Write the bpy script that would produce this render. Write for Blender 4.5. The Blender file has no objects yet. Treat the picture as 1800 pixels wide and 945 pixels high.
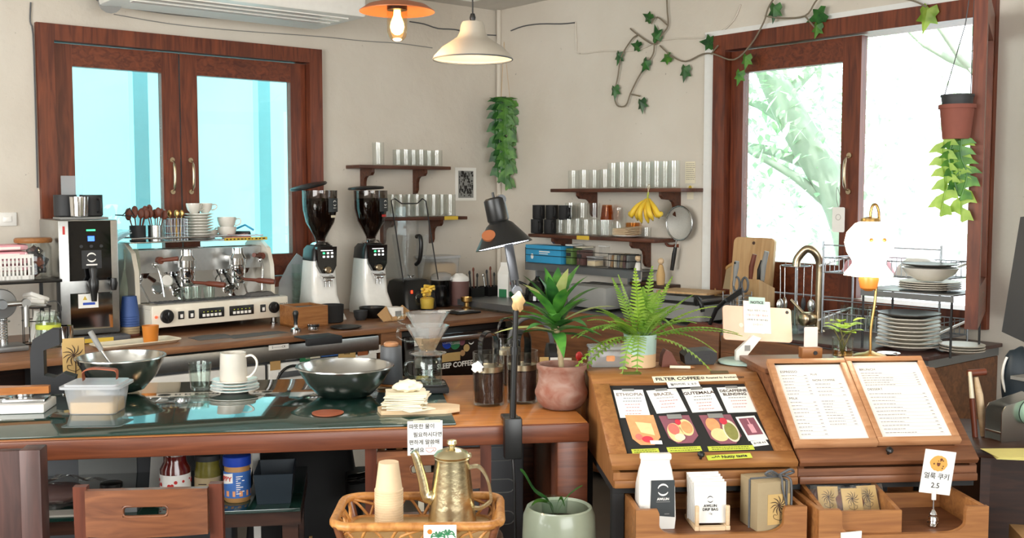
import bpy, bmesh, math, random
from mathutils import Vector, Matrix, Euler
random.seed(7)
S = bpy.context.scene
COL = S.collection
PI = math.pi
R = math.radians
# camera
F = 1850.0
TH = math.atan(132.5 / F)
CH = 1.6
cd = bpy.data.cameras.new('camera')
cd.sensor_width = 36.0
cd.lens = F / 1800*36
cam = bpy.data.objects.new('camera', cd)
COL.objects.link(cam)
cam.location = (0,0, CH)
cam.rotation_euler = (PI / 2 - TH,0,0)
S.camera = cam
S.view_settings.view_transform = 'Standard'
S.view_settings.look = 'None'
S.view_settings.exposure = 0.0
S.view_settings.gamma = 1.0
S.view_settings.use_curve_mapping = False
try:
    S.cycles.use_denoising = True
    S.cycles.max_bounces = 10
    S.cycles.transparent_max_bounces = 40
    S.cycles.sample_clamp_indirect = 6.0
    S.cycles.caustics_reflective = False
    S.cycles.caustics_refractive = False
except Exception:
    pass
AN = R(39.4)
UA = Vector((math.cos(AN), math.sin(AN),0))
UB = Vector((math.sin(AN),-math.cos(AN),0))
C0 = UA * 4.65 + UB * (-5.82)
ROTA = AN                     # rotation of things that face away from wall A
ROTB = AN - PI / 2            # rotation of things that face away from wall B
CEIL = 2.98
def W(a, b, z):
    return C0 - UA * a + UB * b + Vector((0,0, z))
# light
wd = bpy.data.worlds.new('world')
S.world = wd
wd.use_nodes = True
wn = wd.node_tree.nodes
bg = wn['Background']
bg.inputs[0].default_value = (0.86,0.95,1.0,1)
bg.inputs[1].default_value = 4.5
def area(name, loc, target, sx, sy, power, col=(1,1,1)):
    l = bpy.data.lights.new(name, 'AREA')
    l.shape = 'RECTANGLE'; l.size = sx; l.size_y = sy
    l.energy = power; l.color = col
    o = bpy.data.objects.new(name, l); COL.objects.link(o)
    o.location = loc
    o.rotation_euler = (Vector(target) - Vector(loc)).to_track_quat('-Z', 'Y').to_euler()
    return o
area('daylight_side_windows', W(7.0,3.6,1.75), W(0.6,1.2,1.2),3.2,1.7,150,(1.0,0.965,0.91))
area('daylight_back_windows', W(4.2,8.2,1.8), W(2.0,0,1.1),3.6,1.7,120,(1.0,0.965,0.92))
sl = bpy.data.lights.new('sun', 'SUN'); sl.energy = 9.0; sl.angle = R(2); sl.color = (1,.97,.92)
so = bpy.data.objects.new('sun', sl); COL.objects.link(so); so.location = W(5,4,8)
so.rotation_euler = (UA * .62 - UB * .12 + Vector((0,0,-1))).to_track_quat('-Z', 'Y').to_euler()
def portal(name, loc, target, sx, sy):      # tells the renderer where the sky is seen from indoors
    o = area(name, loc, target, sx, sy,1.0)
    try:
        o.data.cycles.is_portal = True
    except Exception:
        bpy.data.objects.remove(o)
portal('sky_portal_corner', W(-0.02,2.92,1.75), W(3,2.92,1.75),1.7,1.55)
portal('sky_portal_door', W(2.4,-0.02,1.78), W(2.4,3,1.78),1.9,1.6)
# pixel -> place
def ray(px, py):
    x = (px - 900) / F; y = -(py - 472.5) / F
    c, s = math.cos(TH), math.sin(TH)
    return Vector((x, c + y * s,-s + y * c))
CAM = Vector((0,0, CH))
def atz(px, py, z):
    d = ray(px, py); return CAM + d * ((z - CH) / d.z)
def aty(px, py, y):
    d = ray(px, py); return CAM + d * (y / d.y)
def onA(px, py, d=0.0):      # on the plane at distance d in front of wall A
    r = ray(px, py); p = C0 + UB * d
    return CAM + r * ((p - CAM).dot(UB) / r.dot(UB))
def onB(px, py, d=0.0):
    r = ray(px, py); p = C0 - UA * d
    return CAM + r * ((p - CAM).dot(UA) / r.dot(UA))
# materials
MATS = {}
def nmat(name):
    m = bpy.data.materials.new(name); m.use_nodes = True
    MATS[name] = m
    return m, m.node_tree, m.node_tree.nodes['Principled BSDF']
def srgb(c):
    if isinstance(c, str):
        c = tuple(int(c[i:i + 2],16)/255 for i in (0,2,4))
    return tuple(((v / 12.92) if v <= 0.04045 else ((v + 0.055)/1.055) ** 2.4) for v in c) + (1,)
def pm(name, col, rough=0.5, metal=0.0, var=0.06, scale=30.0, bump=0.0, spec=0.5, coat=0.0, sss=0, emit=None, es=0, trans=0.0):
    m, t, b = nmat(name)
    c = srgb(col)
    b.inputs['Roughness'].default_value = rough
    b.inputs['Metallic'].default_value = metal
    b.inputs['Specular IOR Level'].default_value = spec
    b.inputs['Coat Weight'].default_value = coat
    b.inputs['Transmission Weight'].default_value = trans
    if emit:
        b.inputs['Emission Color'].default_value = srgb(emit); b.inputs['Emission Strength'].default_value = es
    tc = t.nodes.new('ShaderNodeTexCoord')
    n = t.nodes.new('ShaderNodeTexNoise'); n.inputs['Scale'].default_value = scale; n.inputs['Detail'].default_value = 4
    t.links.new(tc.outputs['Object'], n.inputs['Vector'])
    mx = t.nodes.new('ShaderNodeMix'); mx.data_type = 'RGBA'
    mx.inputs[6].default_value = tuple(v * (1 - var) for v in c[:3]) + (1,)
    mx.inputs[7].default_value = tuple(min(1, v * (1 + var)) for v in c[:3]) + (1,)
    t.links.new(n.outputs['Fac'], mx.inputs[0])
    t.links.new(mx.outputs[2], b.inputs['Base Color'])
    if bump:
        bp = t.nodes.new('ShaderNodeBump'); bp.inputs['Strength'].default_value = bump; bp.inputs['Distance'].default_value = 0.004
        t.links.new(n.outputs['Fac'], bp.inputs['Height']); t.links.new(bp.outputs[0], b.inputs['Normal'])
    return m
def wood(name, c1, c2, rough=0.45, stretch=(1,14,14), scale=3.0, knots=True, coat=0.0):
    m, t, b = nmat(name)
    b.inputs['Roughness'].default_value = rough
    b.inputs['Coat Weight'].default_value = coat
    tc = t.nodes.new('ShaderNodeTexCoord')
    mp = t.nodes.new('ShaderNodeMapping'); mp.inputs['Scale'].default_value = stretch
    t.links.new(tc.outputs['Object'], mp.inputs['Vector'])
    n = t.nodes.new('ShaderNodeTexNoise'); n.inputs['Scale'].default_value = scale; n.inputs['Detail'].default_value = 8; n.inputs['Distortion'].default_value = 1.2
    t.links.new(mp.outputs[0], n.inputs['Vector'])
    r = t.nodes.new('ShaderNodeValToRGB')
    r.color_ramp.elements[0].position = 0.32; r.color_ramp.elements[0].color = srgb(c1)
    r.color_ramp.elements[1].position = 0.68; r.color_ramp.elements[1].color = srgb(c2)
    t.links.new(n.outputs['Fac'], r.inputs[0])
    out = r.outputs[0]
    if knots:
        v = t.nodes.new('ShaderNodeTexNoise'); v.inputs['Scale'].default_value = 2.3; v.inputs['Detail'].default_value = 1
        t.links.new(tc.outputs['Object'], v.inputs['Vector'])
        k = t.nodes.new('ShaderNodeValToRGB'); k.color_ramp.elements[0].position = 0.66; k.color_ramp.elements[0].color = (0,0,0,1)
        k.color_ramp.elements[1].position = 0.78; k.color_ramp.elements[1].color = (0.6,0.6,0.6,1)
        t.links.new(v.outputs['Fac'], k.inputs[0])
        mx = t.nodes.new('ShaderNodeMix'); mx.data_type = 'RGBA'
        d = srgb(c1); mx.inputs[7].default_value = (d[0] * .45, d[1] * .45, d[2] * .45,1)
        t.links.new(k.outputs[0], mx.inputs[0]); t.links.new(out, mx.inputs[6]); out = mx.outputs[2]
    t.links.new(out, b.inputs['Base Color'])
    bp = t.nodes.new('ShaderNodeBump'); bp.inputs['Strength'].default_value = 0.12; bp.inputs['Distance'].default_value = 0.002
    t.links.new(n.outputs['Fac'], bp.inputs['Height']); t.links.new(bp.outputs[0], b.inputs['Normal'])
    return m
def glass(name, tint=(1,1,1), ior=1.45, rough=0.0, milk=0.0, milkcol=(1,1,1), refl=1.0):
    """clear thin-walled glass: transparent with fresnel reflection, optionally milky"""
    m, t, b = nmat(name)
    t.nodes.remove(b)
    out = t.nodes['Material Output']
    tr = t.nodes.new('ShaderNodeBsdfTransparent'); tr.inputs[0].default_value = tuple(tint) + (1,)
    gl = t.nodes.new('ShaderNodeBsdfGlossy'); gl.inputs['Roughness'].default_value = rough
    fr = t.nodes.new('ShaderNodeLayerWeight'); fr.inputs['Blend'].default_value = .5
    pw = t.nodes.new('ShaderNodeMath'); pw.operation = 'POWER'; pw.inputs[1].default_value = 4.0; t.links.new(fr.outputs['Facing'], pw.inputs[0])
    ml = t.nodes.new('ShaderNodeMath'); ml.operation = 'MULTIPLY_ADD'; ml.inputs[1].default_value = .8 * refl; ml.inputs[2].default_value = ((ior - 1)/(ior + 1)) ** 2*1.2 * refl
    t.links.new(pw.outputs[0], ml.inputs[0])
    mix = t.nodes.new('ShaderNodeMixShader')
    t.links.new(ml.outputs[0], mix.inputs[0]); t.links.new(gl.outputs[0], mix.inputs[2])
    if milk > 0:
        df = t.nodes.new('ShaderNodeBsdfDiffuse'); df.inputs[0].default_value = tuple(milkcol) + (1,)
        tl = t.nodes.new('ShaderNodeBsdfTranslucent'); tl.inputs[0].default_value = tuple(milkcol) + (1,)
        ad = t.nodes.new('ShaderNodeMixShader'); ad.inputs[0].default_value = 0.4
        t.links.new(df.outputs[0], ad.inputs[1]); t.links.new(tl.outputs[0], ad.inputs[2])
        m2 = t.nodes.new('ShaderNodeMixShader'); m2.inputs[0].default_value = milk
        t.links.new(tr.outputs[0], m2.inputs[1]); t.links.new(ad.outputs[0], m2.inputs[2])
        t.links.new(m2.outputs[0], mix.inputs[1])
    else:
        t.links.new(tr.outputs[0], mix.inputs[1])
    t.links.new(mix.outputs[0], out.inputs[0])
    return m
def leafmat(name, c1, c2, trans=0.35):
    m, t, b = nmat(name)
    out = t.nodes['Material Output']
    tc = t.nodes.new('ShaderNodeTexCoord')
    n = t.nodes.new('ShaderNodeTexNoise'); n.inputs['Scale'].default_value = 18
    t.links.new(tc.outputs['Object'], n.inputs['Vector'])
    r = t.nodes.new('ShaderNodeValToRGB')
    r.color_ramp.elements[0].position = .35; r.color_ramp.elements[0].color = srgb(c1)
    r.color_ramp.elements[1].position = .65; r.color_ramp.elements[1].color = srgb(c2)
    t.links.new(n.outputs['Fac'], r.inputs[0]); t.links.new(r.outputs[0], b.inputs['Base Color'])
    b.inputs['Roughness'].default_value = .4
    tl = t.nodes.new('ShaderNodeBsdfTranslucent'); t.links.new(r.outputs[0], tl.inputs[0])
    mx = t.nodes.new('ShaderNodeMixShader'); mx.inputs[0].default_value = trans
    t.links.new(b.outputs[0], mx.inputs[1]); t.links.new(tl.outputs[0], mx.inputs[2]); t.links.new(mx.outputs[0], out.inputs[0])
    return m
def plaster(name, c1, c2):
    m, t, b = nmat(name)
    b.inputs['Roughness'].default_value = .75
    tc = t.nodes.new('ShaderNodeTexCoord')
    n = t.nodes.new('ShaderNodeTexNoise'); n.inputs['Scale'].default_value = 1.6; n.inputs['Detail'].default_value = 7
    t.links.new(tc.outputs['Object'], n.inputs['Vector'])
    r = t.nodes.new('ShaderNodeValToRGB')
    r.color_ramp.elements[0].position = .3; r.color_ramp.elements[0].color = srgb(c1)
    r.color_ramp.elements[1].position = .7; r.color_ramp.elements[1].color = srgb(c2)
    t.links.new(n.outputs['Fac'], r.inputs[0])
    n3 = t.nodes.new('ShaderNodeTexNoise'); n3.inputs['Scale'].default_value = 42; n3.inputs['Detail'].default_value = 2
    t.links.new(tc.outputs['Object'], n3.inputs['Vector'])
    k = t.nodes.new('ShaderNodeValToRGB'); k.color_ramp.elements[0].position = .755; k.color_ramp.elements[0].color = (0,0,0,1)
    k.color_ramp.elements[1].position = .79; k.color_ramp.elements[1].color = (.5,.5,.5,1)
    t.links.new(n3.outputs['Fac'], k.inputs[0])
    mx = t.nodes.new('ShaderNodeMix'); mx.data_type = 'RGBA'; mx.inputs[7].default_value = srgb('6b6259')
    t.links.new(k.outputs[0], mx.inputs[0]); t.links.new(r.outputs[0], mx.inputs[6]); t.links.new(mx.outputs[2], b.inputs['Base Color'])
    n2 = t.nodes.new('ShaderNodeTexNoise'); n2.inputs['Scale'].default_value = 9; n2.inputs['Detail'].default_value = 8
    t.links.new(tc.outputs['Object'], n2.inputs['Vector'])
    bp = t.nodes.new('ShaderNodeBump'); bp.inputs['Strength'].default_value = .55; bp.inputs['Distance'].default_value = .014
    t.links.new(n2.outputs['Fac'], bp.inputs['Height']); t.links.new(bp.outputs[0], b.inputs['Normal'])
    return m
M = MATS
plaster('wall', 'cfc6b8', 'dad3c7')
plaster('ceiling', 'd2cfc9', 'dedbd5')
pm('white_paint', 'e6e6e2',.5)
pm('floor', '5b554f',.45, var=.15, scale=6)
wood('red_wood', '532312', '7c3d22',.4,(14,14,1.2),2.5)
wood('red_wood_h', '532312', '7c3d22',.4,(1.2,14,14),2.5)
wood('brown_wood', '5a361e', '845532',.42,(1.2,14,14),2.5)
wood('dark_wood', '2e1a12', '4a2b1d',.45,(1.2,14,14),2.5)
wood('shelf_wood', '45261a', '653a27',.4,(1.5,14,14),2.5)
wood('counter_wood', '76503a', '9c6e4a',.35,(1.2,14,14),2.5)
wood('edge_wood', '5c2f1d', '7d452b',.35,(1,18,18),2.5)
wood('tan_wood', '9a5c2b', 'b87638',.33,(1.2,14,14),2.5, coat=.25)
wood('oak', '86542b', 'a67241',.42,(1.2,14,14),3)
wood('oak_side', '86542b', 'a4703f',.42,(14,14,1.2),3)
wood('walnut', '6b422b', '8a5a3c',.4,(1.2,14,14),3)
wood('crate_wood', '8d5a33', 'b07844',.42,(1.2,14,14),3)
wood('frame_wood', 'ad7850', 'c4926a',.4,(1.5,12,12),3, knots=False)
wood('pale_wood', 'd4b48c', 'e4caa6',.5,(2,14,14),3, knots=False)
wood('board_wood', 'b08a5c', 'c9a577',.5,(10,10,1),3)
wood('chair_wood', '5f3520', '845233',.35,(1.5,14,14),2.5, coat=.2)
wood('chair_post', '51281a', '6d3826',.38,(14,14,1.5),2.5)
wood('dark_panel', '3a2420', '543630',.42,(14,14,1.2),2.5)
wood('rattan', 'a5692f', 'cf9452',.4,(9,9,9),4, knots=False)
pm('steel', 'c4c5c4',.24,1.0,.05)
pm('brushed', 'b3b3b0',.34,1.0,.1,60)
pm('bowl_steel', 'bdbcb7',.2,1.0,.05)
pm('chrome', 'dcdcdc',.06,1.0,.02)
pm('nickel', 'b9a88c',.28,1.0,.05)
pm('wire', 'a3a9af',.3,.7,.04)
pm('blush', 'e8d6d0',.7)
pm('brass', 'c09a5e',.3,1.0,.08)
pm('gold', 'dccfa8',.27,1.0,.08,70, bump=.22)
pm('black', '151515',.35)
pm('black_matte', '1b1b1c',.7)
pm('black_gloss', '0a0a0b',.08, coat=.4)
pm('charcoal', '2b2c2e',.6)
pm('navy', '1c2933',.5)
pm('grey', '8b8b88',.55)
pm('grey_dark', '55575a',.5)
pm('grey_steel', '878a8c',.38,.7,.06)
pm('white', 'eceae4',.35)
pm('white_gloss', 'f0eee8',.15, coat=.3)
pm('cream', 'e9e0c6',.3, coat=.2)
pm('machine_cream', 'e8e1d0',.25, coat=.4)
pm('porcelain', 'e6e2d8',.18, coat=.3)
pm('stoneware', '4a453f',.4)
pm('stone_white', 'd6d0c4',.35)
pm('paper', 'f2f0ea',.8, var=.02)
pm('paper_cream', 'ece2c8',.8, var=.03)
pm('kraft', 'b89062',.8, var=.08, scale=60)
pm('kraft_grey', 'a3906f',.8, var=.06, scale=60)
pm('kraft_light', 'cba873',.8, var=.06, scale=60)
pm('card_tan', 'c9a76b',.8, var=.05)
pm('ink', '2a2726',.8)
pm('ink_brown', '3d2a22',.8)
pm('ink_red', 'b5483f',.8)
pm('ink_grey', '8d8078',.8)
pm('label_black', '33383a',.6)
pm('yellow_tape', 'd6b43e',.6)
pm('lime_tape', 'c8d24a',.6)
pm('orange', 'c97a2a',.4)
pm('copper', 'b87049',.4,.5,.15)
pm('enamel', 'b3aa9b',.35, var=.08, scale=12)
pm('leather', '9a4f30',.5, var=.15)
pm('leather_dark', '6b3420',.5, var=.15)
wood('terracotta', '87523f', 'a08274',.8,(2.2,2.2,3),6, knots=False)
pm('ochre', '8a5c1c',.5)
pm('peach', 'e4bfa8',.4)
pm('terra_pot', '7d4538',.75, var=.08)
pm('soil', '3a291f',.95, var=.3, scale=90, bump=.8)
pm('celadon', 'a4ad96',.3, coat=.3, var=.05)
pm('aqua_glaze', 'aecac2',.3, coat=.3)
pm('sand_glaze', 'd9b78f',.55)
pm('cane', 'c19a62',.6)
pm('beans', '2a170f',.8, var=.8, scale=110, bump=.6, spec=.15)
pm('red', 'c5302c',.4)
pm('blue_box', '3aa0d0',.5)
pm('blue', '2246b0',.35)
pm('blue_label', '3f6db5',.5, var=.3, scale=30)
pm('paper_blue', '33508a',.6)
pm('pink', 'e8a7b0',.6)
pm('green', '2f7d4f',.5)
pm('matcha', '6d8b4a',.6)
pm('cocoa', '6d4d48',.6)
pm('jam', '5d1714',.15, coat=.4)
pm('pickle', '6a6328',.2, coat=.3, var=.3, scale=60)
pm('peanut', 'b98a55',.4)
pm('banana', 'e6c13a',.45, var=.08)
pm('banana_tip', '5b4a1e',.6)
pm('banana_green', 'a8b046',.5)
pm('mango', 'edc64f',.45, var=.1)
pm('cloth_grey', '5d5b59',.9, var=.15, scale=120)
pm('cloth_pink', 'c58a83',.9)
pm('cup_paper', 'e3c9a4',.7)
pm('amber_solid', 'a8641f',.25)
pm('mesh_grey', 'bdbbb4',.6,.2,.25,300)
pm('concrete', '8f8d88',.6, var=.1, scale=20)
pm('tape_green', 'a9cdb5',.3)
pm('yellow_paper', 'e3d98a',.8)
pm('salmon', 'e9a06c',.6, var=.2, scale=50)
pm('egg_cream', 'f0d49a',.6, var=.15, scale=50)
pm('ham', 'e2776a',.6, var=.2, scale=50)
pm('berry', 'd23a4c',.5, var=.15, scale=50)
pm('herb', '8b8a4a',.6, var=.3, scale=70)
pm('photo_dark', '4a3a38',.5)
pm('plum', '8f5663',.5)
pm('cookie', 'dba651',.7, var=.1)
pm('bark', 'a5ae9e',.9, var=.2, scale=12, bump=.8)
pm('stem', '5d5a35',.7)
pm('vine_stem', '7d7260',.7)
pm('trunk_pale', 'a4906e',.8, var=.25, scale=60)
pm('rubber', '222326',.6)
pm('led', 'dfe9ff',.4, emit='eaf2ff', es=6.0)
pm('led_white', 'ffffff',.4, emit='ffffff', es=2.0)
pm('led_blue', '2a5cff',.4, emit='3a6cff', es=3.0)
pm('led_green', '38e080',.4, emit='40ff90', es=2.0)
pm('led_red', 'ff3a20',.4, emit='ff3a20', es=3.0)
pm('bulb_glow', 'ffd9a0',.4, emit='ffb45a', es=22.0)
pm('warm_glow', 'fff2da',.4, emit='ffdca0', es=9.0)
pm('ghost_glow', 'fff6e4',.3, emit='fff1d6', es=7.0)
pm('amber_glow', 'a8632a',.3, emit='c8752a', es=.35)
pm('outer_wall', 'a6dfe3',.8, var=.1, scale=2)
pm('outer_post', '79b8c2',.6, var=.05)
leafmat('leaf_dark', '1f4a26', '3f7a35',.25)
leafmat('leaf_mid', '3a7030', '67a03f',.3)
leafmat('leaf_lime', '8ab53a', 'b5d45a',.4)
leafmat('leaf_fern', '7fae45', 'a9cb62',.4)
leafmat('leaf_dracaena', '2d6a2e', '5c9c3c',.3)
leafmat('leaf_edge', 'b9c77a', 'd8dca0',.3)
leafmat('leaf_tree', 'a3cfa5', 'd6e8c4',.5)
glass('pane',(.93,.985,.985),1.35)
glass('glassware',(.975,.985,.98),1.45)
glass('glass_thick',(.93,.97,.95),1.5)
glass('cut_glass',(.97,.98,.98),1.6,.02,.24,(.95,.95,.95),1.6)
glass('cut_amber',(.95,.82,.66),1.6,.02,.18,(.95,.75,.5),1.6)
glass('amber_glass',(.80,.47,.14),1.45)
glass('amber_light',(.92,.74,.5),1.45)
glass('dome_glass',(1.0,.9,.72),1.4)
glass('smoke',(.45,.46,.48),1.45)
glass('hopper',(.62,.58,.56),1.5)
glass('acrylic',(.965,.975,.98),1.45)
glass('plastic',(.95,.96,.97),1.4,.15,.3,(.9,.93,.96))
glass('plastic_milky',(.9,.92,.95),1.4,.25,.62,(.9,.92,.95))
glass('clear_bag',(.96,.96,.95),1.5,.05,.04,(.9,.9,.88))
glass('bag_sheet',(.92,.94,.8),1.4,.2,.45,(.82,.86,.7))
m_, t_, b_ = nmat('green_glass')                       # thick glass sheet over a dark green cloth
b_.inputs['Base Color'].default_value = srgb('1d3b34'); b_.inputs['Roughness'].default_value = .07
b_.inputs['Specular IOR Level'].default_value = .75; b_.inputs['Coat Weight'].default_value = .6; b_.inputs['Coat Roughness'].default_value = .02
m_, t_, b_ = nmat('glass_edge')
b_.inputs['Base Color'].default_value = srgb('1f4a41'); b_.inputs['Roughness'].default_value = .1
# mesh builder
class MB:
    def __init__(s):
        s.v = []; s.f = []; s.mi = []; s.X = Matrix.Identity(4); s.m = 0; s.bv = s.tb = False
    def add(s, vs, fs):
        o = len(s.v)
        s.v += [s.X @ Vector(p) for p in vs]
        for f in fs:
            s.f.append([i + o for i in f]); s.mi.append(s.m)
        return s
    def at(s, loc=(0,0,0), rot=(0,0,0)):
        s.X = Matrix.Translation(Vector(loc)) @ Euler(rot).to_matrix().to_4x4(); return s
    def mat(s, i): s.m = i; return s
    def box(s, x0, x1, y0, y1, z0, z1, bev=0.0):
        if bev <= 0:
            vs = [(x, y, z) for z in (z0, z1) for y in (y0, y1) for x in (x0, x1)]
            return s.add(vs, [(0,2,3,1),(4,5,7,6),(0,1,5,4),(2,6,7,3),(0,4,6,2),(1,3,7,5)])
        s.bv = True; b = bmesh.new(); bmesh.ops.create_cube(b, size=1)
        for q in b.verts:
            q.co = Vector(((x0 + x1)/2 + q.co.x * (x1 - x0),(y0 + y1)/2 + q.co.y * (y1 - y0),(z0 + z1)/2 + q.co.z * (z1 - z0)))
        bev = min(bev,.45 * min(abs(x1 - x0), abs(y1 - y0), abs(z1 - z0)))
        bmesh.ops.bevel(b, geom=b.edges[:], offset=bev, segments=2, profile=.5, affect='EDGES')
        return s.bm(b)
    def bm(s, b):
        b.verts.index_update()
        s.add([q.co.copy() for q in b.verts], [[q.index for q in f.verts] for f in b.faces]); b.free(); return s
    def lathe(s, prof, seg=24, sx=1.0, sy=1.0, cap0=True, cap1=True, fn=None):
        vs = []; n = len(prof)
        for r, z in prof:
            for k in range(seg):
                a = 2 * PI * k / seg
                q = r * (fn(a, z) if fn else 1)
                vs.append((q * math.cos(a) * sx, q * math.sin(a) * sy, z))
        fs = []
        for i in range(n - 1):
            for k in range(seg):
                k2 = (k + 1) % seg
                fs.append((i * seg + k, i * seg + k2,(i + 1) * seg + k2,(i + 1) * seg + k))
        if cap0 and prof[0][0] > 1e-6: fs.append(tuple(range(seg - 1,-1,-1)))
        if cap1 and prof[-1][0] > 1e-6: fs.append(tuple(range((n - 1) * seg, n * seg)))
        return s.add(vs, fs)
    def cyl(s, r, z0, z1, seg=24, r2=None): return s.lathe([(r, z0),(r if r2 is None else r2, z1)], seg)
    def tube(s, pts, r, seg=8, closed=False, caps=True):
        s.tb = True; pts = [Vector(p) for p in pts]; n = len(pts)
        rr = r if isinstance(r,(list, tuple)) else [r] * n
        vs = []; fs = []; nrm = None
        for i, p in enumerate(pts):
            a = pts[(i - 1) % n] if (closed or i > 0) else p
            b = pts[(i + 1) % n] if (closed or i < n - 1) else p
            t = (b - a)
            t = t.normalized() if t.length > 1e-9 else Vector((0,0,1))
            if nrm is None:
                nrm = t.orthogonal().normalized()
            nrm = (nrm - t * nrm.dot(t))
            nrm = nrm.normalized() if nrm.length > 1e-6 else t.orthogonal().normalized()
            bi = t.cross(nrm)
            for k in range(seg):
                an = 2 * PI * k / seg
                vs.append(p + (nrm * math.cos(an) + bi * math.sin(an)) * rr[i])
        for i in range(n if closed else n - 1):
            j = (i + 1) % n
            for k in range(seg):
                k2 = (k + 1) % seg
                fs.append((i * seg + k, i * seg + k2, j * seg + k2, j * seg + k))
        if caps and not closed:
            fs.append(tuple(range(seg - 1,-1,-1))); fs.append(tuple(range((n - 1) * seg, n * seg)))
        return s.add(vs, fs)
    def prism(s, poly, d0, d1, ax='y'):
        """2-D outline extruded along an axis: ax y -> outline in x,z; ax z -> x,y; ax x -> y,z"""
        def q(p, d): return {'y': (p[0], d, p[1]), 'z': (p[0], p[1], d), 'x': (d, p[0], p[1])}[ax]
        n = len(poly)
        vs = [q(p, d0) for p in poly] + [q(p, d1) for p in poly]
        fs = [tuple(range(n - 1,-1,-1)), tuple(range(n,2 * n))] + [(i,(i + 1) % n, n + (i + 1) % n, n + i) for i in range(n)]
        return s.add(vs, fs)
    def ball(s, c, rx, ry=None, rz=None, seg=16, rings=10, fn=None):
        ry = rx if ry is None else ry; rz = rx if rz is None else rz
        vs = []
        for i in range(rings + 1):
            ph = PI * i / rings
            for k in range(seg):
                a = 2 * PI * k / seg
                d = Vector((math.sin(ph) * math.cos(a), math.sin(ph) * math.sin(a), math.cos(ph)))
                q = fn(d) if fn else 1
                vs.append((c[0] + d.x * rx * q, c[1] + d.y * ry * q, c[2] + d.z * rz * q))
        fs = [(i * seg + k,(i + 1) * seg + k,(i + 1) * seg + (k + 1) % seg, i * seg + (k + 1) % seg) for i in range(rings) for k in range(seg)]
        return s.add(vs, fs)
    def build(s, name, mats, parent=None, loc=(0,0,0), rot=(0,0,0), label=None, sharp=38, sub=0):
        me = bpy.data.meshes.new(name)
        me.from_pydata([tuple(p) for p in s.v], [], s.f)
        for m in (mats if isinstance(mats,(list, tuple)) else [mats]): me.materials.append(MATS[m])
        me.polygons.foreach_set('material_index', s.mi)
        me.polygons.foreach_set('use_smooth', [True] * len(s.f))
        b = bmesh.new(); b.from_mesh(me); bmesh.ops.remove_doubles(b, verts=b.verts, dist=1e-5)
        bmesh.ops.recalc_face_normals(b, faces=b.faces); b.to_mesh(me); b.free()
        me.update(); me.set_sharp_from_angle(angle=R(25 if s.bv else 62 if s.tb else sharp))
        o = bpy.data.objects.new(name, me); COL.objects.link(o)
        o.location = loc; o.rotation_euler = rot
        if parent: o.parent = parent
        if label: o['label'] = label
        if sub:
            d = o.modifiers.new('sub', 'SUBSURF'); d.levels = sub; d.render_levels = sub
        return o
def thing(name, label, cat, loc=(0,0,0), rz=0.0, group=None, rot=None):
    o = bpy.data.objects.new(name, None); COL.objects.link(o)
    o.location = loc; o.rotation_euler = rot or (0,0, rz)
    o.empty_display_size = .02
    o['label'] = label; o['category'] = cat
    if group: o['group'] = group
    return o
def tag(o, label, cat, group=None, kind=None):
    o['label'] = label; o['category'] = cat
    if group: o['group'] = group
    if kind: o['kind'] = kind
    return o
def struct(o, label=None):
    o['kind'] = 'structure'
    if label: o['label'] = label
    return o
def kids(o): return [c for c in bpy.data.objects if c.parent == o]
def dup(o, loc=None, rz=None, label=None, group=None, parent=None, scale=None):
    c = o.copy(); COL.objects.link(c)
    if parent: c.parent = parent
    if loc is not None: c.location = loc
    if rz is not None: c.rotation_euler = (c.rotation_euler.x, c.rotation_euler.y, rz)
    if scale is not None: c.scale = (scale,)*3 if not isinstance(scale,(tuple, list)) else scale
    if label: c['label'] = label
    if group: c['group'] = group
    for k in kids(o): dup(k, parent=c)
    return c
def text(body, size, mat, parent, loc, rot=(0,0,0), align='CENTER', name='lettering', ext=.0003, sx=1.0, bold=0.0):
    cu = bpy.data.curves.new(name, 'FONT'); cu.body = body; cu.size = size; cu.align_x = align; cu.align_y = 'CENTER'; cu.extrude = ext; cu.offset = bold
    cu.resolution_u = 2
    t = bpy.data.objects.new(name, cu); COL.objects.link(t)
    dg = bpy.context.evaluated_depsgraph_get(); dg.update()
    me = bpy.data.meshes.new_from_object(t.evaluated_get(dg))
    bpy.data.objects.remove(t)
    me.materials.clear(); me.materials.append(MATS[mat])
    o = bpy.data.objects.new(name, me); COL.objects.link(o)
    o.parent = parent; o.location = loc; o.rotation_euler = rot; o.scale = (sx,1,1)
    return o
ORD = ['first', 'second', 'third', 'fourth', 'fifth', 'sixth', 'seventh', 'eighth', 'ninth', 'tenth', 'eleventh', 'twelfth', 'thirteenth', 'fourteenth', 'fifteenth', 'sixteenth', 'seventeenth', 'eighteenth', 'nineteenth', 'twentieth']
def arc(c, r, a0, a1, n, plane='xz', ry=None):
    ry = ry or r; out = []
    for i in range(n + 1):
        a = R(a0 + (a1 - a0) * i / n); x, y = r * math.cos(a), ry * math.sin(a)
        out.append({'xz': (c[0] + x, c[1], c[2] + y), 'xy': (c[0] + x, c[1] + y, c[2]), 'yz': (c[0], c[1] + x, c[2] + y)}[plane])
    return out
def rrect(x0, x1, y0, y1, r, n=4):
    out = []
    for cx, cy, a in ((x1 - r, y1 - r,0),(x0 + r, y1 - r,90),(x0 + r, y0 + r,180),(x1 - r, y0 + r,270)):
        for i in range(n + 1):
            t = R(a + 90 * i / n); out.append((cx + r * math.cos(t), cy + r * math.sin(t)))
    return out
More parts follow.
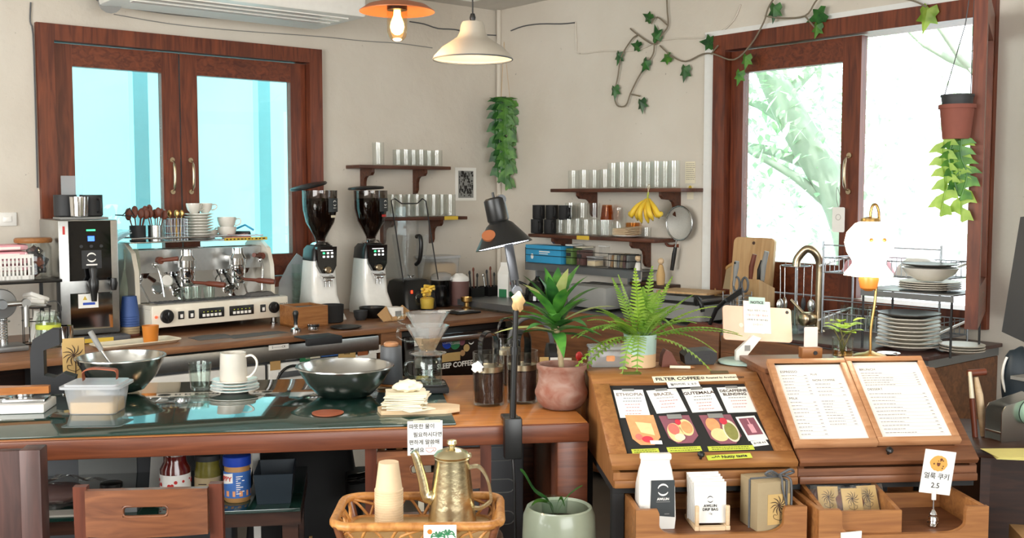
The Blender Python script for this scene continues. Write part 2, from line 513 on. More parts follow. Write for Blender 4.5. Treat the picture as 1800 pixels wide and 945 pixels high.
def smooth(pts, n=4):
    """Catmull-Rom through points"""
    P = [Vector(p) for p in pts]; out = []
    for i in range(len(P) - 1):
        p0 = P[max(0, i - 1)]; p1 = P[i]; p2 = P[i + 1]; p3 = P[min(len(P) - 1, i + 2)]
        for k in range(n):
            t = k / n
            out.append(.5*((2 * p1) + (p2 - p0) * t + (2 * p0 - 5 * p1 + 4 * p2 - p3) * t * t + (3 * p1 - p0 - 3 * p2 + p3) * t ** 3))
    out.append(P[-1]); return out
def leaf(mb, base, d, up, L, w, droop=.3, n=6, fold=.15, shape=None, thick=0):
    """a curved leaf blade with a mid-rib fold"""
    d = Vector(d).normalized(); up = Vector(up); side = d.cross(up)
    side = side.normalized() if side.length > 1e-6 else d.orthogonal().normalized()
    nn = side.cross(d).normalized()
    vs = []; p = Vector(base)
    for i in range(n + 1):
        t = i / n
        wd = (shape(t) if shape else math.sin(PI * min(1, t * .92 + .06)) ** .8) * w / 2
        ang = droop * t
        q = Vector(base) + d * (L * t) - Vector((0,0,1))*(droop * L * t * t)
        vs += [q - side * wd + nn * wd * fold, q, q + side * wd + nn * wd * fold]
    fs = []
    for i in range(n):
        a = i * 3
        fs += [(a, a + 1, a + 4, a + 3),(a + 1, a + 2, a + 5, a + 4)]
    mb.add(vs, fs)
# the room
def rbox(mb, a0, a1, b0, b1, z0, z1):
    """box in room coordinates (a from wall B, b from wall A)"""
    vs = [W(a, b, z) for z in (z0, z1) for b in (b0, b1) for a in (a0, a1)]
    mb.add(vs, [(0,2,3,1),(4,5,7,6),(0,1,5,4),(2,6,7,3),(0,4,6,2),(1,3,7,5)])
def room(p):          # a world point in room coordinates
    d = p - C0; return -d.dot(UA), d.dot(UB), p.z
T = .22
RA,RB = 7.2,8.4
wa0 = room(onA(561,88))[0]; wa1 = room(onA(60,40))[0]
WTOP = 2.47; WBOT = 1.04; WTB = (onA(60,40).z + onA(561,88).z)/2
wb0 = room(onB(1260,70))[1]; wb1 = room(onB(1757,20))[1]
m = MB(); rbox(m,-T,RA + T,-T,RB + T,-.1,0); struct(m.build('floor', 'floor'))
m = MB(); rbox(m,-T,RA + T,-T,RB + T, CEIL, CEIL + .12); struct(m.build('ceiling', 'ceiling'))
m = MB()
rbox(m,-T, wa0,-T,0,0, CEIL); rbox(m, wa1,RA + T,-T,0,0, CEIL); rbox(m, wa0, wa1,-T,0,0, WBOT); rbox(m, wa0, wa1,-T,0, WTB, CEIL)
struct(m.build('wall_back', 'wall'))
m = MB()
rbox(m,-T,0,0, wb0,0, CEIL); rbox(m,-T,0, wb1,RB + T,0, CEIL); rbox(m,-T,0, wb0, wb1,0, WBOT); rbox(m,-T,0, wb0, wb1, WTOP, CEIL)
struct(m.build('wall_right', 'wall'))
m = MB()
rbox(m,RA,RA + T,0,RB,0,.9); rbox(m,RA,RA + T,0,RB,2.6, CEIL); rbox(m,RA,RA + T,0,1.9,.9,2.6); rbox(m,RA,RA + T,5.3,RB,.9,2.6)
struct(m.build('wall_left', 'wall'))
m = MB()
rbox(m,0,RA,RB,RB + T,0,.9); rbox(m,0,RA,RB,RB + T,2.6, CEIL); rbox(m,0,2.3,RB,RB + T,.9,2.6); rbox(m,6.1,RA,RB,RB + T,.9,2.6)
struct(m.build('wall_front', 'wall'))
m = MB(); rbox(m,-.0,RA,0,.16, CEIL - .11, CEIL); struct(m.build('beam_back', 'ceiling'))
m = MB(); rbox(m,0,.34,.16,RB, CEIL - .11, CEIL); struct(m.build('beam_right', 'ceiling'))
# window_1 (in wall A): frame, two leaves with panes and brass handles
def windowA():
    w = struct(thing('window_1', 'reddish brown wooden double window with pale blue panes behind the espresso machine', 'window'))
    del w['category']
    f = .085
    m = MB()
    rbox(m, wa0, wa1,-.16,.035, WTB - f, WTB); rbox(m, wa0, wa1,-.16,.035, WBOT, WBOT + .06)
    rbox(m, wa0, wa0 + f,-.16,.035, WBOT + .06, WTB - f); rbox(m, wa1 - f, wa1,-.16,.035, WBOT + .06, WTB - f)
    m.build('window_frame', 'red_wood', w)
    mid = room(onA(318,150))[0]; s = .1
    for nm, a0, a1, hs in (('a', mid + .004, wa1 - f - .004,-1),('b', wa0 + f + .004, mid - .004,1)):
        z0, z1 = WBOT + .065, WTB - f - .006
        m = MB(); b0, b1 = -.07,-.02
        rbox(m, a0, a0 + s, b0, b1, z0, z1); rbox(m, a1 - s, a1, b0, b1, z0, z1)
        sash = m.build('sash', 'red_wood', w)
        m = MB(); rbox(m, a0 + s, a1 - s, b0, b1, z1 - .115, z1); rbox(m, a0 + s, a1 - s, b0, b1, z0, z0 + .13)
        m.build('rail', 'red_wood_h', sash)
        m = MB(); rbox(m, a0 + s, a1 - s,-.05,-.044, z0 + .13, z1 - .115); m.build('pane', 'pane', sash)
        ah = (a0 + s * .5) if hs < 0 else (a1 - s * .5)
        m = MB()
        c = lambda dz, db: W(ah, db,1.70 + dz)
        m.tube(smooth([c(.085,-.015), c(.075,.012), c(.03,.022), c(-.03,.022), c(-.075,.012), c(-.085,-.015)],3), [.004] * 4 + [.008] * 8 + [.004] * 4,8)
        for dz in (.09,-.09):
            m.tube([W(ah,-.022,1.70 + dz), W(ah,-.012,1.70 + dz)],.014,12)
        m.build('handle', 'nickel', sash)
windowA()
# window_2 (in wall B): one leaf shut, one swung open into the room
def windowB():
    w = struct(thing('window_2', 'reddish brown wooden window at the corner, one leaf shut and one open', 'window'))
    del w['category']
    f = .085
    m = MB()
    rbox(m,-.16,.03, wb0, wb1, WTOP - f, WTOP); rbox(m,-.16,.03, wb0, wb1, WBOT - .05, WBOT + .03)
    rbox(m,-.16,.03, wb0, wb0 + f, WBOT + .03, WTOP - f); rbox(m,-.16,.03, wb1 - f * .5, wb1, WBOT + .03, WTOP - f)
    m.build('window_frame', 'red_wood', w)
    z0, z1 = WBOT + .035, WTOP - f - .006
    b0 = wb0 + f + .004; b1 = room(onB(1508,200))[1]; s = .105
    m = MB(); rbox(m,-.07,-.02, b0, b0 + s * .8, z0, z1); rbox(m,-.07,-.02, b1 - s, b1, z0, z1)
    sash = m.build('sash', 'red_wood', w)
    m = MB(); rbox(m,-.07,-.02, b0 + s * .8, b1 - s, z1 - .12, z1); rbox(m,-.07,-.02, b0 + s * .8, b1 - s, z0, z0 + .16); m.build('rail', 'red_wood_h', sash)
    m = MB(); rbox(m,-.05,-.044, b0 + s * .8, b1 - s, z0 + .16, z1 - .12); m.build('pane', 'pane', sash)
    bh = b1 - s * .5
    m = MB(); c = lambda dz, d: W(d, bh,1.70 + dz)
    m.tube(smooth([c(.085,-.015), c(.075,.014), c(.03,.026), c(-.03,.026), c(-.075,.014), c(-.085,-.015)],3), [.004] * 4 + [.008] * 8 + [.004] * 4,8)
    for dz in (.09,-.09): m.tube([c(dz,-.022), c(dz,-.01)],.014,12)
    m.build('handle', 'nickel', sash)
    h = W(.03, wb1 - .03,0); e = aty(1712,300,3.92); d = Vector((e.x - h.x, e.y - h.y,0)); L = .74; d.normalize()
    ang = math.atan2(d.y, d.x)
    m = MB(); m.box(0, s,-.024,.024, z0, z1); m.box(L - s, L,-.024,.024, z0, z1)
    lf = m.build('sash', 'red_wood', w, h,(0,0, ang))
    m = MB(); m.box(s, L - s,-.024,.024, z1 - .12, z1); m.box(s, L - s,-.024,.024, z0, z0 + .16); m.build('rail', 'red_wood_h', lf)
    m = MB(); m.box(s, L - s,-.003,.003, z0 + .16, z1 - .12); m.build('pane', 'pane', lf)
windowB()
m = MB(); rbox(m,0,.012, wb0 - .075, wb0 - .004,.95, WTOP + .02); rbox(m,0,.012, wb0 - .075, wb1 + .02, WTOP + .002, WTOP + .03)
struct(m.build('trim_1', 'white_paint'))
for i,(px, r) in enumerate(((877,.017),(892,.021))):
    p = onA(px,100,.03); a, b, _ = room(p)
    m = MB(); m.tube([W(a, b, CEIL - .111), W(a, b,.9)], r,10)
    for z in (2.5,1.9): m.tube([W(a, b, z), W(a, b, z + .03)], r * 1.35,10)
    struct(m.build('trim_%d' % (i + 2), 'wall'))
# outdoors seen through the panes
m = MB(); rbox(m,-.3,6.5,-1.75,-1.55,0,4.2); struct(m.build('neighbour_wall', 'outer_wall'), 'pale wall of the next building outside the window')
for px0, px1, z in ((236,262,0),(455,476,0)):
    p0 = onA(px0,250,-.9); p1 = onA(px1,250,-.9); a1 = room(p0)[0]; a0 = room(p1)[0]
    m = MB(); rbox(m, a0, a1,-.98,-.9,0,4.0)
    struct(m.build('outside_post', 'outer_post'))
m = MB(); rbox(m,-7,-T,-2.5,8,-.2,-.1); struct(m.build('outside_ground', 'concrete'))
def tree(name, label, base, pts, r0, seed, nleaf, spread, cz):
    rnd = random.Random(seed)
    t = thing(name, label, 'tree', base)
    m = MB(); P = smooth(pts,5); n = len(P)
    m.tube(P, [r0*(1 - .65 * i / n) for i in range(n)],10)
    tips = []
    for k in range(9):
        i = int(n * (.35 + .6 * k / 9)); p = P[min(i, n - 1)]
        d = Vector((rnd.uniform(-1,1), rnd.uniform(-1,1), rnd.uniform(.1,.9))).normalized()
        q = [p, p + d * .5 + Vector((0,0,.05)), p + d * 1.1 + Vector((0,0,.0)), p + d * 1.7 + Vector((0,0,.25))]
        m.tube(smooth(q,3), [.05 - .0045 * j for j in range(10)],6); tips += q[1:]
    m.build('trunk', 'bark', t)
    m = MB()
    for k in range(nleaf):
        c = rnd.choice(tips + [Vector(cz)]) + Vector((rnd.gauss(0, spread), rnd.gauss(0, spread), rnd.gauss(0, spread * .8)))
        d = Vector((rnd.uniform(-1,1), rnd.uniform(-1,1), rnd.uniform(-.8,.2)))
        leaf(m, c, d,(rnd.uniform(-.4,.4), rnd.uniform(-.4,.4),1), rnd.uniform(.07,.12),.05,.2,2)
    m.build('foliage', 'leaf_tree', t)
b1 = W(-2.5,1.35,-.1)
tree('leafy_tree', 'leafy green tree with slanting trunk outside beyond the shut window leaf', b1,
     [(0,0,0),(-.02,.05,1.0),(-.15,.1,1.6),(-.55,.15,2.3),(-.8,.2,2.9),(-1.0,.3,3.8)],.19,3,4600,.5,(-.5,0,2.7))
b2 = W(-2.5,3.05,-.1)
tree('tall_tree', 'tall leaning tree outside beyond the open half of the window', b2,
     [(0,0,0),(-.02,.0,1.0),(-.1,.1,1.8),(-.35,.15,2.7),(-.75,.2,3.9)],.15,11,260,.45,(-.2,0,3.3))
# counters along the walls
ZA = .87; DA = .94                 # counter along wall A: height, depth
ZB = .93; DB = .62                 # counter along wall B
LA = 5.2                           # how far counter A runs from wall B
def lroom(a, b): p = W(a, b,0); return p
ct = thing('wooden_worktop', 'long brown wooden worktop carrying the espresso machine and grinders', 'counter', W(DB,0,0),ROTA)
m = MB(); m.box(-(LA - DB),0,-DA,-.01, ZA - .035, ZA,.004); m.build('top_board', 'counter_wood', ct)
def lx(px, py=600, z=.8): return -(room(atz(px, py, z))[0] - DB)
xp0 = -(room(onA(672,600, DA))[0] - DB); xp1 = -(room(onA(708,600, DA))[0] - DB)
m = MB(); m.box(xp0, xp1,-DA + .01,-.05,0, ZA - .036); m.build('post', 'counter_wood', ct)
m = MB(); m.box(-(LA - DB), xp0 - .01,-.12,-.05,0.0, ZA - .036); m.build('rear_support', 'dark_wood', ct)
fx0 = -(room(onA(130,700, DA))[0] - DB); fx1 = xp0 - .012
fr = thing('undercounter_fridge', 'low fridge with a steel strip and sticker covered white doors under the worktop', 'fridge', W(DB,0,0),ROTA)
m = MB(); m.box(fx0, fx1,-DA + .05,-.14,.06, ZA - .045,.004); m.build('body', 'grey_dark', fr)
m = MB(); m.box(fx0, fx1,-DA + .012,-DA + .049, ZA - .125, ZA - .045,.006); m.build('steel_strip', 'brushed', fr)
xm = -(room(onA(473,640, DA))[0] - DB)
for a0, a1 in ((fx0 + .01, xm - .01),(xm + .01, fx1 - .01)):
    m = MB(); m.box(a0, a1,-DA + .02,-DA + .049,.1, ZA - .14,.006); d = m.build('door', 'white', fr)
    m = MB(); m.box(a0 + .05, a0 + .3,-DA + .012,-DA + .02, ZA - .215, ZA - .185,.003); m.build('handle', 'grey_dark', d)
p = lambda px, py: (-(room(onA(px, py, DA))[0] - DB), onA(px, py, DA).z)
def fsticker(x0, y0, x1, y1, mt, name='sticker', d=.0195, body=None, tm='ink', ts=.02):
    a = p(x0, y1); b = p(x1, y0)
    m = MB(); m.box(a[0], b[0],-DA + d - .001,-DA + d, a[1], b[1]); s = m.build(name, mt, fr)
    if body: text(body, ts, tm, s,((a[0] + b[0])/2,-DA + d - .0015,(a[1] + b[1])/2),(PI / 2,0,0))
    return s
fsticker(474,604,509,616, 'paper', 'badge',.011, 'S———CK', 'ink',.016)
fsticker(598,610,628,632, 'card_tan', 'sticker',.0195, 'kida', 'ink',.022)
fsticker(568,612,597,628, 'blue_label'); fsticker(540,617,566,632, 'cream'); fsticker(505,622,524,634, 'grey')
fsticker(632,607,650,626, 'copper', 'sticker'); fsticker(652,606,672,622, 'paper', 'sticker',.0195, 'OU', 'ink',.022)
fsticker(478,634,496,652, 'cane'); fsticker(478,622,502,631, 'paper'); fsticker(530,628,548,637, 'green')
c = p(518,672); m = MB(); m.tube([(c[0] + .09 * math.cos(t),-DA + .018, c[1] + .085 * math.sin(t)) for t in [2 * PI * i / 32 for i in range(32)]],.008,6, True); m.build('ring_sticker', 'black', fr)
ox0 = xp1 + .01; ox1 = -.02
ov = thing('black_oven', 'black oven with a steel handle and round stickers under the worktop end', 'oven', W(DB,0,0),ROTA)
m = MB(); m.box(ox0, ox1,-DA + .06,-.05,.02, ZA - .045,.006); m.build('body', 'black', ov)
m = MB(); m.box(ox0 + .02, ox1 - .01,-DA + .03,-DA + .058,.12, ZA - .075,.006); dr = m.build('door', 'black_gloss', ov)
hz = ZA - .105
m = MB(); m.box(ox0 + .12, ox1 - .1,-DA - .012,-DA + .012, hz - .016, hz + .016,.006); m.box(ox0 + .14, ox0 + .17,-DA + .01,-DA + .032, hz - .01, hz + .01); m.box(ox1 - .15, ox1 - .12,-DA + .01,-DA + .032, hz - .01, hz + .01); m.build('handle', 'steel', dr)
def osticker(px, py, r, mt, name='sticker', body=None, w=None, h=None):
    q = onA(px, py, DA - .03); x = -(room(q)[0] - DB); z = q.z
    m = MB()
    if w: m.box(x - w / 2, x + w / 2,-DA + .0285,-DA + .0298, z - h / 2, z + h / 2)
    else: m.prism([(x + r * math.cos(2 * PI * k / 24), z + r * math.sin(2 * PI * k / 24)) for k in range(24)],-DA + .0285,-DA + .0298)
    s = m.build(name, mt, dr)
    if body: text(body, r * .55 if not w else h * .7, 'paper', s,(x,-DA + .028, z),(PI / 2,0,0))
osticker(786,602,.036, 'blue', 'sticker', 'COFFEE'); osticker(800,603,.036, 'green', 'sticker', 'COFFEE')
osticker(812,600,.022, 'plum'); osticker(820,611,.022, 'card_tan'); osticker(813,620,.018, 'kraft')
osticker(793,627,0, 'card_tan', 'sticker', None,.13,.05); osticker(736,600,0, 'paper', 'sticker', None,.06,.05); osticker(735,628,0, 'grey', 'sticker', None,.05,.12)
osticker(843,590,0, 'kraft', 'sticker', None,.03,.04)
q = onA(800,641, DA - .03); x = -(room(q)[0] - DB); text('SLEEP COFFEE',.042, 'paper', dr,(x,-DA + .0295, q.z),(PI / 2,0,0), bold=.0012)
q = onA(828,598, DA - .03); x = -(room(q)[0] - DB)
def ring_logo(parent, mt, x, y, z, r, w=None, rot=0):
    """two opposed arcs with thickened middles: the cafe's round mark"""
    w = w or r * .16
    m = MB()
    for a0, a1 in ((25,165),(205,335)):
        n = 12
        P = [(x + r * math.cos(R(a0 + (a1 - a0) * i / n)), y, z + r * math.sin(R(a0 + (a1 - a0) * i / n))) for i in range(n + 1)]
        vs = []; fs = []
        for i in range(n + 1):
            t = R(a0 + (a1 - a0) * i / n); ww = w * (.45 + math.sin(PI * i / n)*.75)
            vs += [(x + (r - ww) * math.cos(t), y, z + (r - ww) * math.sin(t)),(x + (r + ww) * math.cos(t), y, z + (r + ww) * math.sin(t))]
        for i in range(n): fs.append((2 * i,2 * i + 1,2 * i + 3,2 * i + 2))
        m.add(vs, fs)
    return m.build('logo', mt, parent)
ring_logo(dr, 'paper', x,-DA + .0285, q.z,.02)
bl0, bl1 = .0, room(atz(1640,626, ZB))[1]
cb = thing('pine_counter', 'pine kitchen counter with a knotty front under the corner window', 'counter', W(0,0,0),ROTB)
seam = room(onB(1265,600, DB))[1]
m = MB(); m.box(DA * .2, bl1,-DB + .012,-.005, ZB - .05, ZB - .012); m.build('worktop', 'grey_steel', cb)
m = MB(); m.box(DA + .01, seam - .006,-DB - .0,-DB + .025,.05, ZB,.003); m.build('front_panel', 'brown_wood', cb)
m = MB(); m.box(seam + .006, bl1 - .03,-DB,-DB + .025,.05, ZB - .02,.003); pp = m.build('front_panel', 'brown_wood', cb)
for i in range(2):
    w_ = (bl1 - .03 - seam - .006)/2; x0 = seam + .006 + i * w_
    m = MB(); m.box(x0 + .01, x0 + w_ - .01,-DB - .012,-DB - .0005,.1, ZB - .1,.004); d = m.build('door', 'brown_wood', cb)
m = MB(); m.box(bl1 - .028, bl1,-DB,-.01,.02, ZB - .052,.003); m.build('end_panel', 'brown_wood', cb)
m = MB(); m.box(bl1 - .75, bl1 + .02,-DB - .02,-.01, ZB - .011, ZB + .006,.003); m.build('end_top', 'dark_panel', cb)
sk0 = room(onB(1430,560,.3))[1]
m = MB(); m.box(sk0 - .02, sk0 + .5,-DB + .06,-.12, ZB - .012, ZB - .002,.003); m.build('sink', 'steel', cb)
# front counter with a glass top
ZC = .87; RC = R(8.5)
fc = thing('front_counter', 'long reddish wooden service counter with green glass over its top', 'counter',(-1.6,3.057,0),RC)
fci = lambda px, py, z=ZC: (lambda d: (d.x * math.cos(RC) + d.y * math.sin(RC),-d.x * math.sin(RC) + d.y * math.cos(RC)))(atz(px, py, z) - Vector((-1.6,3.057,0)))
k0 = atz(1078,857,.735); kf = k0 - Vector((-1.6,3.057,0)); xr = min(fci(1041,737)[0], kf.x * math.cos(RC) + kf.y * math.sin(RC) - .012); xg = fci(790,720)[0]; DEP = .93
m = MB(); m.box(-1.2, xr,0, DEP, ZC - .03, ZC,.004); m.build('top_board', 'tan_wood', fc)
m = MB(); m.box(-1.2, xr + .002,-.012,.02, ZC - .062, ZC - .002,.005); m.box(-1.2, xr,.02, DEP - .02, ZC - .06, ZC - .031); m.build('apron', 'edge_wood', fc)
m = MB(); m.box(-1.19, xg,.012, DEP - .03, ZC + .0005, ZC + .007,.002); m.build('glass_sheet', 'green_glass', fc)
m = MB(); m.box(xr - .10, xr,0,.11,0, ZC - .062,.004); m.build('leg', 'edge_wood', fc)
m = MB(); m.box(xr - .10, xr, DEP - .12, DEP - .01,0, ZC - .062,.004); m.build('leg', 'edge_wood', fc)
m = MB(); m.box(-1.19,-1.09,0,.11,0, ZC - .062,.004); m.build('leg', 'edge_wood', fc)
m = MB(); m.box(xr - .04, xr - .008,.11, DEP - .12,.05, ZC - .062); m.build('side_panel', 'edge_wood', fc)
ZS = .60
sh = thing('glass_shelf', 'dark glass shelf board under the service counter holding jars', 'shelf',(-1.6,3.057,0),RC)
s0 = fci(60,880, ZS)[0]; s1 = fci(530,880, ZS)[0]
m = MB(); m.box(-.6, s1,.1,.62, ZS - .012, ZS,.002); m.build('board', 'green_glass', sh)
m = MB(); m.box(-.6, s1,.12,.6, ZS - .06, ZS - .014); m.build('wood_rail', 'dark_wood', sh)
for x in (s1 - .06,-.4):
    m = MB(); m.box(x, x + .05,.14,.19,0, ZS - .06); m.build('leg', 'dark_wood', sh)
    m = MB(); m.box(x, x + .05,.5,.55,0, ZS - .06); m.build('leg', 'dark_wood', sh)
# display cabinets with slanted lids on a black frame
RK = R(4.5)
k0 = atz(1078,857,.735)
kx = lambda px, py, z: (lambda d: (d.x * math.cos(RK) + d.y * math.sin(RK),-d.x * math.sin(RK) + d.y * math.cos(RK)))(atz(px, py, z) - Vector((k0.x, k0.y,0)))
KW1 = kx(1392,842,.735)[0]; KW2 = kx(1699,834,.735)[0]
ZK = .735; ZL = .80; ZT = 1.0; YL = .42; KD = .66
fs = thing('steel_stand', 'black square steel stand under the slanted display cabinets', 'stand',(k0.x, k0.y,0),RK)
m = MB(); m.box(0, KW2,.015,.05, ZK - .021, ZK - .001); m.box(0, KW2, KD - .05, KD - .015, ZK - .021, ZK - .001); m.box(0,.035,.05, KD - .05, ZK - .021, ZK - .001); m.box(KW2 - .035, KW2,.05, KD - .05, ZK - .021, ZK - .001); m.build('rails', 'black_matte', fs)
for x, lw in ((0,.035),(KW1 - .005,.02),(KW2 - .035,.035)):
    for y in ((.015 if x == 0 else .30), KD - .05):
        m = MB(); m.box(x, x + lw, y, y + .035,0, ZK - .0215); m.build('leg', 'black_matte', fs)
def cabinet(label, x0, x1, zt, yl, back, body, side, lidm, glassm):
    t = thing('display_cabinet', label, 'display cabinet',(k0.x, k0.y,0),RK)
    zl = ZL
    prof = [(0, ZK),(back, ZK),(back, zt - .018),(yl + .01, zt - .018),(.004, zl - .018),(0, zl - .02)]
    m = MB(); m.prism(prof, x0, x0 + .02, 'x'); m.build('side_panel', side, t)
    m = MB(); m.prism(prof, x1 - .02, x1, 'x'); m.build('side_panel', side, t)
    m = MB(); m.box(x0 + .02, x1 - .02,0,.018, ZK, zl - .02); m.box(x0 + .001, x1 - .001,-.012,.02, ZK + .0, ZK + .024,.004); m.build('front_board', body, t)
    m = MB(); m.box(x0 + .02, x1 - .02,.02, back - .02, ZK + .002, ZK + .014); m.build('bottom', side, t)
    m = MB(); m.box(x0 + .02, x1 - .02, back - .018, back, ZK, zt - .018); m.build('back_panel', side, t)
    if back - yl > .05:
        m = MB(); m.box(x0 - .004, x1 - .001, yl + .012, back + .006, zt - .017, zt,.003); m.build('flat_top', body, t)
    ang = math.atan2(zt - zl, yl); L = math.hypot(zt - zl, yl)
    lid = bpy.data.objects.new('lid', None); COL.objects.link(lid); lid.parent = t; lid.location = (0,-.008, zl - .012); lid.rotation_euler = (ang,0,0); lid.empty_display_size = .02
    fw = .055
    xa = x0 - (.008 if glassm else -.001)
    for y0, y1 in ((0, fw),(L - fw, L)):
        m = MB(); m.box(xa, x1 - .002, y0, y1,0,.02,.003); m.build('lid_rail', lidm, lid)
    for a, b in ((xa, xa + fw),(x1 - fw - .002, x1 - .002)):
        m = MB(); m.box(a, b, fw, L - fw,0,.02,.003); m.build('lid_stile', side if glassm else lidm, lid)
    return t, lid, L, fw
kl, lid1, LL1, fw1 = cabinet('oak display cabinet with slanted lid framing coffee bean cards on black',0, KW1 - .001, ZT, YL, KD, 'oak', 'oak_side', 'oak', True)
m = MB(); m.box(fw1 - .01, KW1 - fw1, fw1, LL1 - fw1,.003,.009); m.build('black_board', 'black_matte', lid1)
for x in (.1, KW1 - .16):
    m = MB(); m.box(x, x + .06, LL1 - .012, LL1 + .004,.0195,.0225); m.build('hinge', 'nickel', lid1)
m = MB(); m.at((KW1*.47, fw1*.42,.02)); m.lathe([(.004,0),(.005,.01),(.011,.014),(.011,.02),(.006,.025)],16); m.build('knob', 'black', lid1)
kr, lid2, LL2, fw2 = cabinet('walnut display cabinet under the two framed white menus', KW1 + .001, KW2,1.03,.30,.60, 'walnut', 'walnut', 'walnut', False)
m = MB(); m.box(KW1 + fw2 - .01, KW2 - fw2, fw2, LL2 - fw2,.002,.01); m.build('lid_panel', 'walnut', lid2)
m = MB(); m.at((KW1 + (KW2 - KW1)*.5, fw2*.5,.02)); m.lathe([(.004,0),(.005,.01),(.011,.014),(.011,.02),(.006,.025)],16); m.build('knob', 'black', lid2)
bpy.context.view_layer.update()
def lidpt(lid, px, py, h=.01):
    mw = lid.matrix_world; inv = mw.inverted()
    o = inv @ CAM; d = inv.to_3x3() @ ray(px, py); t = (h - o.z) / d.z; q = o + d * t; return q.x, q.y
# the cards and pictures taped on the black board; each is a paper of its own
L1w = lid1.matrix_world.copy(); L2w = lid2.matrix_world.copy()
def onlid(Mx, name, label, cat, cx, cy, h, rz=0, group=None):
    t = thing(name, label, cat, group=group)
    t.matrix_world = Mx @ Matrix.Translation((cx, cy, h)) @ Matrix.Rotation(rz,4, 'Z'); return t
def pxrect(lid, quad, h=.01):
    P = [lidpt(lid, *q, h) for q in quad]; x = sum(q[0] for q in P)/4; y = sum(q[1] for q in P)/4
    w_ = (abs(P[1][0] - P[0][0]) + abs(P[2][0] - P[3][0]))/2; h_ = (abs(P[3][1] - P[0][1]) + abs(P[2][1] - P[1][1]))/2
    rz = math.atan2(P[2][1] - P[3][1], P[2][0] - P[3][0]); return x, y, w_, h_, rz
def K(qx, qy): return (1060 + qx / 5.25,650 + qy / 5.25)     # from a 5.25x enlargement of the lid
cards = [('ETHIOPIA', [(98,186),(375,180),(432,436),(155,440)], ['ink', 'ink', 'ink_red', 'ink_red', 'ink_red', 'ink_red']),
         ('BRAZIL', [(410,180),(690,178),(765,380),(480,402)], ['ink_grey', 'ink_red', 'ink_red', 'ink_red', 'ink_red']),
         ('GUTEMALA', [(735,170),(1020,166),(1090,375),(810,392)], ['ink', 'ink', 'ink_red', 'ink_red', 'ink_red']),
         ('DECAFFEINE\nBLENDING', [(1060,158),(1335,156),(1418,385),(1138,394)], ['ink_brown', 'ink_red', 'ink_red', 'ink_red', 'ink_red'])]
lblc = ['handwritten white card headed ETHIOPIA taped on the black board', 'handwritten white card headed BRAZIL taped on the black board', 'handwritten white card headed GUTEMALA taped on the black board', 'handwritten white card headed DECAFFEINE BLENDING on the black board']
LINES = ['——— ————', '————', '—— ———', '———', '—— ——', '———']
for (nm, qd, inks), lb in zip(cards, lblc):
    x, y, w_, h_, rz = pxrect(lid1, [K(*q) for q in qd])
    t = onlid(L1w, 'coffee_card', lb, 'card', x, y,.0095, rz, 'coffee bean cards on the slanted lid')
    m = MB(); m.box(-w_ / 2, w_ / 2,-h_ / 2, h_ / 2,0,.0006); m.build('sheet', 'paper', t)
    m = MB(); m.box(-.02,.02, h_ / 2 - .008, h_ / 2 + .006,.0007,.0011); m.build('tape', 'grey', t)
    two = '\n' in nm
    text(nm,.021 if not two else .019, 'ink_grey' if nm in('ETHIOPIA', 'BRAZIL') else 'ink_brown', t,(0, h_ / 2 - (.026 if not two else .03),.0009), bold=.0004, sx=.95 if nm != 'DECAFFEINE\nBLENDING' else .85)
    yy = h_ / 2 - (.045 if not two else .058)
    rnd = random.Random(len(nm))
    for i, ik in enumerate(inks):        # illegibly small handwriting lines as strokes
        if yy < -h_ / 2 + .012: break
        m = MB(); xx = -rnd.uniform(.02,.03)
        while xx < (.03 if i < 2 else .018):
            l = rnd.uniform(.004,.009); m.box(xx, xx + l, yy - .0012, yy + .0012,.0007,.001); xx += l + .002
        m.build('writing', ik, t); yy -= .0165
